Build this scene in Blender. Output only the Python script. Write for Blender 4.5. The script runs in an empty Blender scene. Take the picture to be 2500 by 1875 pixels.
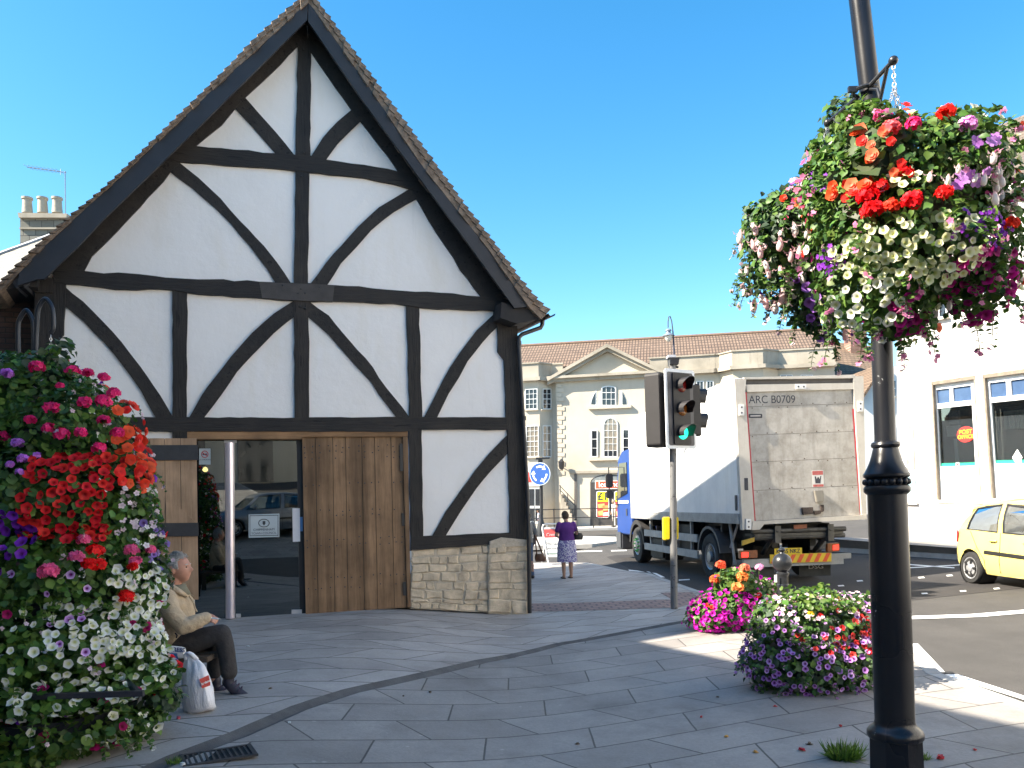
import bpy, bmesh, math, random
import numpy as np
from mathutils import Vector, Matrix

SC = bpy.context.scene
COL = SC.collection
R = math.radians

# ------------------------------------------------------------------ camera
EYE = Vector((0.0, 0.0, 1.65))
PITCH, ROLL, FPX, SHIFT = 0.016, 0.027, 1978.0, 0.1028
_F = Vector((0, math.cos(PITCH), math.sin(PITCH)))
_u0 = Vector((0, -math.sin(PITCH), math.cos(PITCH)))
_r0 = Vector((1, 0, 0))
_RT = _r0 * math.cos(ROLL) - _u0 * math.sin(ROLL)
_UP = _r0 * math.sin(ROLL) + _u0 * math.cos(ROLL)
cam_data = bpy.data.cameras.new('camera')
cam = bpy.data.objects.new('camera', cam_data)
COL.objects.link(cam)
cam.matrix_world = Matrix(((_RT.x, _UP.x, -_F.x, EYE.x), (_RT.y, _UP.y, -_F.y, EYE.y), (_RT.z, _UP.z, -_F.z, EYE.z), (0, 0, 0, 1)))
cam_data.sensor_width = 36.0
cam_data.lens = 36.0 * FPX / 2500.0
cam_data.shift_y = SHIFT
cam_data.clip_start = 0.05
cam_data.clip_end = 1500
SC.camera = cam

# ------------------------------------------------------------------ sky, sun, exposure
SUN_EL = R(40.0)
SUN_H = Vector((-0.970, -0.243, 0.0)).normalized()          # horizontal direction towards the sun
SUN_DIR = Vector((SUN_H.x * math.cos(SUN_EL), SUN_H.y * math.cos(SUN_EL), math.sin(SUN_EL)))
w = bpy.data.worlds.new('World')
SC.world = w
w.use_nodes = True
nt = w.node_tree
nt.nodes.clear()
sky = nt.nodes.new('ShaderNodeTexSky')
sky.sky_type = 'NISHITA'
sky.sun_disc = False
sky.sun_elevation = SUN_EL
sky.sun_rotation = math.atan2(SUN_H.x, SUN_H.y)
sky.altitude = 0
sky.air_density = 1.0
sky.dust_density = 0.5
sky.ozone_density = 1.0
hs = nt.nodes.new('ShaderNodeHueSaturation')
hs.inputs['Saturation'].default_value = 1.45
hs.inputs['Value'].default_value = 1.0
hs.inputs['Hue'].default_value = 0.494
bg = nt.nodes.new('ShaderNodeBackground')
bg.inputs['Strength'].default_value = 0.10
wo = nt.nodes.new('ShaderNodeOutputWorld')
nt.links.new(sky.outputs[0], hs.inputs['Color'])
nt.links.new(hs.outputs[0], bg.inputs['Color'])
nt.links.new(bg.outputs[0], wo.inputs['Surface'])
sd = bpy.data.lights.new('sun', 'SUN')
sd.energy = 5.0
sd.angle = R(0.5)
sd.color = (1.0, 0.94, 0.84)
so = bpy.data.objects.new('sun', sd)
COL.objects.link(so)
so.rotation_euler = SUN_DIR.to_track_quat('Z', 'Y').to_euler()
so.location = (-20, -6, 30)
SC.view_settings.view_transform = 'Standard'
SC.view_settings.look = 'None'
SC.view_settings.exposure = 1.80
SC.view_settings.gamma = 1.0
SC.view_settings.use_white_balance = True
SC.view_settings.white_balance_temperature = 7000
SC.view_settings.white_balance_tint = 10

# ------------------------------------------------------------------ pixels to points (photo pixels 2500 x 1875)
def ray(x, y):
    return (_RT * ((x - 1250.0) / FPX) + _UP * ((937.5 - y) / FPX + SHIFT * 2500 / FPX) + _F)

def at(x, y, Y):
    d = ray(x, y)
    return EYE + d * (Y / d.y)

def on_plane(x, y, P, n):
    d = ray(x, y)
    return EYE + d * ((P - EYE).dot(n) / d.dot(n))

def proj(p):
    d = Vector(p) - EYE
    k = d.dot(_F)
    if k < 0.05:
        return (-9999, -9999)
    return (1250 + d.dot(_RT) / k * FPX, 937.5 - (d.dot(_UP) / k - SHIFT * 2500 / FPX) * FPX)

def _lerp(x, pts):
    if x <= pts[0][0]:
        return pts[0][1]
    for (a, za), (b, zb) in zip(pts, pts[1:]):
        if x <= b:
            return za + (zb - za) * (x - a) / (b - a)
    return pts[-1][1]

def _smooth(pts, n=8):
    out = []
    for (a, za), (b, zb) in zip(pts, pts[1:]):
        for k in range(n):
            t = k / n
            out.append((a + (b - a) * t, za + (zb - za) * (t * t * (3 - 2 * t))))
    return out + [pts[-1]]
PZ = _smooth([(-2.4, 0.05), (0.25, -0.18), (3.2, -0.09)])
HILL0, HILL = -1.5, 0.20
def gz(x, y):          # paving height
    return _lerp(x, PZ) + max(0.0, HILL0 - y) * HILL

def rz(x, y):          # road height
    return _lerp(x, [(2.4, -0.26), (3.2, -0.13)]) + 0.05 * min(max(0.0, x - 6.5), 12) + max(0.0, HILL0 - y) * HILL

def ground(x, y, f=gz, off=0.0):
    z = 0.0
    d = ray(x, y)
    for _ in range(25):
        t = (z - EYE.z) / d.z
        p = EYE + d * t
        z = 0.5 * z + 0.5 * (f(p.x, p.y) + off)
    return p

# ------------------------------------------------------------------ materials
MATS = {}
def lin(r, g, b):
    return tuple(((c / 255) / 12.92 if c / 255 <= 0.04045 else ((c / 255 + 0.055) / 1.055) ** 2.4) for c in (r, g, b))

class NT:
    def __init__(s, name):
        s.m = bpy.data.materials.new(name)
        s.m.use_nodes = True
        s.t = s.m.node_tree
        s.t.nodes.clear()
        s.out = s.n('ShaderNodeOutputMaterial')
        s.bs = s.n('ShaderNodeBsdfPrincipled')
        s.l(s.bs.outputs[0], s.out.inputs['Surface'])
    def n(s, t, **k):
        nd = s.t.nodes.new(t)
        for a, b in k.items():
            setattr(nd, a, b)
        return nd
    def l(s, a, b):
        s.t.links.new(a, b)
    def coord(s, scale=(1, 1, 1), rot=(0, 0, 0), what='Object'):
        tc = s.n('ShaderNodeTexCoord')
        mp = s.n('ShaderNodeMapping')
        mp.inputs['Scale'].default_value = scale
        mp.inputs['Rotation'].default_value = rot
        s.l(tc.outputs[what], mp.inputs['Vector'])
        return mp.outputs[0]
    def noise(s, vec, scale, detail=5, rough=0.6):
        nd = s.n('ShaderNodeTexNoise')
        nd.inputs['Scale'].default_value = scale
        nd.inputs['Detail'].default_value = detail
        nd.inputs['Roughness'].default_value = rough
        s.l(vec, nd.inputs['Vector'])
        return nd.outputs['Fac']
    def ramp(s, fac, stops):
        nd = s.n('ShaderNodeValToRGB')
        el = nd.color_ramp.elements
        while len(el) < len(stops):
            el.new(0.5)
        for e, (p, c) in zip(el, stops):
            e.position = p
            e.color = (*c, 1) if len(c) == 3 else c
        s.l(fac, nd.inputs['Fac'])
        return nd.outputs['Color']
    def mix(s, fac, a, b, mode='MIX'):
        nd = s.n('ShaderNodeMix', data_type='RGBA', blend_type=mode)
        for v, i in ((fac, 0), (a, 6), (b, 7)):
            if hasattr(v, 'links') or hasattr(v, 'is_linked'):
                s.l(v, nd.inputs[i])
            elif i == 0:
                nd.inputs[i].default_value = v
            else:
                nd.inputs[i].default_value = (*v, 1)
        return nd.outputs[2]
    def bump(s, h, strength=0.3, dist=0.01):
        nd = s.n('ShaderNodeBump')
        nd.inputs['Strength'].default_value = strength
        nd.inputs['Distance'].default_value = dist
        s.l(h, nd.inputs['Height'])
        s.l(nd.outputs[0], s.bs.inputs['Normal'])
    def set(s, col=None, rough=None, metal=None, spec=None, coat=None):
        b = s.bs.inputs
        if col is not None:
            if hasattr(col, 'is_linked'):
                s.l(col, b['Base Color'])
            else:
                b['Base Color'].default_value = (*col, 1)
        if rough is not None:
            if hasattr(rough, 'is_linked'):
                s.l(rough, b['Roughness'])
            else:
                b['Roughness'].default_value = rough
        if metal is not None:
            b['Metallic'].default_value = metal
        if spec is not None:
            b['Specular IOR Level'].default_value = spec
        if coat is not None:
            b['Coat Weight'].default_value = coat
            b['Coat Roughness'].default_value = 0.05
        return s.m

def mul(c, k):
    return tuple(min(1.0, x * k) for x in c)

def M(name, col=(0.5, 0.5, 0.5), rough=0.6, var=0.18, scale=6.0, bump=0.0, bscale=60.0, metal=0.0, spec=0.5, stretch=(1, 1, 1), coat=None):
    if name in MATS:
        return MATS[name]
    s = NT(name)
    v = s.coord(stretch)
    f = s.noise(v, scale)
    c = s.ramp(f, [(0.3, mul(col, 1 - var)), (0.7, mul(col, 1 + var))])
    s.set(c, rough, metal, spec, coat)
    if bump:
        s.bump(s.noise(v, bscale), bump)
    MATS[name] = s.m
    return s.m

def attr_mat(name, rough=0.55, trans=0.25, spec=0.3):
    """colour comes from the mesh's own Col attribute (petal and leaf tints)"""
    if name in MATS:
        return MATS[name]
    s = NT(name)
    a = s.n('ShaderNodeAttribute', attribute_name='Col')
    s.set(a.outputs['Color'], rough, 0, spec)
    tr = s.n('ShaderNodeBsdfTranslucent')
    s.l(a.outputs['Color'], tr.inputs['Color'])
    mx = s.n('ShaderNodeMixShader')
    mx.inputs[0].default_value = trans
    s.l(s.bs.outputs[0], mx.inputs[1])
    s.l(tr.outputs[0], mx.inputs[2])
    s.l(mx.outputs[0], s.out.inputs['Surface'])
    MATS[name] = s.m
    return s.m

def glow(name, col, strength):
    if name in MATS:
        return MATS[name]
    s = NT(name)
    s.set(col, 0.4)
    s.bs.inputs['Emission Color'].default_value = (*col, 1)
    s.bs.inputs['Emission Strength'].default_value = strength
    MATS[name] = s.m
    return s.m

def glass_mat(name, tint=(0.25, 0.3, 0.3), base=0.25, ior=1.5, rough=0.01):
    """pane: part of the light passes tinted, the rest is mirrored"""
    if name in MATS:
        return MATS[name]
    s = NT(name)
    s.t.nodes.remove(s.bs)
    tr = s.n('ShaderNodeBsdfTransparent')
    tr.inputs[0].default_value = (*tint, 1)
    gl = s.n('ShaderNodeBsdfGlossy')
    gl.inputs['Color'].default_value = (0.9, 0.95, 0.95, 1)
    gl.inputs['Roughness'].default_value = rough
    lw = s.n('ShaderNodeFresnel')
    lw.inputs['IOR'].default_value = ior
    ma = s.n('ShaderNodeMath', operation='ADD', use_clamp=True)
    ma.inputs[1].default_value = base
    s.l(lw.outputs[0], ma.inputs[0])
    mx = s.n('ShaderNodeMixShader')
    s.l(ma.outputs[0], mx.inputs[0])
    s.l(tr.outputs[0], mx.inputs[1])
    s.l(gl.outputs[0], mx.inputs[2])
    s.l(mx.outputs[0], s.out.inputs['Surface'])
    MATS[name] = s.m
    return s.m

def course_mat(name, c1, c2, mortar, bw, bh, msize=0.02, vertical=True, rough=0.8, bump=0.5, warp=0.0, rot=0.0, noise=0.25, dist=0.01, axis='x', offset=0.5, worn=0.0, skew=0.0):
    """brick / slab / tile courses laid out in the object's own coordinates"""
    if name in MATS:
        return MATS[name]
    s = NT(name)
    v = s.coord()
    if vertical:
        sp = s.n('ShaderNodeSeparateXYZ')
        s.l(v, sp.inputs[0])
        cb = s.n('ShaderNodeCombineXYZ')
        s.l(sp.outputs[0 if axis == 'x' else 1], cb.inputs[0])
        s.l(sp.outputs[2], cb.inputs[1])
        v2 = cb.outputs[0]
    else:
        mp = s.n('ShaderNodeMapping')
        mp.inputs['Rotation'].default_value = (0, 0, rot)
        s.l(v, mp.inputs[0])
        v2 = mp.outputs[0]
    if warp:
        nz = s.n('ShaderNodeTexNoise')
        nz.inputs['Scale'].default_value = 2.6
        s.l(v, nz.inputs['Vector'])
        va = s.n('ShaderNodeVectorMath', operation='MULTIPLY_ADD')
        va.inputs[1].default_value = (warp, warp, 0)
        s.l(nz.outputs['Color'], va.inputs[0])
        s.l(v2, va.inputs[2])
        v2 = va.outputs[0]
    if skew:                                           # cross joints lean one way, then the other, row by row
        sp2 = s.n('ShaderNodeSeparateXYZ')
        s.l(v2, sp2.inputs[0])
        def mt(op, a, b=None):
            nd = s.n('ShaderNodeMath', operation=op)
            for i, q in enumerate((a, b)):
                if q is None:
                    continue
                if hasattr(q, 'is_linked'):
                    s.l(q, nd.inputs[i])
                else:
                    nd.inputs[i].default_value = q
            return nd.outputs[0]
        rr = mt('DIVIDE', sp2.outputs[1], bh)
        fl = mt('FLOOR', rr)
        fr_ = mt('SUBTRACT', mt('SUBTRACT', rr, fl), 0.5)
        par = mt('SUBTRACT', mt('MULTIPLY', mt('FLOORED_MODULO', fl, 2.0), 2.0), 1.0)
        sh = mt('MULTIPLY', mt('MULTIPLY', fr_, par), skew * bh)
        cb2 = s.n('ShaderNodeCombineXYZ')
        s.l(mt('ADD', sp2.outputs[0], sh), cb2.inputs[0])
        s.l(sp2.outputs[1], cb2.inputs[1])
        v2 = cb2.outputs[0]
    br = s.n('ShaderNodeTexBrick')
    br.offset = offset
    br.inputs['Color1'].default_value = (*c1, 1)
    br.inputs['Color2'].default_value = (*c2, 1)
    br.inputs['Mortar'].default_value = (*mortar, 1)
    br.inputs['Scale'].default_value = 1.0
    br.inputs['Mortar Size'].default_value = msize
    br.inputs['Mortar Smooth'].default_value = 0.3
    br.inputs['Bias'].default_value = 0.0
    br.inputs['Brick Width'].default_value = bw
    br.inputs['Row Height'].default_value = bh
    s.l(v2, br.inputs['Vector'])
    n1 = s.noise(v, 1.3, 6, 0.65)
    n2 = s.noise(v, 35.0, 4, 0.7)
    c = s.mix(1.0, br.outputs['Color'], s.ramp(n1, [(0.3, (1 - noise,) * 3), (0.72, (1 + noise * 0.35,) * 3)]), 'MULTIPLY')
    c = s.mix(1.0, c, s.ramp(n2, [(0.25, (0.86,) * 3), (0.75, (1.08,) * 3)]), 'MULTIPLY')
    if worn:
        vo = s.n('ShaderNodeTexVoronoi')
        vo.inputs['Scale'].default_value = 5.0
        s.l(v, vo.inputs['Vector'])
        sp_ = s.ramp(vo.outputs['Distance'], [(0.06, (1, 1, 1)), (0.10, (0, 0, 0))])
        pk = s.ramp(s.noise(v, 2.1, 2), [(0.48, (0, 0, 0)), (0.56, (0.45,) * 3)])
        c = s.mix(s.mix(1.0, sp_, pk, 'MULTIPLY'), c, mul(c2, 1.35))
        st = s.ramp(s.noise(v, 0.8, 7, 0.7), [(0.50, (0, 0, 0)), (0.68, (worn,) * 3)])
        c = s.mix(st, c, mul(c1, 0.45))
        st2 = s.ramp(s.noise(v, 6.0, 6, 0.75), [(0.55, (0, 0, 0)), (0.75, (worn * 0.8,) * 3)])
        c = s.mix(st2, c, mul(c1, 0.6))
    s.set(c, rough)
    if bump:
        inv = s.n('ShaderNodeMath', operation='MULTIPLY_ADD')
        s.l(br.outputs['Fac'], inv.inputs[0])
        inv.inputs[1].default_value = -1.0
        s.l(n2, inv.inputs[2])
        s.bump(inv.outputs[0], bump, dist)
    MATS[name] = s.m
    return s.m

def wood_mat(name, col, dark, axis=2, rough=0.75, plank=0.0):
    if name in MATS:
        return MATS[name]
    s = NT(name)
    st = [9.0, 9.0, 9.0]
    st[axis] = 0.7
    v = s.coord(tuple(st))
    v1 = s.coord()
    g = s.noise(v, 2.2, 8, 0.7)
    big = s.noise(v1, 1.6, 4, 0.6)
    c = s.ramp(g, [(0.25, dark), (0.55, col), (0.8, mul(col, 1.3))])
    c = s.mix(1.0, c, s.ramp(big, [(0.3, (0.66,) * 3), (0.7, (1.2,) * 3)]), 'MULTIPLY')
    st2 = [5.5, 5.5, 5.5]
    st2[axis] = 0.12
    pk = s.noise(s.coord(tuple(st2)), 1.0, 1, 0.4)
    c = s.mix(1.0, c, s.ramp(pk, [(0.35, (0.70,) * 3), (0.65, (1.22,) * 3)]), 'MULTIPLY')
    s.set(c, rough, spec=0.3)
    s.bump(g, 0.35, 0.008)
    MATS[name] = s.m
    return s.m

# ------------------------------------------------------------------ object helpers
FR = {}          # object -> world matrix of its frame
def thing(name, label, cat, loc=(0, 0, 0), rotz=0.0, group=None):
    o = bpy.data.objects.new(name, None)
    COL.objects.link(o)
    o.empty_display_size = 0.2
    o.location = loc
    o.rotation_euler = (0, 0, rotz)
    FR[o.name] = Matrix.Translation(Vector(loc)) @ Matrix.Rotation(rotz, 4, 'Z')
    return tag(o, label, cat, group)

def tag(o, label=None, cat=None, group=None, kind=None):
    if label:
        o['label'] = label
    if cat:
        o['category'] = cat
    if group:
        o['group'] = group
    if kind:
        o['kind'] = kind
    return o

def copy_tree(o, parent=None):
    c = o.copy()
    COL.objects.link(c)
    if parent is not None:
        c.parent = parent
    FR[c.name] = FR.get(o.name, Matrix())
    for ch in list(o.children):
        copy_tree(ch, c)
    return c

def move_to(o, loc, rotz=0.0):
    o.location = loc
    o.rotation_euler = (0, 0, rotz)
    FR[o.name] = Matrix.Translation(Vector(loc)) @ Matrix.Rotation(rotz, 4, 'Z')
    return o

class MB:
    """collects faces in WORLD coordinates; build() links them as one mesh object"""
    def __init__(s):
        s.v, s.f, s.mi, s.cur = [], [], [], 0
    def mark(s, k):
        s.cur = k
        return s
    def add(s, vs, fs):
        b = len(s.v)
        s.v += [Vector(p) for p in vs]
        s.f += [tuple(i + b for i in f) for f in fs]
        s.mi += [s.cur] * len(fs)
        return s
    def quad(s, a, b, c, d):
        return s.add([a, b, c, d], [(0, 1, 2, 3)])
    def obox(s, o, ax, ay, az):
        """box from corner o along three edge vectors"""
        o, ax, ay, az = map(Vector, (o, ax, ay, az))
        vs = [o, o + ax, o + ax + ay, o + ay, o + az, o + ax + az, o + ax + ay + az, o + ay + az]
        return s.add(vs, [(3, 2, 1, 0), (4, 5, 6, 7), (0, 1, 5, 4), (1, 2, 6, 5), (2, 3, 7, 6), (3, 0, 4, 7)])
    def box(s, c, d, fr=None):
        c, h = Vector(c), Vector(d) / 2
        fr = fr or Matrix()
        vs = [fr @ (c + Vector((x * h.x, y * h.y, z * h.z))) for z in (-1, 1) for x, y in ((-1, -1), (1, -1), (1, 1), (-1, 1))]
        return s.add(vs, [(3, 2, 1, 0), (4, 5, 6, 7), (0, 1, 5, 4), (1, 2, 6, 5), (2, 3, 7, 6), (3, 0, 4, 7)])
    def prism(s, poly, ext):
        poly = [Vector(p) for p in poly]
        ext = Vector(ext)
        n = len(poly)
        nn = Vector((0, 0, 0))
        for i in range(n):
            nn += poly[i].cross(poly[(i + 1) % n])
        if nn.dot(ext) > 0:
            poly.reverse()
        return s.add(poly + [p + ext for p in poly], [tuple(range(n)), tuple(range(2 * n - 1, n - 1, -1))] + [((i + 1) % n, i, n + i, n + (i + 1) % n) for i in range(n)])
    def loft(s, rings, cap=True, closed=True):
        m = len(rings[0])
        vs = [p for r in rings for p in r]
        fs = []
        for k in range(len(rings) - 1):
            for i in range(m if closed else m - 1):
                j = (i + 1) % m
                fs.append((k * m + i, k * m + j, (k + 1) * m + j, (k + 1) * m + i))
        if cap:
            fs.append(tuple(range(m - 1, -1, -1)))
            fs.append(tuple(range((len(rings) - 1) * m, len(rings) * m)))
        return s.add(vs, fs)
    def tube(s, pts, r, n=8, cap=True):
        pts = [Vector(p) for p in pts]
        rs = r if isinstance(r, (list, tuple)) else [r] * len(pts)
        rings = []
        up = None
        for i, p in enumerate(pts):
            t = (pts[min(i + 1, len(pts) - 1)] - pts[max(i - 1, 0)]).normalized()
            if up is None:
                up = Vector((0, 0, 1)) if abs(t.z) < 0.9 else Vector((0, 1, 0))
            x = t.cross(up).normalized()
            up = x.cross(t).normalized()
            rings.append([p + (x * math.cos(2 * math.pi * k / n) + up * math.sin(2 * math.pi * k / n)) * rs[i] for k in range(n)])
        return s.loft(rings, cap)
    def lathe(s, prof, o=(0, 0, 0), n=20, axis=(0, 0, 1), cap=True):
        """prof: (radius, height) pairs"""
        o, axis = Vector(o), Vector(axis).normalized()
        x = axis.orthogonal().normalized()
        y = axis.cross(x)
        rings = [[o + axis * h + (x * math.cos(2 * math.pi * k / n) + y * math.sin(2 * math.pi * k / n)) * max(r, 1e-4) for k in range(n)] for r, h in prof]
        return s.loft(rings, cap)
    def ball(s, c, r, n=16, m=10, sc=(1, 1, 1)):
        c = Vector(c)
        rings = []
        for j in range(m + 1):
            a = math.pi * j / m
            rr = max(math.sin(a), 0.002) * r
            rings.append([c + Vector((rr * math.cos(2 * math.pi * k / n) * sc[0], rr * math.sin(2 * math.pi * k / n) * sc[1], -math.cos(a) * r * sc[2])) for k in range(n)])
        return s.loft(rings, True)
    def build(s, name, mat, parent=None, smooth=False, bevel=0.0, fix=True):
        inv = (FR[parent.name].inverted() if parent is not None and parent.name in FR else Matrix())
        me = bpy.data.meshes.new(name)
        me.from_pydata([tuple(inv @ p) for p in s.v], [], s.f)
        mats = mat if isinstance(mat, (list, tuple)) else [mat]
        for m_ in mats:
            me.materials.append(m_)
        if len(mats) > 1:
            for p_, k_ in zip(me.polygons, s.mi):
                p_.material_index = k_
        if fix or bevel:
            bm = bmesh.new()
            bm.from_mesh(me)
            if fix:
                bmesh.ops.recalc_face_normals(bm, faces=bm.faces)
            if bevel:
                ed = [e for e in bm.edges if len(e.link_faces) == 2 and e.calc_face_angle(0) > 0.6]
                bmesh.ops.bevel(bm, geom=ed, offset=bevel, segments=2, affect='EDGES', clamp_overlap=True)
            bm.to_mesh(me)
            bm.free()
        if smooth:
            for p in me.polygons:
                p.use_smooth = True
            if smooth != 'all':
                try:
                    me.set_sharp_from_angle(angle=R(smooth if smooth is not True else 40))
                except Exception:
                    pass
        o = bpy.data.objects.new(name, me)
        COL.objects.link(o)
        if parent is not None:
            o.parent = parent
            FR[o.name] = FR.get(parent.name, Matrix())
        else:
            FR[o.name] = Matrix()
        return o

def text(name, string, mat, parent, o, xd, yd, size, extrude=0.001, align='LEFT', sx=1.0, off=0.0, bold=0.0):
    cu = bpy.data.curves.new(name, 'FONT')
    cu.body = string
    cu.size = size
    cu.extrude = extrude
    cu.offset = bold
    cu.align_x = align
    cu.align_y = 'BOTTOM_BASELINE' if False else 'CENTER'
    ob = bpy.data.objects.new(name, cu)
    COL.objects.link(ob)
    bpy.context.view_layer.update()
    me = bpy.data.meshes.new_from_object(ob.evaluated_get(bpy.context.evaluated_depsgraph_get()))
    bpy.data.objects.remove(ob)
    bpy.data.curves.remove(cu)
    xd, yd = Vector(xd).normalized(), Vector(yd).normalized()
    nd = xd.cross(yd)
    mb = MB()
    mb.add([Vector(o) + xd * (v.co.x * sx) + yd * v.co.y + nd * (v.co.z + off) for v in me.vertices], [tuple(p.vertices) for p in me.polygons])
    bpy.data.meshes.remove(me)
    return mb.build(name, mat, parent, fix=False)

def clip_x(poly, x0, keep_less):
    out = []
    n = len(poly)
    for i in range(n):
        a, b = poly[i], poly[(i + 1) % n]
        ia, ib = (a[0] <= x0) == keep_less, (b[0] <= x0) == keep_less
        if ia:
            out.append(a)
        if ia != ib:
            t = (x0 - a[0]) / (b[0] - a[0])
            out.append((x0, a[1] + (b[1] - a[1]) * t))
    return out
def swap(p):
    return [(b, a) for a, b in p]

def sheet(poly, f, off=0.0, xs=tuple(p[0] for p in PZ), ys=(HILL0,)):
    """flat polygon (x, y) draped on f, cut where f bends"""
    mb = MB()
    rest = poly
    strips = []
    for x in xs:
        a, rest = clip_x(rest, x, True), clip_x(rest, x, False)
        if len(a) > 2:
            strips.append(a)
    if len(rest) > 2:
        strips.append(rest)
    for st in strips:
        r2 = swap(st)
        for y in ys:
            a, r2 = clip_x(r2, y, True), clip_x(r2, y, False)
            if len(a) > 2:
                q = swap(a)
                mb.add([(x, yy, f(x, yy) + off) for x, yy in q], [tuple(range(len(q)))])
        if len(r2) > 2:
            q = swap(r2)
            mb.add([(x, yy, f(x, yy) + off) for x, yy in q], [tuple(range(len(q)))])
    for i, f_ in enumerate(mb.f):
        a, b, c = mb.v[f_[0]], mb.v[f_[1]], mb.v[f_[2]]
        nn = Vector((0, 0, 0))
        for j in range(len(f_)):
            nn += mb.v[f_[j]].cross(mb.v[f_[(j + 1) % len(f_)]])
        if nn.z < 0:
            mb.f[i] = tuple(reversed(f_))
    return mb
# ================================================================== GROUND
rnd = random.Random(7)
def gpt(x, y, f=gz):
    p = ground(x, y, f)
    return (p.x, p.y)

CHAN = [gpt(*p) for p in [(250, 1935), (430, 1850), (584, 1792), (730, 1728), (856, 1687), (983, 1659), (1173, 1615), (1363, 1573), (1553, 1539), (1679, 1516), (1790, 1490)]]
CHAN = [(a[0] + (b[0] - a[0]) * k / 5, a[1] + (b[1] - a[1]) * k / 5) for a, b in zip(CHAN, CHAN[1:]) for k in range(5)] + [CHAN[-1]]
KERB = [gpt(*p) for p in [(1240, 1372), (1367, 1374), (1437, 1374), (1532, 1394), (1589, 1400), (1620, 1412), (1702, 1441), (1800, 1464), (1950, 1490), (2100, 1528), (2211, 1563), (2300, 1645), (2500, 1716)]]
KERB += [(4.75, 4.0), (5.0, 0.0), (5.0, -40.0)]

def off_line(pts, d):
    out = []
    for i, (x, y) in enumerate(pts):
        a, b = pts[max(i - 1, 0)], pts[min(i + 1, len(pts) - 1)]
        tx, ty = b[0] - a[0], b[1] - a[1]
        l = math.hypot(tx, ty) or 1
        out.append((x - ty / l * d, y + tx / l * d))
    return out

CL, CR = off_line(CHAN, 0.085), off_line(CHAN, -0.085)      # left / right lip of the channel
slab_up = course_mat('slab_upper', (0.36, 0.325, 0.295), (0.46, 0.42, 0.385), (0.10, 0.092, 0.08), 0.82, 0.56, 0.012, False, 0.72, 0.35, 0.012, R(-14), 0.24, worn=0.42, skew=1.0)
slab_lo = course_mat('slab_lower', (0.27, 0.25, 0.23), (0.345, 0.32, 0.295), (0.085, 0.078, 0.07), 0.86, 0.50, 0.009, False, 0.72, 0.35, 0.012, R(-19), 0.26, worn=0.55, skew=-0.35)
def asphalt_mat(name, col):
    s = NT(name)
    v = s.coord()
    c = s.ramp(s.noise(v, 1.2, 7, 0.7), [(0.3, mul(col, 0.82)), (0.7, mul(col, 1.15))])
    c = s.mix(1.0, c, s.ramp(s.noise(v, 160, 2, 0.8), [(0.3, (0.6,) * 3), (0.7, (1.4,) * 3)]), 'MULTIPLY')
    tr = s.noise(s.coord((0.9, 0.12, 1), (0, 0, R(35))), 1.6, 4)
    c = s.mix(s.ramp(tr, [(0.5, (0, 0, 0)), (0.75, (0.4,) * 3)]), c, mul(col, 0.6))
    s.set(c, 0.88, spec=0.3)
    s.bump(s.noise(v, 140, 3, 0.8), 0.6, 0.006)
    return s.m
asphalt = asphalt_mat('asphalt', (0.068, 0.064, 0.060))

up_poly = [(-14, 24)] + KERB[:8] + list(reversed(CL[:-1])) + [(-14, CL[0][1])]
lo_poly = [CR[-1]] + KERB[8:] + [(-16, -40), (-16, CR[0][1])] + CR[:-1]
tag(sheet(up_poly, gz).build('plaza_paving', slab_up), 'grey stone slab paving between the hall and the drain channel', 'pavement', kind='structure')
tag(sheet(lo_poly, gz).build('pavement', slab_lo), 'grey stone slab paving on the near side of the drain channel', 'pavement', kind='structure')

mb = MB()                                                     # road: one sheet out to the horizon
xs = [-400, -60, -16, 2.4, 3.2, 6.5, 9, 11, 13, 18.5, 400]
ys = [-60, -30, -12, -3, 6, 15, 30, 60, 150, 900]
vs = [(x, y, rz(x, y)) for y in ys for x in xs]
fs = [(j * len(xs) + i, j * len(xs) + i + 1, (j + 1) * len(xs) + i + 1, (j + 1) * len(xs) + i) for j in range(len(ys) - 1) for i in range(len(xs) - 1)]
mb.add(vs, fs)
tag(mb.build('road', asphalt), 'grey asphalt road', 'road', kind='structure')

mb = MB()                                                     # gutter channel
mids = CHAN
for i in range(len(CHAN) - 1):
    def P3(p, dz):
        return (p[0], p[1], gz(*p) + dz)
    mb.quad(P3(CL[i], 0.001), P3(CL[i + 1], 0.001), P3(mids[i + 1], -0.035), P3(mids[i], -0.035))
    mb.quad(P3(mids[i], -0.035), P3(mids[i + 1], -0.035), P3(CR[i + 1], 0.001), P3(CR[i], 0.001))
tag(mb.build('drain_channel', M('gutter', (0.085, 0.082, 0.080), 0.8, 0.3, 5, 0.4, 90), smooth=True), 'dark shallow drain channel curving across the paving', 'drain', kind='structure')

# kerb stones
kin, kout = off_line(KERB, 0.0), off_line(KERB, -0.14)
mb = MB()
for i in range(len(KERB) - 1):
    a, b, c, d = kin[i], kin[i + 1], kout[i + 1], kout[i]
    n = max(1, int(math.hypot(b[0] - a[0], b[1] - a[1]) / 0.9))
    for k in range(n):
        t0, t1 = k / n, (k + 1) / n - 0.006
        L = lambda p, q, t: (p[0] + (q[0] - p[0]) * t, p[1] + (q[1] - p[1]) * t)
        q = [L(a, b, t0), L(a, b, t1), L(d, c, t1), L(d, c, t0)]
        top = [(x, y, gz(x, y) + 0.004) for x, y in q]
        mb.add(top + [(x, y, rz(x, y) - 0.05) for x, y in q], [(0, 1, 2, 3), (1, 0, 4, 5), (2, 1, 5, 6), (3, 2, 6, 7), (0, 3, 7, 4)])
tag(mb.build('kerb', M('kerb_stone', (0.36, 0.35, 0.33), 0.8, 0.2, 3, 0.3, 60)), 'pale kerb stones edging the paving', 'kerb', kind='structure')

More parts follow.
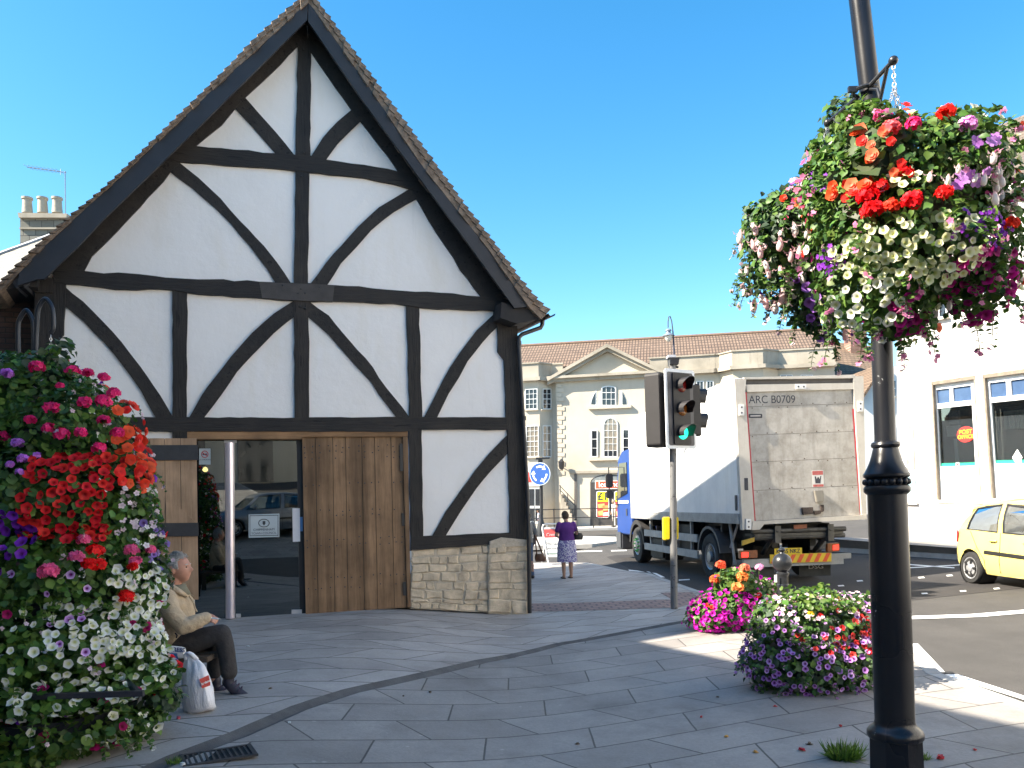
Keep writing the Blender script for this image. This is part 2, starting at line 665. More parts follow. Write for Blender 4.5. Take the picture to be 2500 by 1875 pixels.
# tactile paving
tac = course_mat('tactile', (0.30, 0.19, 0.165), (0.34, 0.22, 0.19), (0.16, 0.12, 0.11), 0.2, 0.2, 0.02, False, 0.8, 0.6, 0.01)
tp = [gpt(*p) for p in [(1270, 1473), (1640, 1464), (1612, 1448), (1690, 1446), (1712, 1468), (1655, 1484), (1270, 1492)]]
tag(sheet(tp, gz, 0.004).build('tactile_paving', tac), 'reddish tactile paving', 'pavement', kind='structure')

dark_patch = asphalt_mat('dark_asphalt', (0.040, 0.037, 0.036))
qd = [ground(x, y, rz) for x, y in [(1752, 1470), (1960, 1496), (2140, 1474), (2207, 1467), (2500, 1436), (2660, 1421), (2660, 1400), (2480, 1377), (2140, 1360), (1900, 1352), (1640, 1352), (1480, 1360), (1540, 1390), (1640, 1414)]]
tag(sheet([(p.x, p.y) for p in qd], rz, 0.004, (2.4, 3.2, 6.5), ()).build('road_patch', dark_patch), 'darker relaid asphalt across the junction', 'road', kind='structure')
white = M('road_paint', (0.78, 0.78, 0.75), 0.7, 0.12, 9, 0.2, 80)
def marking(px, off=0.009):
    q = [ground(x, y, rz) for x, y in px]
    tag(sheet([(p.x, p.y) for p in q], rz, off, (6.5,), ()).build('road_marking', white), 'white painted road marking', 'road marking', kind='structure')
marking([(2140, 1508), (2500, 1490), (2560, 1487), (2560, 1495), (2500, 1498.5), (2140, 1516)])
marking([(2216, 1574), (2241, 1573), (2307, 1643), (2283, 1643)])
marking([(2301, 1649), (2337, 1648), (2500, 1701), (2560, 1722), (2560, 1736), (2500, 1711)])
marking([(2212, 1564), (2228, 1567), (2228, 1571), (2212, 1571)])
marking([(1534, 1391.5), (1584, 1396.5), (1591, 1399), (1536, 1394.2)])
marking([(1592, 1399), (1602, 1400), (1624, 1410.5), (1614, 1410.5)])
marking([(1657, 1416), (1684, 1414.5), (1684, 1417), (1657, 1418.5)])
marking([(1405, 1346), (1470, 1344.5), (1470, 1347), (1405, 1348.5)])
marking([(1492, 1344), (1530, 1343), (1530, 1345.5), (1492, 1346.5)])
marking([(2150, 1373), (2330, 1386), (2330, 1388.5), (2150, 1375)])
marking([(2150, 1390), (2345, 1379), (2345, 1381), (2150, 1392)])
for sx, sy in ((2099, 1419), (2084, 1461), (2249, 1411), (2257, 1450), (2318, 1406), (2351, 1444), (2433, 1438), (2053, 1431)):
    marking([(sx - 8, sy - 1), (sx + 6, sy - 2), (sx + 9, sy + 1), (sx - 6, sy + 2)])

# far side: pavement along the shops, and a raised traffic island
pave2 = M('far_paving', (0.42, 0.40, 0.37), 0.8, 0.15, 1.5, 0.2, 30)
mb = MB().obox((-30, 47.5, -0.2), (75, 0, 0), (0, 30, 0), (0, 0, 0.2))
tag(mb.build('far_pavement', pave2), 'pale pavement along the shops across the road', 'pavement', kind='structure')
mb = MB()
mb.prism([(-6, 31, -0.2), (3.0, 31, -0.2), (4.4, 33, -0.2), (4.6, 36.5, -0.2), (3.0, 38.5, -0.2), (-6, 38.5, -0.2)], (0, 0, 0.17))
tag(mb.build('traffic_island_paving', pave2), 'pale raised traffic island in the road', 'pavement', kind='structure')

# drain grate
gc = ground(533, 1846)
g = thing('drain_grate', 'dark slotted iron drain grate at the end of the curved channel', 'drain cover', tuple(gc), R(28))
fr = FR[g.name]
mb = MB().mark(0)
for s_ in (-1, 1):
    mb.box((0, s_ * 0.125, 0.006), (0.46, 0.03, 0.012), fr)
    mb.box((s_ * 0.215, 0, 0.006), (0.03, 0.22, 0.012), fr)
for k in range(11):
    mb.box((-0.18 + k * 0.036, 0, 0.005), (0.014, 0.22, 0.010), fr)
iron = M('cast_iron', (0.055, 0.055, 0.058), 0.6, 0.25, 20, 0.3, 90, 0.6)
mb.build('grate', iron, g)
MB().box((0, 0, 0.0025), (0.4, 0.22, 0.003), fr).build('drain_pit', M('pit_black', (0.012, 0.012, 0.012), 0.9), g)
# ================================================================== TIMBER-FRAMED HALL
HA = R(18.0)
HD = Vector((math.cos(HA), math.sin(HA), 0))
HN = Vector((math.sin(HA), -math.cos(HA), 0))
HO = ground(566, 1511)
ZV = Vector((0, 0, 1))
def fp(x, y, off=0.0):
    return on_plane(x, y, HO + HN * off, HN)

hall = thing('timber_framed_hall', 'tall white gabled hall with black timber framing and tiled roof', 'building', (HO.x, HO.y, HO.z), HA)
plaster = M('plaster', (0.80, 0.785, 0.795), 0.85, 0.03, 1.2, 0.18, 14)
def plaster_mat():
    s = NT('plaster_wall')
    v = s.coord()
    c = s.ramp(s.noise(v, 0.9, 6), [(0.3, (0.83, 0.785, 0.735)), (0.55, (0.865, 0.825, 0.78)), (0.8, (0.875, 0.84, 0.80))])
    st = s.noise(s.coord((1.4, 1, 0.5)), 1.3, 3)
    c = s.mix(s.ramp(st, [(0.55, (0, 0, 0)), (0.80, (0.45,) * 3)]), c, (0.74, 0.66, 0.52))
    dr = s.noise(s.coord((9, 9, 0.5)), 1.5, 5, 0.6)
    c = s.mix(s.ramp(dr, [(0.62, (0, 0, 0)), (0.85, (0.28,) * 3)]), c, (0.52, 0.48, 0.42))
    s.set(c, 0.88, spec=0.2)
    s.bump(s.noise(v, 5, 8, 0.65), 0.32, 0.03)
    return s.m
plaster = plaster_mat()
def timber_mat(name, stretch):
    s = NT(name)
    g = s.noise(s.coord(stretch), 3.0, 8, 0.7)
    b = s.noise(s.coord(), 1.1, 4)
    c = s.ramp(g, [(0.25, (0.010, 0.009, 0.009)), (0.6, (0.026, 0.023, 0.021)), (0.85, (0.05, 0.043, 0.037))])
    c = s.mix(s.ramp(b, [(0.42, (0, 0, 0)), (0.72, (0.55,) * 3)]), c, (0.055, 0.044, 0.036))
    ck = s.noise(s.coord(tuple(q * 1.6 for q in stretch)), 2.0, 3, 0.5)
    c = s.mix(s.ramp(ck, [(0.64, (0, 0, 0)), (0.67, (0.85,) * 3)]), c, (0.006, 0.005, 0.005))
    s.set(c, 0.7, spec=0.35)
    s.bump(g, 0.8, 0.015)
    return s.m
tim_v = timber_mat('timber_upright', (12, 12, 0.8))
tim_h = timber_mat('timber_lying', (0.8, 12, 12))
tim_d = timber_mat('timber_brace', (5, 5, 5))
board = M('bargeboard_paint', (0.022, 0.022, 0.026), 0.55, 0.2, 3, 0.2, 60)

def wob(poly, step=26.0, amp=1.3, seed=0):
    r = random.Random(seed)
    out = []
    n = len(poly)
    for i in range(n):
        (x0, y0), (x1, y1) = poly[i], poly[(i + 1) % n]
        k = max(1, int(math.hypot(x1 - x0, y1 - y0) / step))
        for j in range(k):
            t = j / k
            a = amp if j else amp * 0.3
            out.append((x0 + (x1 - x0) * t + r.uniform(-a, a), y0 + (y1 - y0) * t + r.uniform(-a, a)))
    return out
_seed = [0]
def timber(name, poly, proud, mat, amp=1.3, back=-0.06):
    _seed[0] += 1
    q = wob(poly, 26, amp, _seed[0])
    mb = MB().prism([fp(x, y, proud) for x, y in q], HN * (back - proud))
    return mb.build(name, mat, hall)

# plaster panels
mb = MB()
for q in ([(100, 1036), (84, 700), (150, 640), (440, 370), (740, 62), (760, 62), (1010, 420), (1240, 735), (1252, 1036)],
          [(1003, 1036), (1252, 1036), (1256, 1328), (1003, 1340)], [(88, 1036), (474, 1036), (474, 1530), (88, 1530)]):
    mb.prism([fp(x, y, 0) for x, y in q], HN * -0.24)
mb.build('plaster_wall', plaster, hall)

# posts
timber('post', [(727, 100), (760, 100), (757, 395), (721, 395)], 0.040, tim_v)
timber('post', [(721, 405), (755, 405), (752, 700), (717.5, 700)], 0.040, tim_v)
timber('post', [(717, 722), (754, 722), (754.5, 1030), (719, 1030)], 0.040, tim_v)
timber('post', [(421, 700), (457.5, 704), (455, 1030), (420.5, 1030)], 0.038, tim_v)
timber('post', [(992, 738), (1023, 740), (1031, 1030), (1000, 1030)], 0.038, tim_v)
timber('post', [(998, 1040), (1030, 1040), (1033, 1322), (1003, 1345)], 0.044, tim_v)
timber('post', [(421, 1044), (457, 1044), (457, 1078), (421, 1078)], 0.036, tim_v)
timber('corner_post', [(1211, 748), (1258, 748), (1264, 831), (1273, 1021), (1282, 1193), (1286, 1322), (1247, 1324), (1240, 1059), (1236, 1021), (1231, 878), (1216, 859), (1215, 797)], 0.050, tim_v)
timber('corner_post', [(89, 672), (160, 680), (159, 748), (155, 817), (132, 842), (128, 1500), (80, 1505), (78, 831), (85, 723)], 0.050, tim_v)
timber('corner_post_cap', [(87, 680), (128, 680), (128, 714), (87, 714)], 0.085, tim_v)
# beams
timber('collar_beam', [(395, 384), (440, 350), (477, 356), (573, 365), (673, 374), (720, 378), (759, 380), (799, 390), (889, 402), (947, 412), (1005, 424), (1030, 470), (962, 449), (889, 434), (755, 421), (720, 416), (580, 405), (439, 394)], 0.048, tim_h, 1.8)
timber('tie_beam', [(130, 650), (204, 661), (253, 667), (289, 665), (340, 669), (405, 677), (456, 680), (633, 687), (669, 689), (817, 696), (907, 703), (983, 710), (1106, 716), (1175, 724), (1235, 726), (1244, 762), (1211, 759), (1070, 754), (994, 745), (962, 741), (889, 738), (813, 736), (718, 734), (629, 727), (542, 721), (458, 714), (421, 708), (362, 705), (307, 707), (224, 698), (159, 692), (130, 690)], 0.054, tim_h, 2.2)
o_ = timber('splice_plate', [(633, 689), (669, 690), (817, 696), (812, 736), (718, 733), (640, 727)], 0.062, M('splice_oak', (0.055, 0.047, 0.042), 0.7, 0.25, 6, 0.3, 50), 0.6)
timber('middle_rail', [(95, 1016), (347, 1018), (718, 1020), (1000, 1018), (1236, 1019), (1240, 1049), (1031, 1049), (990, 1054), (718, 1053.5), (455, 1053.5), (347, 1053), (95, 1052)], 0.046, tim_h, 1.2)
timber('sill_beam', [(1003, 1311), (1056, 1308), (1250, 1300), (1253, 1324), (1179, 1331), (1003, 1343)], 0.052, tim_h, 1.0)
# principal rafters
timber('rafter', [(745, 40), (753, 100), (727, 112), (687, 155), (644, 195), (598, 237), (575, 264), (542, 304), (506, 333), (470, 362), (416, 420), (344, 503), (286, 564), (250, 600), (224, 625), (204, 663), (120, 668), (120, 655), (255, 525), (480, 310)], 0.036, tim_d, 1.6)
timber('rafter', [(750, 40), (900, 250), (1140, 588), (1262, 752), (1200, 745), (1175, 724), (1124, 658), (1088, 600), (1045, 535), (1018, 486), (974, 421), (925, 354), (880, 295), (857, 266), (802, 188), (761, 128), (753, 112)], 0.036, tim_d, 1.6)
# braces: one edge, then the other
for e1, e2 in (
    ([(590, 228), (629, 273), (673, 322), (720, 380)], [(567, 254), (615, 307), (647, 344), (675, 376)]),
    ([(758, 384), (788, 336), (824, 297), (866, 262)], [(794, 392), (824, 351), (853, 322), (887, 289)]),
    ([(430, 390), (485, 434), (539, 485), (586, 539), (644, 600), (676, 640), (712, 693)], [(410, 414), (470, 459), (524, 506), (564, 546), (610, 600), (651, 654), (673, 691)]),
    ([(1008, 456), (925, 506), (875, 553), (833, 600), (795, 642), (756, 696)], [(1024, 481), (962, 517), (907, 561), (873, 600), (833, 642), (797, 699)]),
    ([(152, 694), (203, 736), (250, 784), (297, 835), (344, 897), (391, 965), (423, 1020)], [(152, 741), (203, 784), (253, 835), (300, 893), (344, 954), (381, 1022)]),
    ([(724, 730), (669, 765), (615, 813), (564, 871), (524, 922), (492, 965), (460, 1022)], [(724, 768), (669, 813), (615, 868), (579, 907), (542, 962), (496, 1022)]),
    ([(750, 732), (803, 770), (853, 831), (911, 897), (925, 922), (962, 969), (1001, 1020)], [(750, 770), (803, 817), (853, 875), (907, 933), (925, 962), (970, 1021)]),
    ([(1217, 756), (1164, 806), (1124, 860), (1099, 897), (1070, 951), (1034, 1022)], [(1218, 795), (1179, 835), (1142, 882), (1121, 922), (1095, 962), (1066, 1022)]),
    ([(1246, 1055), (1197, 1105), (1161, 1148), (1124, 1199), (1088, 1250), (1054, 1312)], [(1248, 1098), (1200, 1148), (1164, 1192), (1124, 1250), (1086, 1311)])):
    timber('brace', e1 + e2[::-1], 0.031, tim_d, 1.0)
# wooden pegs
peg0 = None
for x, y in ((740, 120), (742, 372), (736, 430), (735, 706), (728, 716), (745, 716), (733, 748), (745, 752), (690, 697), (780, 702), (1228, 770), (1228, 742)):
    c = fp(x, y, 0.062)
    if peg0 is None:
        peg0, pc = MB().lathe([(0.012, -0.01), (0.012, 0.012), (0.006, 0.016)], c, 8, HN).build('peg', board, hall), c
    else:
        k_ = peg0.copy()
        COL.objects.link(k_)
        k_.location = FR[hall.name].to_3x3().inverted() @ (c - pc)

# bargeboards
for q in ([(752, 4), (745, 11), (506, 231), (289, 434), (108, 600), (47, 665), (42, 697), (66, 690), (89, 682), (108, 681), (192, 600), (253, 535), (477, 318), (750, 48)],
          [(752.5, 4), (759, 10), (889, 195), (1034, 409), (1187, 600), (1291, 748), (1256, 752), (1147, 600), (889, 250), (752.5, 52)]):
    MB().prism([fp(x, y, 0.40) for x, y in q], HN * -0.05).build('bargeboard', board, hall)

# roof: courses of tiles seen end on, running back along the ridge
RA = HA + R(6)
RG = Vector((-math.sin(RA), math.cos(RA), 0))
RL = 9.0
def poly_at(pts, t):
    ls = [math.hypot(b[0] - a[0], b[1] - a[1]) for a, b in zip(pts, pts[1:])]
    d = t * sum(ls)
    for (a, b), l in zip(zip(pts, pts[1:]), ls):
        if d <= l or b is pts[-1]:
            k = d / l
            return (a[0] + (b[0] - a[0]) * k, a[1] + (b[1] - a[1]) * k)
        d -= l
roof_tile = M('old_roof_tile', (0.20, 0.145, 0.105), 0.85, 0.55, 9, 0.5, 40)
for side, outer, inner in ((-1, [(752, -24), (727, 0), (636, 80), (542, 177), (362, 354), (253, 459), (174, 524), (94, 593), (0, 687), (-30, 716)],
                            [(752, 6), (745, 12), (506, 232), (289, 435), (108, 601), (47, 666), (-2, 712)]),
                           (1, [(752, -24), (774, 0), (871, 134), (962, 260), (1052, 383), (1132, 495), (1208, 593), (1269, 678), (1316, 734), (1343, 757)],
                            [(752, 6), (759, 12), (889, 196), (1034, 410), (1187, 601), (1291, 749), (1322, 780)])):
    mb = MB()
    N = 46
    rr = random.Random(3 + side)
    for k in range(N):
        t0, t1 = k / N, (k + 1) / N
        oh, ol = poly_at(outer, t0), poly_at(outer, t1)
        ih, il = poly_at(inner, t0), poly_at(inner, t1)
        dx, dy = ol[0] - oh[0], ol[1] - oh[1]
        l = math.hypot(dx, dy)
        nx, ny = dy / l * (1 if side > 0 else -1), -abs(dx) / l
        j = rr.uniform(2.0, 4.6)
        ol2 = (ol[0] + nx * j, ol[1] + ny * j)
        oh2 = (oh[0] - nx * 2.2, oh[1] - ny * 2.2)
        f = 0.43 + rr.uniform(-0.035, 0.02)
        q = [fp(*ih, f), fp(*oh2, f), fp(*ol2, f), fp(*il, f)]
        mb.prism(q, RG * (RL * (1 + 0.002 * k)))
        m1 = (ih[0] * 0.5 + oh2[0] * 0.5, ih[1] * 0.5 + oh2[1] * 0.5)
        m2 = (il[0] * 0.45 + ol2[0] * 0.55, il[1] * 0.45 + ol2[1] * 0.55)
        mb.prism([fp(*m1, f + 0.02), fp(*oh2, f + 0.018), fp(*ol2, f + 0.022), fp(*m2, f + 0.02)], HN * -0.015)
    mb.build('roof', roof_tile, hall)
# eaves, soffit and rafter ends
soff = M('soffit_dark', (0.02, 0.018, 0.018), 0.8, 0.2)
MB().prism([fp(x, y, 0.34) for x, y in [(1225, 738), (1262, 748), (1296, 748), (1322, 778), (1262, 790), (1222, 776)]], RG * 8.5).build('eaves', soff, hall)
MB().prism([fp(x, y, 0.30) for x, y in [(-10, 712), (47, 668), (92, 678), (90, 700), (40, 702)]], RG * 8.5).build('eaves', soff, hall)
for x in (40, 62):
    MB().prism([fp(x - 9, 676, 0.33), fp(x + 10, 678, 0.33), fp(x + 10, 696, 0.33), fp(x, 704, 0.33), fp(x - 9, 692, 0.33)], HN * -0.5).build('rafter_end', M('rafter_grey', (0.05, 0.052, 0.06), 0.8, 0.2), hall)
# gutter and downpipe
pipe = M('pipe_black', (0.02, 0.02, 0.022), 0.4, 0.2, 6, 0, 1, 0, 0.5)
gp = fp(1338, 770, 0.30)
mb = MB()
mb.loft([[gp + HD * (0.062 * math.cos(a_)) + ZV * (0.05 * math.sin(a_)) + RG * d for a_ in [math.pi + math.pi * k / 8 for k in range(9)]] for d in (-0.14, 8.0)], cap=False, closed=False)
mb.loft([[gp + HD * (0.055 * math.cos(a_)) + ZV * (0.043 * math.sin(a_)) + RG * d for a_ in [math.pi + math.pi * k / 8 for k in range(9)]] for d in (-0.14, 8.0)], cap=False, closed=False)
mb.build('gutter', pipe, hall, True)
dp = MB()
dp.tube([fp(1325, 776, 0.12), fp(1324, 792, 0.12), fp(1320, 800, 0.12), fp(1275, 816, 0.12), fp(1267, 824, 0.12), fp(1266, 838, 0.12), fp(1277, 1021, 0.12), fp(1287, 1200, 0.12), fp(1291, 1322, 0.15), fp(1293, 1497, 0.15)], 0.036, 10)
for x, y in ((1266.5, 838), (1278, 1021), (1290, 1260)):
    dp.tube([fp(x, y - 5, 0.12), fp(x, y + 5, 0.12)], 0.046, 10)
dp.build('downpipe', pipe, hall, True)

# rear mass of the hall behind the front room, and the side walls
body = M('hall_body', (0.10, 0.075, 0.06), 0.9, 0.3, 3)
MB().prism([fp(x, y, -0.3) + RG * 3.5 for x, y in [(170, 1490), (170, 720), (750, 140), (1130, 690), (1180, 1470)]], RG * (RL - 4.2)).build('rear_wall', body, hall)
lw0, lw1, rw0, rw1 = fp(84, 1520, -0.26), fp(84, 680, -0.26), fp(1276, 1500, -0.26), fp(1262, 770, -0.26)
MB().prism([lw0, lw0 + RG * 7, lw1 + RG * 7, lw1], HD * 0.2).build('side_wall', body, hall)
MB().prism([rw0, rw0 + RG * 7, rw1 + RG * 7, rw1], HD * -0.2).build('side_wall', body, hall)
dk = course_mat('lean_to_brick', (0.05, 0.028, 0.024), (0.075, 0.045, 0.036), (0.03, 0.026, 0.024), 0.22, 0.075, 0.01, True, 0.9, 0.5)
MB().prism([fp(x, y, -0.5) for x, y in [(-140, 1540), (-140, 700), (86, 690), (86, 1540)]], HN * -0.3).build('lean_to_wall', dk, hall)
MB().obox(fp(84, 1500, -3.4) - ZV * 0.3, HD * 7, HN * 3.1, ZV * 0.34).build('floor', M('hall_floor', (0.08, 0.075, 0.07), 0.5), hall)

# stone plinth: coursed rubble blocks bedded in mortar
stone = M('rubble_stone', (0.56, 0.45, 0.32), 0.92, 0.38, 4.5, 0.9, 22)
mort = M('lime_mortar', (0.47, 0.40, 0.31), 0.95, 0.15, 20, 0.4, 60)
def plinth(x0, x1, top, bot, rows, off, wmin, wmax, seed):
    """top / bot: y as a function of x"""
    r = random.Random(seed)
    mb = MB()
    mb.mark(1).prism([fp(x0, bot(x0) + 4, off - 0.014), fp(x1, bot(x1) + 4, off - 0.014), fp(x1, top(x1), off - 0.014), fp(x0, top(x0), off - 0.014)], HN * (-0.2 - off))
    hs = [r.uniform(0.55, 1.45) for _ in range(rows)]
    tot = sum(hs)
    acc = 0
    out = MB()
    for k in range(rows):
        f0, f1 = acc / tot, (acc + hs[k]) / tot
        acc += hs[k]
        x = x0
        while x < x1 - 4:
            x2 = min(x + r.uniform(wmin, wmax), x1)
            if x1 - x2 < wmin * 0.6:
                x2 = x1
            a = lambda xx, f: top(xx) + (bot(xx) + 3 - top(xx)) * f
            g = 1.0
            j = lambda: r.uniform(-2.4, 2.4)
            q = [(x + g + j(), a(x, f1) - g + j()), ((x + x2) / 2, a((x + x2) / 2, f1) - g + j()), (x2 - g + j(), a(x2, f1) - g + j()), (x2 - g + j(), a(x2, (f0 + f1) / 2)), (x2 - g + j(), a(x2, f0) + g + j()), ((x + x2) / 2, a((x + x2) / 2, f0) + g + j()), (x + g + j(), a(x, f0) + g + j()), (x + g + j(), a(x, (f0 + f1) / 2))]
            o = off + r.uniform(-0.014, 0.016)
            base = [fp(px, py, off - 0.02) for px, py in q]
            front = [fp(px, py, o - 0.012) for px, py in q]
            cx, cy = sum(p[0] for p in q) / 8, sum(p[1] for p in q) / 8
            inn = [fp(px + (cx - px) * 0.16, py + (cy - py) * 0.2, o + r.uniform(0, 0.006)) for px, py in q]
            mb.mark(0).loft([base, front, inn])
            x = x2
    return mb.build('stone_plinth', [stone, mort], hall)
plinth(1003, 1194, lambda x: 1343 - (x - 1003) * 0.066, lambda x: 1482 + (x - 1003) * 0.05, 8, 0.03, 16, 62, 5)
plinth(1192, 1290, lambda x: 1330 - (x - 1194) * 0.08, lambda x: 1494 + (x - 1194) * 0.05, 7, 0.075, 16, 74, 9)
MB().prism([fp(x, y, 0.09) for x, y in [(1196, 1322), (1225, 1312), (1288, 1318), (1290, 1332), (1196, 1338)]], HN * -0.12).build('plinth_capping', mort, hall)

# doorway
oak = wood_mat('weathered_oak', (0.26, 0.155, 0.085), (0.14, 0.085, 0.048), 2)
oak_pale = wood_mat('pale_oak', (0.42, 0.27, 0.165), (0.26, 0.165, 0.10), 2)
oak_h = wood_mat('oak_lintel', (0.32, 0.18, 0.09), (0.17, 0.10, 0.05), 0)
MB().prism([fp(x, y, 0.034) for x, y in [(457, 1054), (996, 1053), (996, 1066), (737, 1067), (737, 1072.5), (457, 1072.5)]], HN * -0.2).build('door_lintel', oak_h, hall, bevel=0.005)
MB().prism([fp(x, y, 0.03) for x, y in [(983, 1066.5), (996, 1066.5), (1003, 1482), (995, 1483)]], HN * -0.2).build('door_jamb', oak, hall)
MB().prism([fp(x, y, 0.02) for x, y in [(996, 1053), (1000, 1053), (1005, 1400), (1001.5, 1400)]], HN * -0.02).build('metal_edge_strip', M('edge_strip', (0.35, 0.42, 0.5), 0.4, 0.1), hall)

def plank_door(name, tops, bots, yt, yb, off, mat, nails=True):
    """tops / bots: plank joint x at top and bottom; returns the door part"""
    mb = MB()
    for k in range(len(tops) - 1):
        o = off + (0.002 if k % 2 else 0.0)
        q = [(tops[k] + 0.7, yt(tops[k])), (tops[k + 1] - 0.7, yt(tops[k + 1])), (bots[k + 1] - 0.7, yb(bots[k + 1])), (bots[k] + 0.7, yb(bots[k]))]
        mb.prism([fp(x, y, o) for x, y in q], HN * -0.03)
    q = [(tops[0], yt(tops[0]) + 2), (tops[-1], yt(tops[-1]) + 2), (bots[-1], yb(bots[-1]) - 1), (bots[0], yb(bots[0]) - 1)]
    mb.mark(1).prism([fp(x, y, off - 0.022) for x, y in q], HN * -0.02)
    if nails:
        for row in (0.055, 0.085, 0.12, 0.27, 0.42, 0.45, 0.58, 0.62, 0.80, 0.86):
            for k in range(len(tops) - 1):
                for f in (0.22, 0.78):
                    if rnd.random() < 0.7:
                        xt = tops[k] + (tops[k + 1] - tops[k]) * f
                        xb = bots[k] + (bots[k + 1] - bots[k]) * f
                        x = xt + (xb - xt) * row + rnd.uniform(-2, 2)
                        y = yt(x) + (yb(x) - yt(x)) * row + rnd.uniform(-3, 3)
                        mb.mark(1).lathe([(0.012, -0.002), (0.010, 0.005)], fp(x, y, off), 6, HN)
    return mb.build(name, [mat, board], hall)
door = plank_door('plank_door', [737, 770, 812, 843, 883, 914, 954, 982], [746, 777, 818, 850, 890, 922, 963, 993], lambda x: 1067.5 - (x - 737) * 0.008, lambda x: 1499 - (x - 746) * 0.065, 0.0, oak)
for x0, x1, y0, y1 in ((976, 983.5, 1083, 1150), (981, 987.5, 1253, 1284), (984, 992, 1421, 1454)):
    MB().prism([fp(x, y, 0.022) for x, y in [(x0, y0), (x1, y0), (x1 + 1, y1), (x0 + 1, y1)]], HN * -0.02).build('hinge', pipe, door)
leaf = plank_door('folded_back_door', [330, 365, 402, 440, 480], [330, 368, 405, 445, 485], lambda x: 1070, lambda x: 1464, 0.10, oak_pale, False)
for q in ([(330, 1087), (483, 1086), (484, 1123), (330, 1124)], [(330, 1278), (484, 1276), (485, 1309), (330, 1311)]):
    MB().prism([fp(x, y, 0.128) for x, y in q], HN * -0.026).build('strap_hinge', M('strap_iron', (0.035, 0.035, 0.037), 0.6, 0.2, 12, 0.2, 60), leaf, bevel=0.004)
MB().prism([fp(x, y, 0.118) for x, y in [(405, 1225), (430, 1232), (480, 1277), (405, 1277)]], HN * -0.016).build('door_batten', oak_pale, leaf)

gd = MB().prism([fp(x, y, -0.12) for x, y in [(470, 1070), (742, 1070), (746, 1502), (476, 1514)]], HN * -0.012).build('glass_door', glass_mat('door_glass', (0.20, 0.23, 0.23), 0.16, 1.5, 0.005), hall)
MB().prism([fp(x, y, -0.10) for x, y in [(724, 1072), (741, 1072), (746, 1500), (732, 1500)]], HN * -0.03).build('door_edge', pipe, gd)
tubem = M('brushed_tube', (0.72, 0.66, 0.74), 0.28, 0.05, 4, 0, 1, 0.75)
MB().tube([fp(560, 1081, 0.03), fp(562.5, 1509, 0.03)], 0.066, 24).build('pull_pole', tubem, gd, True)
steel = M('patch_steel', (0.6, 0.6, 0.62), 0.35, 0.1, 4, 0, 1, 0.7)
MB().prism([fp(x, y, -0.10) for x, y in [(547, 1073), (578, 1073), (578, 1081), (547, 1081)]], HN * -0.04).build('patch_fitting', steel, gd)
MB().prism([fp(x, y, -0.09) for x, y in [(712, 1489), (737, 1488), (737, 1498), (712, 1499)]], HN * -0.04).build('patch_fitting', steel, gd)
MB().prism([fp(x, y, -0.09) for x, y in [(576, 1499), (588, 1499), (588, 1508), (576, 1508)]], HN * -0.04).build('patch_fitting', steel, gd)
PX = 0.0061
sheetw = M('sign_grey', (0.42, 0.48, 0.50), 0.5, 0.04)
ink = M('sign_ink', (0.03, 0.035, 0.04), 0.6, 0.05)
n1 = MB().prism([fp(x, y, -0.095) for x, y in [(607, 1256), (682, 1254), (682, 1311), (607, 1313)]], HN * -0.006).build('council_notice', sheetw, gd)
mb = MB()
for a_, b_ in (((609.5, 1258.5), (679.5, 1260)), ((609.5, 1307.5), (679.5, 1309)), ):
    mb.prism([fp(a_[0], a_[1], -0.093), fp(b_[0], a_[1] - 1.5, -0.093), fp(b_[0], b_[1] - 1.5, -0.093), fp(a_[0], b_[1], -0.093)], HN * -0.002)
for x in (609.5, 678):
    mb.prism([fp(x, 1258.5, -0.0935), fp(x + 1.5, 1258.5, -0.0935), fp(x + 1.5, 1309, -0.0935), fp(x, 1309, -0.0935)], HN * -0.0015)
ring = [fp(644.5 + 13 * math.cos(2 * math.pi * k / 24), 1277 + 9.5 * math.sin(2 * math.pi * k / 24), -0.0925) for k in range(24)]
for k in range(24):
    mb.tube([ring[k], ring[(k + 1) % 24]], 0.006, 5)
mb.prism([fp(641, 1272, -0.093), fp(648, 1272, -0.093), fp(648, 1279, -0.093), fp(644.5, 1283, -0.093), fp(641, 1279, -0.093)], HN * -0.002)
mb.build('notice_border', ink, n1)
text('notice_text', 'CHIPPENHAM', ink, n1, fp(644.5, 1293, -0.093), HD, ZV, 8.2 * PX, 0.001, 'CENTER')
text('notice_text', 'TOWN COUNCIL', ink, n1, fp(644.5, 1302, -0.093), HD, ZV, 7.4 * PX, 0.001, 'CENTER')
n2 = MB().prism([fp(x, y, -0.095) for x, y in [(486, 1095), (514, 1095), (514, 1134), (486, 1134)]], HN * -0.006).build('no_smoking_notice', sheetw, gd)
redm = M('sign_red', (0.5, 0.05, 0.05), 0.5, 0.05)
mb = MB()
ring = [fp(500 + 8 * math.cos(2 * math.pi * k / 20), 1109 + 8 * math.sin(2 * math.pi * k / 20), -0.0925) for k in range(20)]
for k in range(20):
    mb.tube([ring[k], ring[(k + 1) % 20]], 0.006, 5)
mb.tube([ring[12], ring[2]], 0.006, 5)
mb.build('prohibition_ring', redm, n2)
mb = MB().prism([fp(x, y, -0.0925) for x, y in [(494.5, 1107.5), (505.5, 1107.5), (505.5, 1110.5), (494.5, 1110.5)]], HN * -0.002)
mb.build('cigarette_symbol', ink, n2)
text('notice_text', 'NO SMOKING', ink, n2, fp(500, 1122.5, -0.093), HD, ZV, 4.6 * PX, 0.001, 'CENTER')
n3 = MB().prism([fp(x, y, -0.08) for x, y in [(714, 1241), (732, 1241), (733, 1322), (715, 1323)]], HN * -0.012).build('push_plate', M('plate_white', (0.72, 0.70, 0.70), 0.5, 0.05), gd)
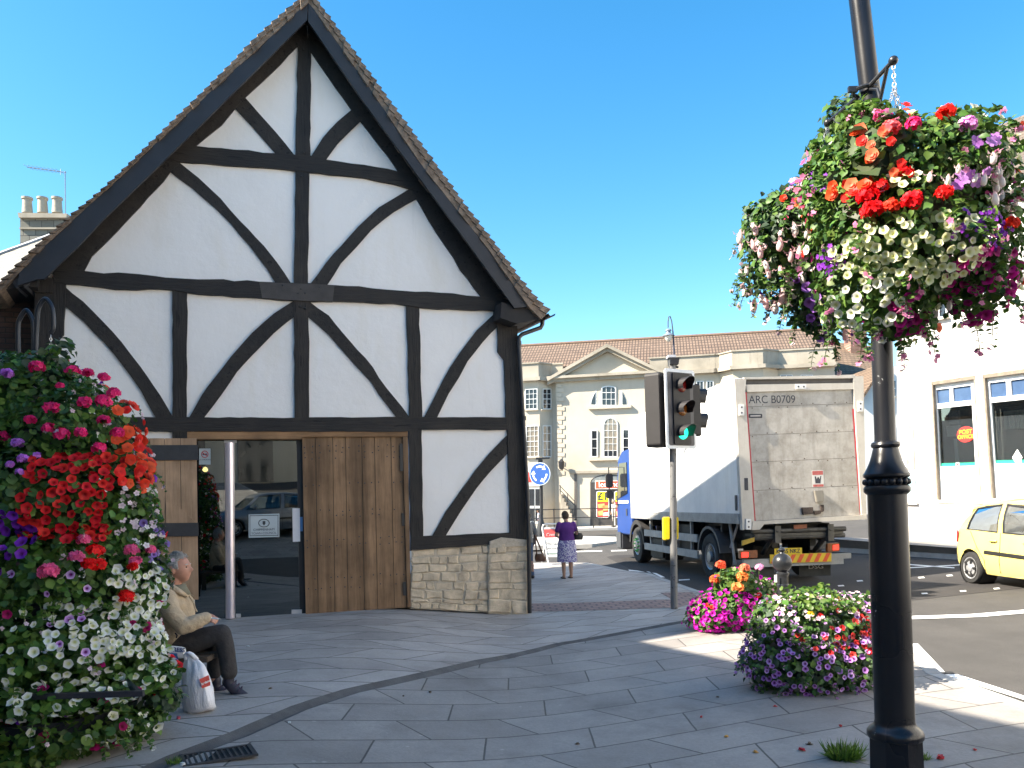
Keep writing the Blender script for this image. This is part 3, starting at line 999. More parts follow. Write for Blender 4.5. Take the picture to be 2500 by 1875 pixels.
MB().prism([fp(x, y, -0.078) for x, y in [(732.5, 1262), (739, 1262), (739, 1297), (733, 1297)]], HN * -0.01).build('blue_sticker', M('sticker_blue', (0.10, 0.25, 0.5), 0.5, 0.05), gd)

# warm lamp lit inside the hall
lp = fp(501, 1146, -1.0)
lamp = thing('wall_lamp', 'small lit warm lamp glowing inside the hall behind the glass door', 'lamp', tuple(lp))
MB().ball(lp, 0.04).build('bulb', glow('warm_bulb', (1.0, 0.62, 0.25), 14.0), lamp, True)
MB().tube([lp + ZV * 0.03, lp + ZV * 0.5], 0.008, 8).build('cord', pipe, lamp)
# ================================================================== BUILDINGS ACROSS THE ROAD
paneM = M('window_pane', (0.022, 0.026, 0.032), 0.06, 0.3, 1.5, 0, 1, 0, 0.8)
paneL = M('window_pane_pale', (0.22, 0.19, 0.15), 0.12, 0.3, 2.5, 0, 1, 0, 0.8)
whiteW = M('window_white', (0.80, 0.80, 0.78), 0.5, 0.03)

def window(root, fpf, x0, x1, y0, y1, off, nx, ny, pane=None, arch=0.0, slope=0.0, b=1.6, sill=True, bar=0.9, PXM=0.0266):
    """sash window traced on a wall: frame part with bars, pane as its sub-part; slope = y change per x pixel"""
    n = fpf.n
    Y = lambda x, y: y + (x - x0) * slope
    P = lambda x, y, o: fpf(x, Y(x, y), off + o)
    def outline(d):
        a, c, t, bt = x0 + d, x1 - d, y0 + d, y1 - d
        pts = [(a, bt), (c, bt)]
        if arch:
            m, r = (a + c) / 2, (c - a) / 2
            for k in range(11):
                an = math.pi * k / 10
                pts.append((m + r * math.cos(an), t + arch - arch * math.sin(an)))
        else:
            pts += [(c, t), (a, t)]
        return pts
    mb = MB()
    po, pi = outline(0), outline(b)
    k = len(po)
    vo, vi = [P(x, y, 0.06) for x, y in po], [P(x, y, 0.06) for x, y in pi]
    vb = [P(x, y, 0.0) for x, y in po]
    vc = [P(x, y, 0.0) for x, y in pi]
    mb.add(vo + vi + vb + vc, [(i, (i + 1) % k, k + (i + 1) % k, k + i) for i in range(k)] + [((i + 1) % k, i, 2 * k + i, 2 * k + (i + 1) % k) for i in range(k)] + [(k + i, k + (i + 1) % k, 3 * k + (i + 1) % k, 3 * k + i) for i in range(k)])
    for i in range(1, nx):
        x = x0 + (x1 - x0) * i / nx
        mb.prism([P(x - bar / 2, y0 + b + (arch * 0.1 if arch else 0), 0.045), P(x + bar / 2, y0 + b + (arch * 0.1 if arch else 0), 0.045), P(x + bar / 2, y1 - b, 0.045), P(x - bar / 2, y1 - b, 0.045)], n * -0.02)
    for j in range(1, ny):
        y = y0 + (y1 - y0) * j / ny
        h = bar * (1.5 if ny > 1 and j == ny // 2 else 1.0)
        mb.prism([P(x0 + b, y - h / 2, 0.047), P(x1 - b, y - h / 2, 0.047), P(x1 - b, y + h / 2, 0.047), P(x0 + b, y + h / 2, 0.047)], n * -0.02)
    f = mb.build('window', whiteW, root)
    mb = MB().add([P(x, y, 0.022) for x, y in outline(b * 0.5)], [tuple(range(k))])
    mb.build('pane', pane or paneM, f)
    if sill:
        MB().prism([P(x0 - 2, y1, 0.12), P(x1 + 2, y1, 0.12), P(x1 + 2, y1 + 2.6, 0.12), P(x0 - 2, y1 + 2.6, 0.12)], n * -0.12).build('sill', bath, f)
    return f

def bath_mat(name, c0, c1, c2, st=1.0):
    s = NT(name)
    v = s.coord()
    c = s.ramp(s.noise(v, 0.35, 6), [(0.3, c0), (0.5, c1), (0.75, c2)])
    d = s.noise(s.coord((1.5, 1.5, 0.25)), 1.6, 6, 0.7)
    c = s.mix(s.ramp(d, [(0.55, (0, 0, 0)), (0.85, (st * 0.6,) * 3)]), c, (0.16, 0.14, 0.11))
    s.set(c, 0.9, spec=0.2)
    s.bump(s.noise(v, 8, 5), 0.25, 0.02)
    return s.m
bath = bath_mat('bath_stone', (0.43, 0.375, 0.29), (0.52, 0.46, 0.37), (0.58, 0.52, 0.43), 0.35)
bath_d = bath_mat('bath_stone_dirty', (0.20, 0.18, 0.145), (0.36, 0.32, 0.26), (0.48, 0.44, 0.37), 1.5)

IB = R(11.0)
ID = Vector((math.cos(IB), -math.sin(IB), 0))
IN = Vector((-math.sin(IB), -math.cos(IB), 0))
IO = at(1420, 1283, 52.0)
IO.z = 0.0
def fi(x, y, off=0.0):
    return on_plane(x, y, IO + IN * off, IN)
fi.n = IN
shop = thing('stone_shop_building', 'long pale stone building with a triangular pediment and brown pantile roof', 'building', tuple(IO), -IB)
BK = IN * -9.0
G0 = Vector((0, 0, -0.1))
def low(p):
    return Vector((p.x, p.y, -0.1))
# main wall, central block with pediment, canted bays
def wallpiece(name, plan, ztop, mat=bath, base=-0.1):
    mb = MB()
    ring = [Vector((p.x, p.y, base)) for p in plan]
    mb.loft([ring, [Vector((p.x, p.y, ztop)) for p in plan]])
    return mb.build(name, mat, shop)
def pl(x, off):
    p = fi(x, 1000, off)
    return Vector((p.x, p.y, 0))
ZT = fi(1420, 926).z
wallpiece('wall', [pl(1150, 0), pl(2041, 0), pl(2041, 0) + BK, pl(1150, 0) + BK], ZT)
wallpiece('central_block', [pl(1358, -0.1), pl(1358, 0.35), pl(1609, 0.35), pl(1609, -0.1)], ZT + 0.1)
wallpiece('bay', [pl(1180, -0.1), pl(1180, 0.85), pl(1317, 0.85), pl(1349, 0.0), pl(1349, -0.1)], ZT - 0.05)
wallpiece('bay', [pl(1752, -0.1), pl(1760, 0.0), pl(1792, 0.85), pl(1866, 0.85), pl(1903, 0.0), pl(1903, -0.1)], ZT - 0.05)
# cornice and parapet following the plan
def run(name, pts, z0, z1, out, mat=bath_d):
    """moulding along plan points (px, off)"""
    mb = MB()
    for (xa, oa), (xb, ob) in zip(pts, pts[1:]):
        a, b = pl(xa, oa), pl(xb, ob)
        d = (b - a).normalized()
        nn = Vector((d.y, -d.x, 0))
        a2, b2 = a - d * out * 0.4, b + d * out * 0.4
        q = [a2 + nn * out, b2 + nn * out, b2 - nn * 0.35, a2 - nn * 0.35]
        mb.prism([p + ZV * z0 for p in q], ZV * (z1 - z0))
    return mb.build(name, mat, shop)
ZP = fi(1300, 895, 0.4).z
lp_ = [(1180, 0.85), (1317, 0.85), (1349, 0.02), (1376, 0.02)]
rp_ = [(1590, 0.02), (1750, 0.02), (1760, 0.02), (1792, 0.85), (1866, 0.85), (1903, 0.02), (2041, 0.02)]
for pts in (lp_, rp_):
    run('cornice', pts, ZT - 0.07, ZT + 0.16, 0.32)
    run('parapet', pts, ZT + 0.16, ZP + 0.1, 0.05, bath_d)
    run('coping', pts, ZP + 0.1, ZP + 0.18, 0.12, bath_d)
# pediment
pa, pb, pc = fi(1348, 926, 0.35), fi(1483, 849, 0.35), fi(1612, 915, 0.35)
zb = (pa.z + 0.0)
pa.z = pc.z = zb
MB().prism([pa + ID * 0.35 + ZV * 0.15, pb - ZV * 0.3, pc - ID * 0.35 + ZV * 0.15], IN * -1.2).build('tympanum', bath, shop)
mb = MB()
for e0, e1 in ((pa, pb), (pc, pb)):
    d = (e1 - e0).normalized()
    up = Vector((0, 0, 1))
    for o, h0, h1 in ((0.50, -0.05, 0.16), (0.32, -0.26, -0.05)):
        mb.prism([e0 - d * 0.3 + up * h0 + IN * o, e1 + up * h0 + IN * o, e1 + up * h1 + IN * o, e0 - d * 0.3 + up * h1 + IN * o], IN * (-1.2 - o))
mb.build('raking_cornice', bath_d, shop)
mb = MB()
for o, h0, h1 in ((0.45, -0.02, 0.14), (0.25, -0.22, -0.02)):
    mb.prism([pa - ID * 0.3 + ZV * h0 + IN * o, pc + ID * 0.3 + ZV * h0 + IN * o, pc + ID * 0.3 + ZV * h1 + IN * o, pa - ID * 0.3 + ZV * h1 + IN * o], IN * (-0.6 - o))
mb.build('pediment_cornice', bath_d, shop)
# roof
tile = course_mat('pantile', (0.19, 0.128, 0.092), (0.24, 0.165, 0.118), (0.07, 0.048, 0.036), 0.20, 0.26, 0.035, True, 0.85, 0.6, 0.0, 0, 0.2, 0.03, 'x', 0.0)
ra, rb = fi(1120, 905, -0.5), fi(2041, 868, -0.5)
rc, rd = fi(2023, 803, -5.0), fi(1120, 854, -5.0)
zr = (rc.z + rd.z) / 2
mb = MB().quad(ra, rb, rc, rd)
re, rf = rb + BK, ra + BK
mb.quad(rd, rc, re, rf)
mb.add([rb, rc, re], [(0, 1, 2)])
mb.build('roof', tile, shop, fix=False)
MB().tube([rd + ZV * 0.02, rc + ZV * 0.02], 0.13, 8).build('ridge_tiles', M('ridge_clay', (0.17, 0.11, 0.08), 0.85, 0.2), shop, True)
# quoins
mb = MB()
k = 0
y = 936
while y < 1150:
    wq = 18 if k % 2 else 11
    mb.prism([fi(1360.5, y + 0.8, 0.39), fi(1360.5 + wq, y + 0.8, 0.39), fi(1360.5 + wq, y + 10.4, 0.39), fi(1360.5, y + 10.4, 0.39)], IN * -0.06)
    y += 11.2
    k += 1
mb.build('quoins', bath, shop)
# windows
window(shop, fi, 1282, 1312, 950, 1000, 0.86, 3, 4, slope=-0.05)
window(shop, fi, 1284, 1315, 1040, 1116, 0.86, 3, 6, slope=-0.04, pane=paneL)
def canted(y0, y1, ny, pane):
    a, b = pl(1317, 0.85), pl(1349, 0.0)
    d = (b - a).normalized()
    nn = Vector((d.y, -d.x, 0))
    fn = lambda x, y, o=0.0: on_plane(x, y, a + nn * o, nn)
    fn.n = nn
    window(shop, fn, 1325, 1346, y0, y1, 0.01, 2, ny, pane=pane)
canted(949, 999, 4, paneM)
canted(1039, 1116, 4, paneL)
window(shop, fi, 1468, 1504, 942, 991, 0.36, 3, 3, arch=5.5, sill=False, b=2.2)
for sgn, xm in ((-1, 1456), (1, 1517)):                        # quarter lights either side
    q = [(xm, 991), (xm, 952)] + [(xm + sgn * 15.5 * (1 - (1 - t) ** 1.6), 952 + 39 * t) for t in (0.25, 0.5, 0.75, 1.0)]
    f = MB().prism([fi(x, y, 0.37) for x, y in q], IN * -0.03).build('quarter_window', whiteW, shop)
    cx, cy = sum(p[0] for p in q) / 6, sum(p[1] for p in q) / 6
    MB().prism([fi(cx + (x - cx) * 0.72, cy + (y - cy) * 0.8, 0.385) for x, y in q], IN * -0.01).build('pane', paneM, f)
MB().prism([fi(x, y, 0.55) for x, y in [(1436, 991), (1541, 988), (1541, 995), (1436, 999)]], IN * -0.25).build('window_ledge', bath, shop)
window(shop, fi, 1473, 1508, 1019, 1116, 0.36, 3, 6, arch=17, pane=paneL, sill=False, b=2.0)
MB().prism([fi(x, y, 0.40) for x, y in [(1476, 1101), (1506, 1100), (1506, 1114), (1476, 1114)]], IN * -0.01).build('open_sash_gap', paneM, shop)
window(shop, fi, 1443, 1459, 1050, 1116, 0.36, 1, 3, sill=False, b=2.0)
window(shop, fi, 1520, 1536, 1048, 1114, 0.36, 1, 3, sill=False, b=2.0)
MB().prism([fi(x, y, 0.58) for x, y in [(1437, 1118), (1540, 1115), (1540, 1122), (1437, 1125)]], IN * -0.25).build('window_ledge', bath, shop)
for x0, x1 in ((1905, 1935), (1955, 1985)):
    window(shop, fi, x0, x1, 915, 990, 0.01, 2, 3)
for x0, x1 in ((1700, 1718), (1725, 1742)):
    window(shop, fi, x0, x1, 930, 990, 0.01, 2, 3)
# ground floor band, pilaster and the arched shop entrance
MB().prism([fi(x, y, 0.50) for x, y in [(1390, 1150), (1580, 1146), (1580, 1153), (1390, 1156)]], IN * -0.2).build('band_course', bath_d, shop)
MB().prism([fi(x, y, 0.44) for x, y in [(1402, 1157), (1408, 1157), (1408, 1283), (1402, 1283)]], IN * -0.12).build('drainpipe', M('lead_pipe', (0.10, 0.09, 0.08), 0.6), shop)
def arch_poly(x0, x1, yt, rise, yb, k=12):
    m, h = (x0 + x1) / 2, (x1 - x0) / 2
    return [(x0, yb), (x1, yb)] + [(m + h * math.cos(math.pi * i / k), yt + rise - rise * math.sin(math.pi * i / k)) for i in range(k + 1)]
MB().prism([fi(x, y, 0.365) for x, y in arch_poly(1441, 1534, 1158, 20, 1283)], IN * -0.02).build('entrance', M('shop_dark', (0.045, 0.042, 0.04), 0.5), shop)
MB().prism([fi(x, y, 0.38) for x, y in arch_poly(1444, 1531, 1160, 18, 1176)], IN * -0.01).build('fanlight', M('fanlight_grey', (0.20, 0.22, 0.22), 0.2), shop)
sg = MB().prism([fi(x, y, 0.44) for x, y in [(1453, 1174), (1534, 1173), (1534, 1193), (1453, 1194.5)]], IN * -0.06).build('shop_sign', M('sign_cream', (0.85, 0.80, 0.75), 0.5), shop)
MB().prism([fi(x, y, 0.445) for x, y in [(1454.5, 1175.5), (1510, 1174.5), (1510, 1191.5), (1454.5, 1193)]], IN * -0.01).build('sign_face', M('sign_red_face', (0.75, 0.09, 0.035), 0.5, 0.04), sg)
MB().prism([fi(x, y, 0.445) for x, y in [(1510, 1174.5), (1533, 1174), (1533, 1191), (1510, 1191.5)]], IN * -0.01).build('sign_face', M('sign_orange_face', (0.85, 0.26, 0.02), 0.5, 0.04), sg)
wt = M('white_lettering', (0.88, 0.88, 0.86), 0.5, 0.02)
text('sign_text', 'Iceland', wt, sg, fi(1461, 1183.8, 0.447), ID, ZV, 0.46, 0.004, 'LEFT', bold=0.008)
text('sign_text', 'Foods', wt, sg, fi(1512, 1182.5, 0.447), ID, ZV, 0.34, 0.004, 'LEFT')
yel = M('poster_yellow', (0.80, 0.68, 0.02), 0.5, 0.04)
pr = M('poster_red', (0.66, 0.05, 0.04), 0.5, 0.06)
def rrect(x0, y0, x1, y1, r, k=4):
    out = []
    for cx, cy, a0 in ((x1 - r, y1 - r, 0), (x0 + r, y1 - r, 90), (x0 + r, y0 + r, 180), (x1 - r, y0 + r, 270)):
        out += [(cx + r * math.cos(R(a0 + 90 * i / k)), cy + r * math.sin(R(a0 + 90 * i / k))) for i in range(k + 1)]
    return out
def poster(x0, x1, letter=True):
    p = MB().prism([fi(x, y, 0.42) for x, y in rrect(x0, 1199, x1, 1264, 4)], IN * -0.04).build('poster', wt, shop)
    MB().prism([fi(x, y, 0.424) for x, y in rrect(x0 + 1.5, 1200.5, x1 - 1.5, 1262.5, 3)], IN * -0.006).build('poster_panel', pr, p)
    MB().prism([fi(x, y, 0.428) for x, y in rrect(x0 + 2, 1201, x1 - 2, 1225, 3)], IN * -0.006).build('poster_panel', yel, p)
    for (a, b, c, d) in ((3, 1229, 20, 1240), (15, 1233, 28, 1246), (3, 1246, 16, 1258), (14, 1250, 28, 1259)):
        MB().prism([fi(x0 + x, y, 0.43) for x, y in ((a, b + 2), (c, b), (c + 1, d), (a + 2, d + 1))], IN * -0.006).build('food_picture', M('food_%d' % (a % 3), [(0.8, 0.35, 0.12), (0.8, 0.75, 0.7), (0.7, 0.6, 0.5)][a % 3], 0.6, 0.3, 4), p)
    if letter:
        text('poster_text', '\u00a31', ink, p, fi((x0 + x1) / 2, 1213, 0.43), ID, ZV, 0.66, 0.004, 'CENTER', bold=0.012)
poster(1456, 1487)
poster(1500, 1531)
# left shop: glazed doors under the bay
MB().prism([fi(x, y, 0.90) for x, y in [(1240, 1136), (1317, 1133), (1317, 1187), (1240, 1188)]], IN * -0.12).build('shop_fascia', M('fascia_white', (0.62, 0.58, 0.54), 0.6), shop)
sd_ = MB().prism([fi(x, y, 0.92) for x, y in [(1283, 1153), (1297, 1153), (1297, 1177), (1283, 1177)]], IN * -0.06).build('hanging_sign', pr, shop)
mb = MB()
mb.prism([fi(x, y, 0.88) for x, y in [(1240, 1190), (1322, 1190), (1322, 1279), (1240, 1279)]], IN * -0.06)
mb.build('shop_doors', M('door_silver', (0.42, 0.43, 0.42), 0.4, 0.05), shop)
for x0, x1 in ((1246, 1266), (1268, 1288), (1291, 1304), (1307, 1320)):
    MB().prism([fi(x, y, 0.895) for x, y in [(x0, 1194), (x1, 1194), (x1, 1272), (x0, 1272)]], IN * -0.01).build('door_pane', paneM, shop)
    MB().prism([fi(x, y, 0.905) for x, y in [(x0, 1235), (x1, 1235), (x1, 1241), (x0, 1241)]], IN * -0.008).build('door_band', M('band_grey', (0.55, 0.55, 0.53), 0.5), shop)
# outside stair with rails, lantern
st = MB()
for k in range(8):
    x = 1368 + k * 4.6
    st.prism([fi(x, 1207 + k * 9.2, 1.2), fi(x + 4.6, 1207 + k * 9.2, 1.2), fi(x + 4.6, 1284, 1.2), fi(x, 1284, 1.2)], IN * -0.83)
st.build('stair', bath_d, shop)
mb = MB()
for dy in (-10, -20):
    mb.tube([fi(1366, 1205 + dy, 1.25), fi(1404, 1245 + dy, 1.25)], 0.025, 6)
for x, y in ((1368, 1207), (1386, 1226), (1403, 1246)):
    mb.tube([fi(x, y, 1.25), fi(x, y - 22, 1.25)], 0.025, 6)
mb.build('stair_rail', pipe, shop)
ln = MB().lathe([(0.05, 0), (0.16, 0.1), (0.2, 0.5), (0.1, 0.62), (0.03, 0.7)], fi(1371, 1147, 0.75), 6)
ln.tube([fi(1371, 1140, 0.36), fi(1371, 1134, 0.6), fi(1371, 1136, 0.75)], 0.03, 6)
ln.build('lantern', pipe, shop)

# railing on the pavement edge
rl = thing('railing', 'thin black pavement railing in front of the pale stone shops', 'railing', (1.5, 48.2, 0))
ry = 48.2
zs = lambda y_: at(1400, y_, ry).z
mb = MB()
for yy in (1246, 1267):
    mb.tube([at(1240, yy, ry), at(1530, yy - 6, ry)], 0.03, 6)
mb.build('rails', pipe, rl)
for x in (1260, 1304, 1352, 1398, 1448, 1497, 1530):
    p = at(x, 1246, ry)
    MB().tube([Vector((p.x, ry, 0)), p + ZV * 0.1], 0.035, 6).build('rail_post', pipe, rl)

# white house and its brown roof to the right of the lorry
wr = thing('white_house', 'white rendered house with brown tiled roof beside the pale stone building', 'house', tuple(low(at(2150, 1300, 44))), 0)
rend = M('white_render', (0.78, 0.76, 0.72), 0.85, 0.05, 1.0, 0.15, 10)
roofb = course_mat('brown_tile', (0.17, 0.115, 0.075), (0.22, 0.15, 0.10), (0.06, 0.04, 0.03), 0.3, 0.22, 0.02, True, 0.9, 0.5)
g = [at(x, y, 44) for x, y in [(2106, 1330), (2106, 975), (2160, 895), (2260, 895), (2260, 1330)]]
MB().prism([Vector((p.x, p.y, p.z)) for p in g], (0, 6, 0)).build('wall', rend, wr)
mb = MB().prism([at(2104, 980, 43.6), at(2160, 893, 43.6), at(2160, 885, 43.6), at(2098, 978, 43.6)], (0, 6.5, 0))
mb.prism([at(2030, 835, 60), at(2150, 848, 60), at(2128, 935, 52), at(2030, 935, 52)], (0, 0.3, 0.1))
mb.build('roof', roofb, wr)
MB().prism([at(x, y, 53) for x, y in [(2040, 930), (2125, 930), (2125, 1300), (2040, 1300)]], (0, 4, 0)).build('wall', rend, wr)
fw = lambda x, y, o=0.0: on_plane(x, y, at(2150, 1300, 44) + Vector((0, -o, 0)), Vector((0, -1, 0)))
fw.n = Vector((0, -1, 0))
for y0, y1 in ((928, 968), (1040, 1078), (1190, 1230)):
    window(wr, fw, 2168, 2188, y0, y1, 0.02, 2, 2)
mb = MB().prism([at(x, y, 58) for x, y in [(2077, 796), (2116, 797), (2116, 870), (2077, 870)]], (0, 1.2, 0))
mb.build('chimney', course_mat('red_brick', (0.22, 0.095, 0.065), (0.29, 0.13, 0.09), (0.3, 0.25, 0.2), 0.3, 0.1, 0.012, True), wr)
MB().prism([at(x, y, 57.9) for x, y in [(2074, 790), (2119, 791), (2119, 797), (2074, 796)]], (0, 1.4, 0)).build('chimney_cap', bath_d, wr)

# ------------------------------------------------------------------ post office on the right
PO_ = Vector((10.85, 22.5, 0.0))
PD = Vector((0.5, -0.866, 0)).normalized()
PN = Vector((-0.866, -0.5, 0)).normalized()
def fo(x, y, off=0.0):
    return on_plane(x, y, PO_ + PN * off, PN)
fo.n = PN
po = thing('white_corner_building', 'tall white rendered building with large shop windows and a red oval sign', 'building', tuple(PO_), math.atan2(PD.y, PD.x))
porend = bath_mat('shop_render', (0.52, 0.49, 0.455), (0.58, 0.555, 0.53), (0.61, 0.585, 0.565), 0.25)
mb = MB()
TY = lambda x: 607 - (x - 2190) * 0.54
for q in ([(2190, TY(2190)), (2277, TY(2277)), (2277, 940), (2291, 1225), (2291, 1350), (2190, 1330)],
          [(2277, TY(2277)), (2377, TY(2377)), (2377, 926), (2277, 940)],
          [(2291, 1225), (2394, 1227), (2394, 1360), (2291, 1350)],
          [(2377, TY(2377)), (2404, TY(2404)), (2404, 923), (2425, 1222), (2425, 1365), (2394, 1360), (2394, 1227), (2377, 926)],
          [(2404, TY(2404)), (2700, TY(2700)), (2700, 883), (2404, 923)],
          [(2425, 1222), (2700, 1234), (2700, 1420), (2425, 1365)],
          [(2545, 905), (2700, 884), (2700, 1233), (2565, 1227)]):
    mb.prism([fo(x, y, 0) for x, y in q], PN * -0.22)
mb.build('wall', porend, po)
MB().prism([fo(x, y, -0.9) for x, y in [(2195, TY(2195) + 20), (2690, TY(2690) + 20), (2690, 1400), (2195, 1330)]], PN * -7).build('rear_wall', porend, po)
MB().prism([fo(2190, TY(2190), 0), fo(2190, TY(2190), 0) + PN * -7, low(fo(2190, 1330, 0)) + PN * -7, low(fo(2190, 1330, 0))], PD * 0.2).build('side_wall', porend, po)
mb = MB()
for o, d0, d1 in ((0.12, 26, 0), (0.30, 6, -12), (0.22, -12, -22)):
    mb.prism([fo(2185, TY(2185) + d0 * 0.6, o), fo(2700, TY(2700) + d0, o), fo(2700, TY(2700) + d1, o), fo(2185, TY(2185) + d1 * 0.6, o)], PN * (-0.3 - o))
for k in range(30):
    x = 2200 + k * 16
    mb.prism([fo(x, TY(x) - 1, 0.27), fo(x + 8, TY(x + 8) - 1, 0.27), fo(x + 8, TY(x + 8) + 9, 0.27), fo(x, TY(x) + 9, 0.27)], PN * -0.2)
mb.build('cornice', M('cornice_stone', (0.62, 0.58, 0.52), 0.85, 0.12), po)
ptile = course_mat('grey_brown_tile', (0.115, 0.09, 0.07), (0.16, 0.127, 0.098), (0.05, 0.04, 0.032), 0.28, 0.13, 0.012, True, 0.9, 0.5)
e0, e1 = fo(2180, TY(2180) - 16, 0.3), fo(2700, TY(2700) - 20, 0.3)
r0, r1 = fo(2330, 352, -3.2), fo(2700, 196, -3.2)
MB().quad(e0, e1, r1, r0).add([e0, r0, e0 + PN * -6.5], [(0, 1, 2)]).quad(r0, r1, e1 + PN * -6.5, e0 + PN * -6.5).build('roof', ptile, po, fix=False)

def shopwindow(quad, strip, panes, mull):
    """quad: outer corners (tl, tr, br, bl) in px; recessed frame, top lights, main glass, green band, lower panel"""
    tl, tr, br, bl = quad
    def uv(u, v, o):
        x = (tl[0] * (1 - u) + tr[0] * u) * (1 - v) + (bl[0] * (1 - u) + br[0] * u) * v
        y = (tl[1] * (1 - u) + tr[1] * u) * (1 - v) + (bl[1] * (1 - u) + br[1] * u) * v
        return fo(x, y, o)
    def rect(u0, v0, u1, v1, o, d):
        return [uv(u0, v0, o), uv(u1, v0, o), uv(u1, v1, o), uv(u0, v1, o)], PN * -d
    mb = MB()
    for r_ in ((0, 0, 1, 0.045), (0, 0.165, 1, 0.205), (0, 0.045, 0.075, 0.7), (0.925, 0.045, 1, 0.7), (mull - 0.04, 0.045, mull + 0.04, 0.165), (0, 0.70, 1, 0.985)):
        mb.prism(*rect(*r_, -0.10, 0.08))
    f = mb.build('shop_window', whiteW, po)
    for u0, u1 in ((0.075, mull - 0.04), (mull + 0.04, 0.925)):
        mb = MB()
        mb.prism(*rect(u0, 0.045, u1, 0.165, -0.15, 0.02))
        mb.build('top_light', M('top_light_blue', (0.055, 0.10, 0.19), 0.15, 0.1), f)
    mb = MB()
    mb.prism(*rect(0.075, 0.205, 0.925, 0.70, -0.15, 0.015))
    gl = mb.build('pane', glass_mat('shop_glass', (0.5, 0.55, 0.55), 0.10, 1.5, 0.01), f)
    mb = MB()
    mb.prism(*rect(0.075, 0.672, 0.925, 0.70, -0.145, 0.01))
    mb.build('green_band', M('band_green', (0.01, 0.32, 0.20), 0.5, 0.03), f)
    mb = MB()
    mb.prism(*rect(0.46, 0.67, 0.54, 0.705, -0.142, 0.01))
    mb.build('band_label', wt, f)
    c = uv(0.5, 0.6875, -0.141)
    MB().lathe([(0.028, 0), (0.028, 0.004)], c, 12, PN).build('band_dot', pr, f)
    mb = MB()
    for r_ in ((-0.035, -0.012, 0.0, 1.0), (-0.035, -0.03, 1.03, 0.0), (1.0, 0.0, 1.018, 1.0)):
        mb.prism(*rect(*r_, 0.012, 0.12))
    mb.build('reveal_shade', M('reveal_shade_brown', (0.20, 0.165, 0.125), 0.8, 0.3, 6), f)  # strips on the wall face, coloured brown as shaded window reveals
    mb = MB()
    mb.prism(*rect(-0.03, 0.985, 1.03, 1.01, 0.03, 0.15))
    mb.build('sill', M('cornice_stone', (0.62, 0.58, 0.52)), f)
    mb = MB()
    mb.prism(*rect(0.0, 0.18, 1.0, 1.0, -0.85, 0.02))
    mb.build('room_back', M('shop_interior', (0.16, 0.145, 0.13), 0.9, 0.4, 1.5), f)
    return f, uv
f1, uv1 = shopwindow(((2277, 940), (2377, 926), (2394, 1227), (2291, 1225)), 0, 0, 0.44)
f2, uv2 = shopwindow(((2404, 923), (2545, 904), (2565, 1227), (2425, 1222)), 0, 0, 0.40)
cpo = fo(2357.5, 1060.5, -0.12)
ov = MB().add([], [])
ring = [cpo + PD * 0.235 * math.cos(2 * math.pi * k / 28) + ZV * 0.205 * math.sin(2 * math.pi * k / 28) for k in range(28)]
ovs = MB().prism(ring, PN * -0.02).build('oval_sign', M('post_red', (0.70, 0.035, 0.03), 0.4, 0.04), f1)
gold = M('post_yellow', (0.85, 0.60, 0.03), 0.5, 0.04)
text('sign_text', 'POST', gold, ovs, cpo + PN * 0.004 + ZV * 0.065, PD, ZV, 0.145, 0.002, 'CENTER', bold=0.002)
text('sign_text', 'OFFICE', gold, ovs, cpo + PN * 0.004 - ZV * 0.065, PD, ZV, 0.135, 0.002, 'CENTER', bold=0.002)
mb = MB()
for a_, b_, o_ in ((0.33, 0.27, -0.4),):
    mb.prism([uv1(0.36, 0.235, -0.35), uv1(0.58, 0.235, -0.35), uv1(0.58, 0.345, -0.35), uv1(0.36, 0.345, -0.35)], PN * -0.1)
mb.build('screen', M('tv_grey', (0.30, 0.31, 0.33), 0.4), f1)
MB().prism([uv1(0.28, 0.36, -0.5), uv1(0.62, 0.36, -0.5), uv1(0.62, 0.45, -0.5), uv1(0.28, 0.45, -0.5)], PN * -0.02).build('board', wt, f1)
MB().prism([uv1(0.44, 0.47, -0.3), uv1(0.50, 0.47, -0.3), uv1(0.54, 0.67, -0.3), uv1(0.45, 0.67, -0.3)], PN * -0.03).build('board', wt, f1)
mb = MB()
for k in range(14):
    u0 = 0.28 + k * 0.045
    mb.prism([uv2(u0, 0.285, -0.3), uv2(u0 + 0.024, 0.28, -0.33), uv2(u0 + 0.024, 0.425, -0.33), uv2(u0, 0.43, -0.3)], PN * -0.01)
    mb.prism([uv2(u0 + 0.024, 0.28, -0.33), uv2(u0 + 0.045, 0.285, -0.3), uv2(u0 + 0.045, 0.43, -0.3), uv2(u0 + 0.024, 0.425, -0.33)], PN * -0.01)
mb.build('pleated_blind', M('blind_white', (0.8, 0.79, 0.72), 0.8, 0.05), f2)
MB().prism([fo(x, y, -0.13) for x, y in [(2471, 1117), (2483.5, 1097), (2496, 1117), (2483.5, 1136)]], PN * -0.01).build('diamond_sticker', wt, f2)
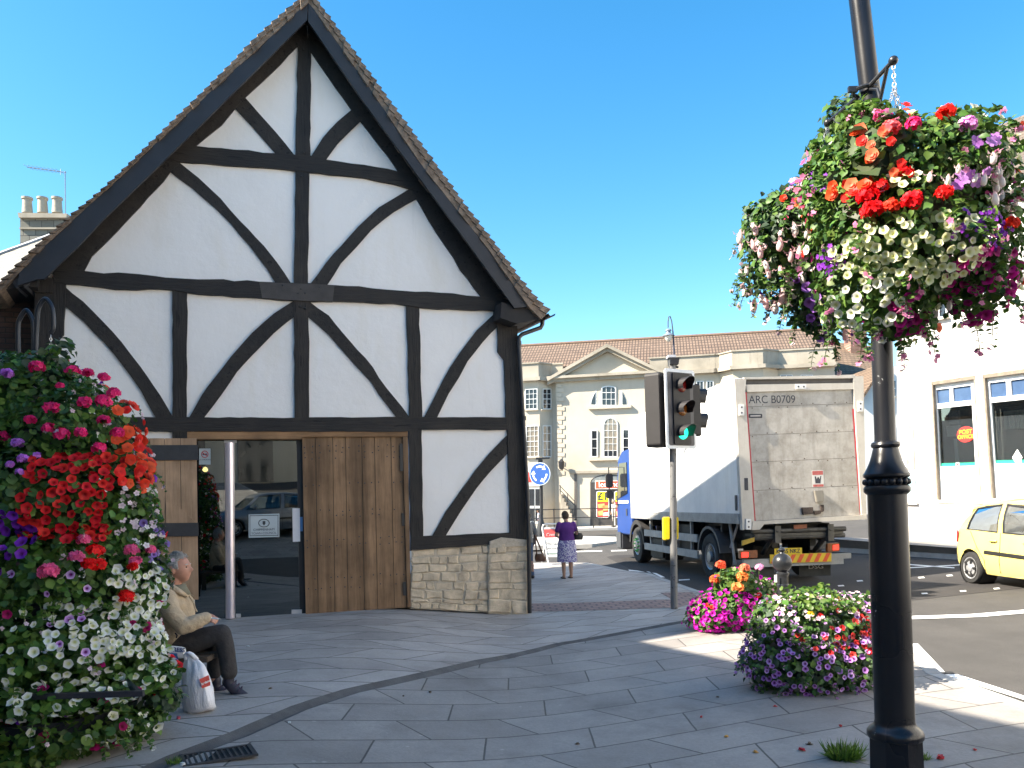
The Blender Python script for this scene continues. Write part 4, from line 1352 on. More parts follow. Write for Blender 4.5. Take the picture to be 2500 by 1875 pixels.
# narrow window at the far corner, upper window
mb = MB()
for q in ([(2200, 1014), (2228, 1013), (2236, 1227), (2206, 1226)],):
    mb.prism([fo(x, y, 0.02) for x, y in q], PN * -0.03)
f3 = mb.build('narrow_window', whiteW, po)
for q in ([(2206, 1023), (2228, 1022), (2231, 1086), (2208, 1086)], [(2212, 1090), (2231, 1090), (2233, 1146), (2213, 1147)]):
    MB().prism([fo(x, y, 0.025) for x, y in q], PN * -0.01).build('pane', M('pane_warm', (0.40, 0.34, 0.30), 0.2, 0.4, 3), f3)
MB().prism([fo(x, y, 0.025) for x, y in [(2213, 1158), (2234, 1158), (2235, 1214), (2216, 1214)]], PN * -0.01).build('pane', M('poster_teal', (0.35, 0.55, 0.58), 0.4, 0.4, 5), f3)
MB().prism([fo(x, y, 0.08) for x, y in [(2203, 1226), (2238, 1227), (2238, 1232), (2203, 1231)]], PN * -0.1).build('sill', M('cornice_stone', (0.62, 0.58, 0.52)), f3)
window(po, fo, 2272, 2312, 690, 782, 0.0, 2, 2, slope=-0.2, b=3.5, bar=2.5)
window(po, fo, 2380, 2420, 640, 745, 0.0, 2, 2, slope=-0.25, b=3.5, bar=2.5)

# pavement in front of it, with kerb
mb = MB()
k0, k1 = ground(2140, 1352, rz), ground(2480, 1374, rz)
wa, wb = fo(2190, 1318, 0.0), fo(2700, 1344, 0.0)
kd = (k1 - k0)
k0, k1 = k0 - kd * 1.5, k1 + kd * 1.2
wd = (wb - wa)
wa, wb = wa - wd * 1.2, wb + wd * 0.4
hk = ZV * 0.11
mb.quad(k0 + hk, k1 + hk, wb, wa)
tag(mb.build('far_footway', M('tarmac_pale', (0.20, 0.19, 0.18), 0.9, 0.2, 2, 0.3, 60)), 'grey footway in front of the white corner building', 'pavement', kind='structure')
nk = Vector((kd.y, -kd.x, 0)).normalized() * 0.12
if nk.x > 0:
    nk = -nk
mb = MB().add([k0 + hk, k1 + hk, k1 + hk + nk, k0 + hk + nk, k0 + nk - ZV * 0.1, k1 + nk - ZV * 0.1], [(0, 1, 2, 3), (3, 2, 5, 4)])
tag(mb.build('kerb', M('kerb_stone', (0.36, 0.35, 0.33))), 'kerb of the footway by the white corner building', 'kerb', kind='structure')

# ------------------------------------------------------------------ house with chimney far left
hl = thing('slate_roofed_house', 'pale slate roof and stone chimney with three pots behind the hall', 'house', tuple(low(at(60, 900, 30))))
slate = course_mat('pale_slate', (0.20, 0.195, 0.175), (0.26, 0.255, 0.225), (0.08, 0.08, 0.075), 0.34, 0.17, 0.014, True, 0.7, 0.4)
mb = MB().prism([at(-160, 680, 32), at(0, 621, 32), at(120, 577, 32), at(150, 577, 32), at(150, 800, 28), at(-160, 800, 28)], (0, 0.5, 0))
mb.build('roof', slate, hl)
MB().tube([at(-160, 678, 32), at(0, 619, 32), at(130, 572, 32)], 0.07, 6).build('ridge', M('lead_ridge', (0.22, 0.26, 0.32), 0.5, 0.1), hl)
MB().prism([at(x, y, 30) for x, y in [(-160, 790), (150, 790), (150, 1300), (-160, 1300)]], (0, 6, 0)).build('wall', bath_d, hl)
chs = course_mat('chimney_stone', (0.17, 0.165, 0.14), (0.26, 0.25, 0.215), (0.10, 0.095, 0.085), 0.5, 0.3, 0.02, True, 0.9, 0.5)
c_ = MB().prism([at(x, y, 33) for x, y in [(49, 531), (158, 531), (158, 640), (49, 640)]], (0, 1.2, 0)).build('chimney', chs, hl)
mb = MB().prism([at(x, y, 32.85) for x, y in [(43, 519), (163, 521), (162, 531), (45, 531)]], (0, 1.5, 0))
mb.prism([at(x, y, 32.92) for x, y in [(47, 555), (160, 555), (160, 559), (47, 559)]], (0, 1.36, 0))
mb.build('chimney_cap', bath_d, c_)
for x in (67, 104.5, 140):
    b = at(x, 521, 33.5)
    MB().lathe([(0.21, 0), (0.18, 0.45), (0.18, 0.56), (0.22, 0.58), (0.22, 0.66), (0.16, 0.66), (0.15, 0.3)], b, 14).build('chimney_pot', M('pot_buff', (0.36, 0.325, 0.265), 0.8, 0.15), c_, True)
an = thing('tv_aerial', 'thin television aerial on a mast beside the chimney pots', 'aerial', tuple(at(160, 531, 33.3)))
mb = MB().tube([at(160, 545, 33.3), at(159, 418, 33.3)], 0.022, 6)
mb.tube([at(66, 408, 33.3), at(162, 421, 33.3)], 0.016, 6)
mb.build('mast', M('aerial_grey', (0.25, 0.27, 0.30), 0.4, 0.1, 4, 0, 1, 0.6), an)
mb = MB()
for k in range(9):
    p = at(70 + k * 9.5, 408.5 + k * 1.25, 33.3)
    mb.tube([p - Vector((0.05, 0.28, 0)), p + Vector((0.05, 0.28, 0))], 0.008, 5)
mb.tube([at(148, 412, 33.3), at(148, 427, 33.3)], 0.012, 5)
mb.build('aerial_rods', M('aerial_grey', (0.25, 0.27, 0.30)), an)
# ================================================================== LORRY
LO = Vector((4.40, 15.6, -0.13))
LR = math.atan2(0.14, 0.99)
lorry = thing('lorry', 'white box lorry with blue cab and dirty grey roller door, waiting at the junction', 'lorry', tuple(LO), LR)
LF = FR[lorry.name]
Ld = (LF.to_3x3() @ Vector((0, 1, 0)))
Lr = (LF.to_3x3() @ Vector((1, 0, 0)))
def lr(x, y, off=0.0):            # rear face, off towards the camera
    return on_plane(x, y, LO - Ld * off, -Ld)
def lz(x, y, z):                  # local point
    return LF @ Vector((x, y, z))
def lb(mb, x0, x1, y0, y1, z0, z1):
    return mb.box(((x0 + x1) / 2, (y0 + y1) / 2, (z0 + z1) / 2), (x1 - x0, y1 - y0, z1 - z0), LF)
LW, LL = 2.40, 7.4
ZT_, ZB_ = 4.02, 1.24
def dirty(name, col, d=(0.30, 0.27, 0.22), amount=0.6, scale=2.2, rough=0.5):
    if name in MATS:
        return MATS[name]
    s = NT(name)
    v = s.coord()
    f = s.noise(v, scale, 8, 0.72)
    g = s.noise(s.coord((3, 3, 0.35)), 1.8, 6, 0.7)
    c = s.mix(s.ramp(f, [(0.38, (0, 0, 0)), (0.75, (amount,) * 3)]), col, d)
    c = s.mix(s.ramp(g, [(0.50, (0, 0, 0)), (0.80, (amount * 0.7,) * 3)]), c, mul(d, 0.8))
    w_ = s.noise(s.coord((4, 4, 9)), 3.5, 5, 0.75)
    c = s.mix(s.ramp(w_, [(0.64, (0, 0, 0)), (0.78, (0.5,) * 3)]), c, mul(col, 1.35))
    s.set(c, s.ramp(f, [(0.3, (rough,) * 3), (0.7, (rough + 0.3,) * 3)]))
    MATS[name] = s.m
    return s.m
boxm = dirty('lorry_panel', (0.72, 0.72, 0.73), (0.42, 0.40, 0.37), 0.35, 0.7, 0.3)
framem = dirty('lorry_frame', (0.56, 0.52, 0.46), (0.36, 0.31, 0.25), 0.5, 2.5, 0.5)
doorm = dirty('roller_door', (0.47, 0.44, 0.40), (0.20, 0.175, 0.14), 0.85, 2.4, 0.4)
alum = dirty('alloy_rail', (0.36, 0.36, 0.35), (0.20, 0.19, 0.17), 0.6, 4, 0.45)
chas = M('chassis_dark', (0.022, 0.021, 0.021), 0.7, 0.4, 5, 0.3, 40)
mb = MB()
lb(mb, 0.0, 0.03, 0.10, LL, ZB_ + 0.2, ZT_)
lb(mb, LW - 0.03, LW, 0.10, LL, ZB_ + 0.2, ZT_)
lb(mb, 0.03, LW - 0.03, LL - 0.03, LL, ZB_ + 0.2, ZT_)
lb(mb, 0.03, LW - 0.03, 0.10, LL - 0.03, ZB_ + 0.10, ZB_ + 0.2)
box = mb.build('box_body', boxm, lorry)
mb = MB()
lb(mb, -0.01, LW + 0.01, 0.10, LL + 0.01, ZT_, ZT_ + 0.05)
mb.build('box_roof', boxm, lorry, bevel=0.015)
mb = MB()
lb(mb, -0.012, LW + 0.012, 0.10, LL, ZB_ + 0.0, ZB_ + 0.2)
for k in range(3):
    lb(mb, -0.02, -0.012, 0.10, LL, ZB_ + 0.03 + k * 0.06, ZB_ + 0.055 + k * 0.06)
lb(mb, -0.02, -0.0, LL - 0.06, LL + 0.015, ZB_, ZT_ + 0.02)
mb.build('side_rail', alum, lorry)
# rear frame traced on the rear plane
def rp(mb, pts, off, depth):
    return mb.prism([lr(x, y, off) for x, y in pts], Ld * depth)
mb = MB()
rp(mb, [(1794, 925), (1822, 924.5), (1819.6, 957), (1842, 1272), (1838, 1288), (1813, 1294)], 0.0, 0.12)
rp(mb, [(2083, 918.5), (2108, 918), (2116, 1262), (2104, 1257), (2084.5, 950)], 0.0, 0.12)
rp(mb, [(1821, 939), (2083, 935), (2085, 950), (1824, 957)], -0.005, 0.1)
rp(mb, [(1817, 921), (2088, 914.5), (2088, 923), (1817, 926)], 0.0, 0.1)
rp(mb, [(1838, 1273), (2116, 1257), (2116, 1268), (1866, 1280), (1855, 1293), (1836, 1294)], 0.02, 0.1)
mb.build('rear_frame', framem, lorry)
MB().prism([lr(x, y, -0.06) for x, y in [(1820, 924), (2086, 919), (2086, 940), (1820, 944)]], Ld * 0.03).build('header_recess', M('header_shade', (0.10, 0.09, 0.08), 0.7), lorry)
# roller door slats
mb = MB()
DL = lambda t: (1819.6 + (1842 - 1819.6) * t, 957 + (1272 - 957) * t)
DR = lambda t: (2084.5 + (2104 - 2084.5) * t, 950 + (1257 - 950) * t)
cuts = [0, 0.115, 0.335, 0.545, 0.765, 1.0]
for a_, b_ in zip(cuts, cuts[1:]):
    q = [DL(a_ + 0.0014), DR(a_ + 0.0014), DR(b_ - 0.0014), DL(b_ - 0.0014)]
    mb.prism([lr(x, y, -0.045) for x, y in q], Ld * 0.02)
mb.mark(1).prism([lr(x, y, -0.05) for x, y in [DL(0), DR(0), DR(1), DL(1)]], Ld * 0.02)
rd_ = mb.build('roller_door', [doorm, M('seam_dark', (0.12, 0.10, 0.085), 0.9)], lorry)
mb = MB()
rgd = random.Random(12)
for k_, t_ in enumerate(cuts[1:-1]):
    a_, b_ = DL(t_), DR(t_)
    for i in range(9):
        u = (i + 0.5 + rgd.uniform(-0.2, 0.2)) / 9
        mb.lathe([(0.012, 0), (0.010, 0.006)], lr(a_[0] + (b_[0] - a_[0]) * u, a_[1] + (b_[1] - a_[1]) * u + rgd.choice((-3.5, 3.5)), -0.045), 6, -Ld)
tag(mb.build('rivets', M('rust_dark', (0.10, 0.06, 0.04), 0.8, 0.4, 20), rd_), kind='stuff')
redt = M('red_seal', (0.42, 0.03, 0.045), 0.6, 0.2)
for q in ([(1819, 957), (1823, 957), (1845, 1271), (1841.5, 1272)], [(2081, 998), (2085, 998), (2104, 1256), (2100, 1256)]):
    MB().prism([lr(x, y, -0.036) for x, y in q], Ld * 0.005).build('door_seal', redt, rd_)
decal = M('decal_dark', (0.035, 0.037, 0.05), 0.6, 0.05)
text('fleet_number', 'ARC B0709', decal, rd_, lr(1828, 976.5, -0.044), Lr, ZV, 0.215, 0.001, 'LEFT', sx=0.93)
MB().prism([lr(x, y, -0.040) for x, y in rrect(1828, 1010.5, 1861, 1020.5, 2)], Ld * 0.004).build('maker_badge', decal, rd_)
MB().prism([lr(x, y, -0.039) for x, y in [(1832, 1014), (1857, 1013.4), (1857, 1016.5), (1832, 1017)]], Ld * 0.002).build('badge_stripe', M('badge_grey', (0.5, 0.45, 0.42), 0.5), rd_)
wl = M('label_white', (0.62, 0.60, 0.56), 0.6, 0.05)
MB().prism([lr(x, y, -0.042) for x, y in [(1982, 1149), (2010, 1148), (2012, 1189), (1984, 1190)]], Ld * 0.003).build('warning_label', wl, rd_)
lred = M('label_red', (0.45, 0.10, 0.09), 0.6, 0.15, 20)
for q in ([(1983, 1150), (2009, 1149), (2009.5, 1159), (1983.5, 1160)], [(1985, 1183), (2010.5, 1182), (2011, 1188), (1985.5, 1189)]):
    MB().prism([lr(x, y, -0.041) for x, y in q], Ld * 0.002).build('label_band', lred, rd_)
MB().prism([lr(x, y, -0.041) for x, y in [(1989, 1163), (1992, 1163), (1994, 1170), (1996, 1165), (1999, 1165), (2001, 1170), (2003, 1162), (2005, 1162), (2003, 1180), (1991, 1180)]], Ld * 0.002).build('label_symbol', decal, rd_)
MB().prism([lr(x, y, 0.02) for x, y in [(1989, 1198), (2011, 1197), (2012, 1225), (1995, 1227)]], Ld * 0.06).build('door_handle', dirty('handle_grey', (0.22, 0.2, 0.17)), rd_, bevel=0.01)
lk = MB()
for x, y, w_, h_ in ((1972, 1248, 28, 18), (1996, 1252, 18, 10), (2008, 1242, 9, 18)):
    lk.prism([lr(x - w_ / 2, y - h_ / 2, 0.0), lr(x + w_ / 2, y - h_ / 2 - 1, 0.0), lr(x + w_ / 2, y + h_ / 2 - 3, 0.0), lr(x - w_ / 2 + 3, y + h_ / 2, 0.0)], Ld * 0.04)
lk.build('door_lock', M('rusty_lock', (0.07, 0.05, 0.04), 0.8, 0.6, 25, 0.5, 80), rd_, bevel=0.008)
mk = M('marker_white', (0.75, 0.73, 0.70), 0.5, 0.05)
for x, y, w_, h_ in ((1811, 1001, 13, 27), (2101, 992, 13, 26), (1956, 944, 26, 12), (1828, 1280, 13, 26)):
    f = MB().prism([lr(x - w_ / 2, y - h_ / 2, 0.03), lr(x + w_ / 2, y - h_ / 2, 0.03), lr(x + w_ / 2, y + h_ / 2, 0.03), lr(x - w_ / 2, y + h_ / 2, 0.03)], Ld * 0.03).build('marker_lamp', mk, lorry, bevel=0.005)
    for s_ in (-1, 1):
        c = lr(x + (s_ * w_ * 0.25 if w_ > h_ else 0), y + (0 if w_ > h_ else s_ * h_ * 0.25), 0.03)
        MB().lathe([(0.018, -0.001), (0.018, 0.004)], c, 8, -Ld).build('marker_lens', decal, f)
MB().prism([lr(x, y, 0.004) for x, y in [(1817, 1167), (1826, 1167), (1827, 1197), (1818, 1197)]], Ld * 0.01).build('latch_recess', decal, lorry)
MB().prism([lz(-0.022, y, z) for y, z in ((0.16, 1.50), (0.24, 1.50), (0.24, 1.80), (0.16, 1.80))], Lr * 0.01).build('side_latch', decal, lorry)
# chassis, tail-lift, lights
mb = MB()
for x in (0.75, 1.55):
    lb(mb, x, x + 0.12, 0.3, LL + 1.0, 0.75, 1.05)
lb(mb, 0.4, 2.0, 0.35, 2.9, 0.9, 1.2)
for y in (1.2, 3.0, 4.6, 6.0):
    lb(mb, 0.1, 2.3, y, y + 0.08, 1.05, ZB_)
mb.tube([lz(0.2, 1.78, 0.5), lz(2.2, 1.78, 0.5)], 0.09, 8)
mb.tube([lz(0.2, 7.1, 0.5), lz(2.2, 7.1, 0.5)], 0.07, 8)
lb(mb, 0.9, 1.5, 1.5, 2.0, 0.35, 0.75)
lb(mb, 0.15, 2.25, 3.2, 5.0, 0.55, 1.15)
mb.build('chassis', chas, lorry)
mb = MB()
for z, y, r_ in ((1.08, 0.12, 0.05), (0.95, 0.16, 0.045)):
    mb.tube([lz(0.25, y, z), lz(2.2, y, z)], r_, 10)
lb(mb, 0.3, 2.15, 0.1, 0.55, 0.98, 1.03)
for x in (0.75, 1.85):
    mb.tube([lz(x, 0.05, 1.1), lz(x - 0.1, 0.35, 0.75), lz(x, 0.7, 0.62)], 0.05, 6)
    lb(mb, x - 0.06, x + 0.06, 0.03, 0.5, 0.85, 1.18)
mb.build('tail_lift', M('tail_lift_grey', (0.075, 0.072, 0.068), 0.55, 0.4, 6, 0.2, 40, 0.3), lorry)
MB().prism([lr(x, y, -0.06) for x, y in [(1938, 1282), (1970, 1280), (1970, 1290), (1938, 1292)]], Ld * 0.01).build('maker_label', M('label_rust', (0.30, 0.10, 0.05), 0.7, 0.3), lorry)
MB().prism([lr(x, y, -0.1) for x, y in [(1842, 1312), (1842, 1322), (1812, 1332), (1812, 1320)]], Ld * 0.04).build('yellow_strut', M('strut_yellow', (0.42, 0.27, 0.03), 0.6, 0.3), lorry)
mb = MB()
lb(mb, 0.15, 2.25, 0.30, 0.38, 0.37, 0.53)
mb.build('rear_bar', alum, lorry)
br_ = MB().prism([lr(x, y, -0.28) for x, y in [(1880, 1354), (2030, 1349), (2030, 1371), (1880, 1376)]], Ld * 0.015).build('chevron_board', M('chevron_yellow', (0.75, 0.50, 0.03), 0.5, 0.1), lorry)
ch = M('chevron_red', (0.72, 0.09, 0.03), 0.5, 0.08)
for k in range(7):
    x = 1884 + k * 21
    y = lambda xx: 1354 - (xx - 1880) * 0.0333
    MB().prism([lr(a, b, -0.275) for a, b in [(x + 8, y(x) + 0.6), (x + 18, y(x) + 0.4), (x + 8, y(x) + 21), (x - 2, y(x) + 21.2)]], Ld * 0.004).build('chevron_stripe', ch, br_)
pl_ = MB().prism([lr(x, y, -0.26) for x, y in [(1891, 1339), (1958, 1337), (1958, 1353), (1891, 1355)]], Ld * 0.01).build('number_plate', M('plate_yellow', (0.72, 0.50, 0.02), 0.5, 0.05), lorry)
text('plate_text', 'KX55 NKZ', ink, pl_, lr(1924.5, 1346, -0.257), Lr, ZV, 0.115, 0.001, 'CENTER', sx=0.92, bold=0.002)
fl = MB().prism([lr(x, y, -0.5) for x, y in [(1951, 1371), (2028, 1369), (2028, 1405), (1951, 1408)]], Ld * 0.015).build('mud_flap', M('flap_black', (0.04, 0.04, 0.038), 0.8, 0.3), lorry)
text('flap_text', 'DSG', M('flap_white', (0.45, 0.44, 0.42), 0.7), fl, lr(1992, 1384, -0.497), Lr, ZV, 0.115, 0.001, 'CENTER', sx=1.5)
MB().prism([lr(x, y, -0.4) for x, y in [(1835, 1375), (1890, 1374), (1890, 1410), (1835, 1411)]], Ld * 0.015).build('mud_flap', M('flap_black', (0.04, 0.04, 0.038)), lorry)
for q, g in (([(1806, 1345), (1850, 1343), (1850, 1362), (1806, 1364)], [(1811, 1349), (1827, 1348), (1827, 1360), (1811, 1361)]),
             ([(2020, 1327), (2050, 1325), (2050, 1346), (2020, 1348)], [(2034, 1331), (2048, 1330), (2048, 1342), (2034, 1343)])):
    f = MB().prism([lr(x, y, -0.24) for x, y in q], Ld * 0.08).build('rear_lamp', M('lamp_amber', (0.25, 0.07, 0.02), 0.4, 0.3, 20), lorry, bevel=0.01)
    MB().prism([lr(x, y, -0.232) for x, y in g], Ld * 0.01).build('lamp_lens', glow('tail_red', (0.9, 0.03, 0.02), 0.9), f)
MB().prism([lr(x, y, -0.3) for x, y in [(2022, 1352), (2078, 1350), (2078, 1363), (2022, 1366)]], Ld * 0.05).build('side_bracket', alum, lorry)
# side guards, tank, struts
mb = MB()
for z0 in (0.42, 0.78):
    lb(mb, 0.02, 0.06, 2.45, 6.35, z0, z0 + 0.17)
mb.build('side_guard', alum, lorry)
mb = MB()
for y in (2.9, 3.9, 4.9, 5.9):
    lb(mb, 0.06, 0.12, y, y + 0.06, 0.42, ZB_)
mb.tube([lz(0.08, 0.55, 0.42), lz(0.08, 0.75, ZB_)], 0.03, 6)
mb.tube([lz(0.08, 0.75, 0.75), lz(0.08, 0.35, ZB_)], 0.03, 6)
mb.build('guard_struts', alum, lorry)
mb = MB()
lb(mb, 0.1, 0.7, 5.0, 6.1, 0.2, 0.8)
mb.build('fuel_tank', chas, lorry, bevel=0.06)
# wheels
tyre_m = M('tyre_rubber', (0.022, 0.022, 0.022), 0.85, 0.3, 12, 0.2, 50)
rim_m = M('rim_grey', (0.30, 0.31, 0.32), 0.45, 0.2, 6, 0, 1, 0.6)
def wheel(root, c, ax, r, wd, name='wheel', rim=None, nut=None, dish=0.06, rr=0.56):
    """ax: outward axle direction; rim and tyre are sub-parts' shapes"""
    ax = Vector(ax).normalized()
    p = [(r * rr, wd * 0.4), (r * 0.72, wd * 0.5), (r * 0.93, wd * 0.46), (r, wd * 0.3), (r, -wd * 0.3), (r * 0.93, -wd * 0.46), (r * 0.6, -wd * 0.5)]
    t = MB().lathe(p, c, 32, ax).build(name, tyre_m, root, True)
    MB().lathe([(r * rr * 1.03, wd * 0.40), (r * rr * 1.0, wd * 0.46), (r * rr * 0.9, wd * 0.40), (r * rr * 0.80, wd * 0.5 - dish), (r * 0.25, wd * 0.5 - dish * 0.6), (r * 0.22, wd * 0.5 + 0.01), (0.01, wd * 0.5 + 0.02)], c, 28, ax).build('rim', rim or rim_m, t, 30)
    x = ax.orthogonal().normalized()
    y = ax.cross(x)
    if nut:
        for k in range(10):
            a = 2 * math.pi * k / 10
            MB().lathe([(0.022, 0), (0.02, 0.05), (0.012, 0.06)], Vector(c) + (x * math.cos(a) + y * math.sin(a)) * r * 0.36 + ax * (wd * 0.5 - dish * 0.8), 6, ax).build('wheel_nut', nut, t)
    return t
for y, s_ in ((1.78, 0), (7.1, 1)):
    wheel(lorry, lz(0.20, y, 0.5), -Lr, 0.5, 0.34, nut=(M('nut_green', (0.12, 0.62, 0.12), 0.5, 0.1) if s_ else None), dish=(0.03 if s_ else 0.12))
    wheel(lorry, lz(LW - 0.2, y, 0.5), Lr, 0.5, 0.34)
mb = MB()                                                    # rear mudguard
for x0 in (0.02, LW - 0.4):
    ring = lambda r_: [(1.78 + r_ * math.cos(a_), 0.5 + r_ * math.sin(a_)) for a_ in [R(10 + 160 * k / 12) for k in range(13)]]
    o_, i_ = ring(0.66), ring(0.60)
    mb = MB()
    for k in range(12):
        mb.prism([lz(x0, *o_[k]), lz(x0, *o_[k + 1]), lz(x0, *i_[k + 1]), lz(x0, *i_[k])], Lr * 0.38)
    mb.build('mudguard', M('mudguard_grey', (0.06, 0.062, 0.068), 0.6, 0.2), lorry)
# cab
blue = M('cab_blue', (0.003, 0.038, 0.20), 0.4, 0.1, 2, 0, 1, 0, 0.2, coat=0.05)
y0 = LL + 0.12
prof = [(y0, 0.75), (y0, 3.05), (y0 + 0.25, 3.22), (y0 + 0.95, 3.20), (y0 + 1.38, 2.95), (y0 + 1.62, 1.85), (y0 + 1.66, 0.75)]
cabb = MB().prism([lz(0.06, a_, b_) for a_, b_ in prof], Lr * 2.25).build('cab', blue, lorry, bevel=0.03)
MB().prism([lz(0.04, a_, b_) for a_, b_ in [(y0 + 0.42, 1.95), (y0 + 0.42, 2.85), (y0 + 1.22, 2.85), (y0 + 1.46, 1.80)]], Lr * 0.03).build('side_window', paneM, cabb)
MB().prism([lz(0.18, a_, b_) for a_, b_ in [(y0 + 1.405, 2.9), (y0 + 1.44, 2.9), (y0 + 1.66, 1.9), (y0 + 1.63, 1.9)]], Lr * 2.0).build('windscreen', paneM, cabb)
MB().prism([lz(0.1, a_, b_) for a_, b_ in [(y0 + 1.30, 3.10), (y0 + 1.62, 2.93), (y0 + 1.60, 2.90), (y0 + 1.30, 3.02)]], Lr * 2.15).build('sun_visor', M('visor_smoke', (0.12, 0.12, 0.13), 0.3), cabb)
mb = MB()
lb(mb, 0.04, 2.33, y0 + 1.2, y0 + 1.78, 0.28, 0.85)
mb.build('bumper', M('bumper_dark', (0.05, 0.052, 0.06), 0.5), cabb, bevel=0.05)
mb = MB()
for k in range(12):
    a0, a1 = R(5 + 170 * k / 12), R(5 + 170 * (k + 1) / 12)
    mb.prism([lz(0.03, 7.1 + q * math.cos(a_), 0.5 + q * math.sin(a_)) for q, a_ in ((0.70, a0), (0.70, a1), (0.58, a1), (0.58, a0))], Lr * 0.4)
mb.build('wheel_arch', chas, cabb)
for zc, h in ((2.35, 0.42), (1.93, 0.22)):
    mb = MB()
    lb(mb, -0.30, -0.08, y0 + 1.45, y0 + 1.58, zc - h / 2, zc + h / 2)
    mb.build('mirror', M('mirror_black', (0.03, 0.03, 0.032), 0.4), cabb, bevel=0.03)
mb = MB().tube([lz(0.06, y0 + 1.3, 2.75), lz(-0.2, y0 + 1.5, 2.75), lz(-0.2, y0 + 1.5, 1.65), lz(0.06, y0 + 1.45, 1.62)], 0.018, 6)
mb.build('mirror_arm', pipe, cabb)
MB().prism([lz(0.045, a_, b_) for a_, b_ in [(y0 + 0.5, 1.3), (y0 + 0.62, 1.3), (y0 + 0.62, 1.5), (y0 + 0.5, 1.5)]], Lr * 0.02).build('door_handle', decal, cabb)
MB().prism([lz(0.047, a_, b_) for a_, b_ in [(y0 + 0.35, 1.66), (y0 + 1.4, 1.66), (y0 + 1.4, 1.74), (y0 + 0.35, 1.74)]], Lr * 0.015).build('door_stripe', wt, cabb)

# ================================================================== CARS
def lerp_st(stations, x):
    for a, b in zip(stations, stations[1:]):
        if x <= b[0]:
            t = (x - a[0]) / (b[0] - a[0])
            return [p + (q - p) * t for p, q in zip(a, b)]
    return list(stations[-1])

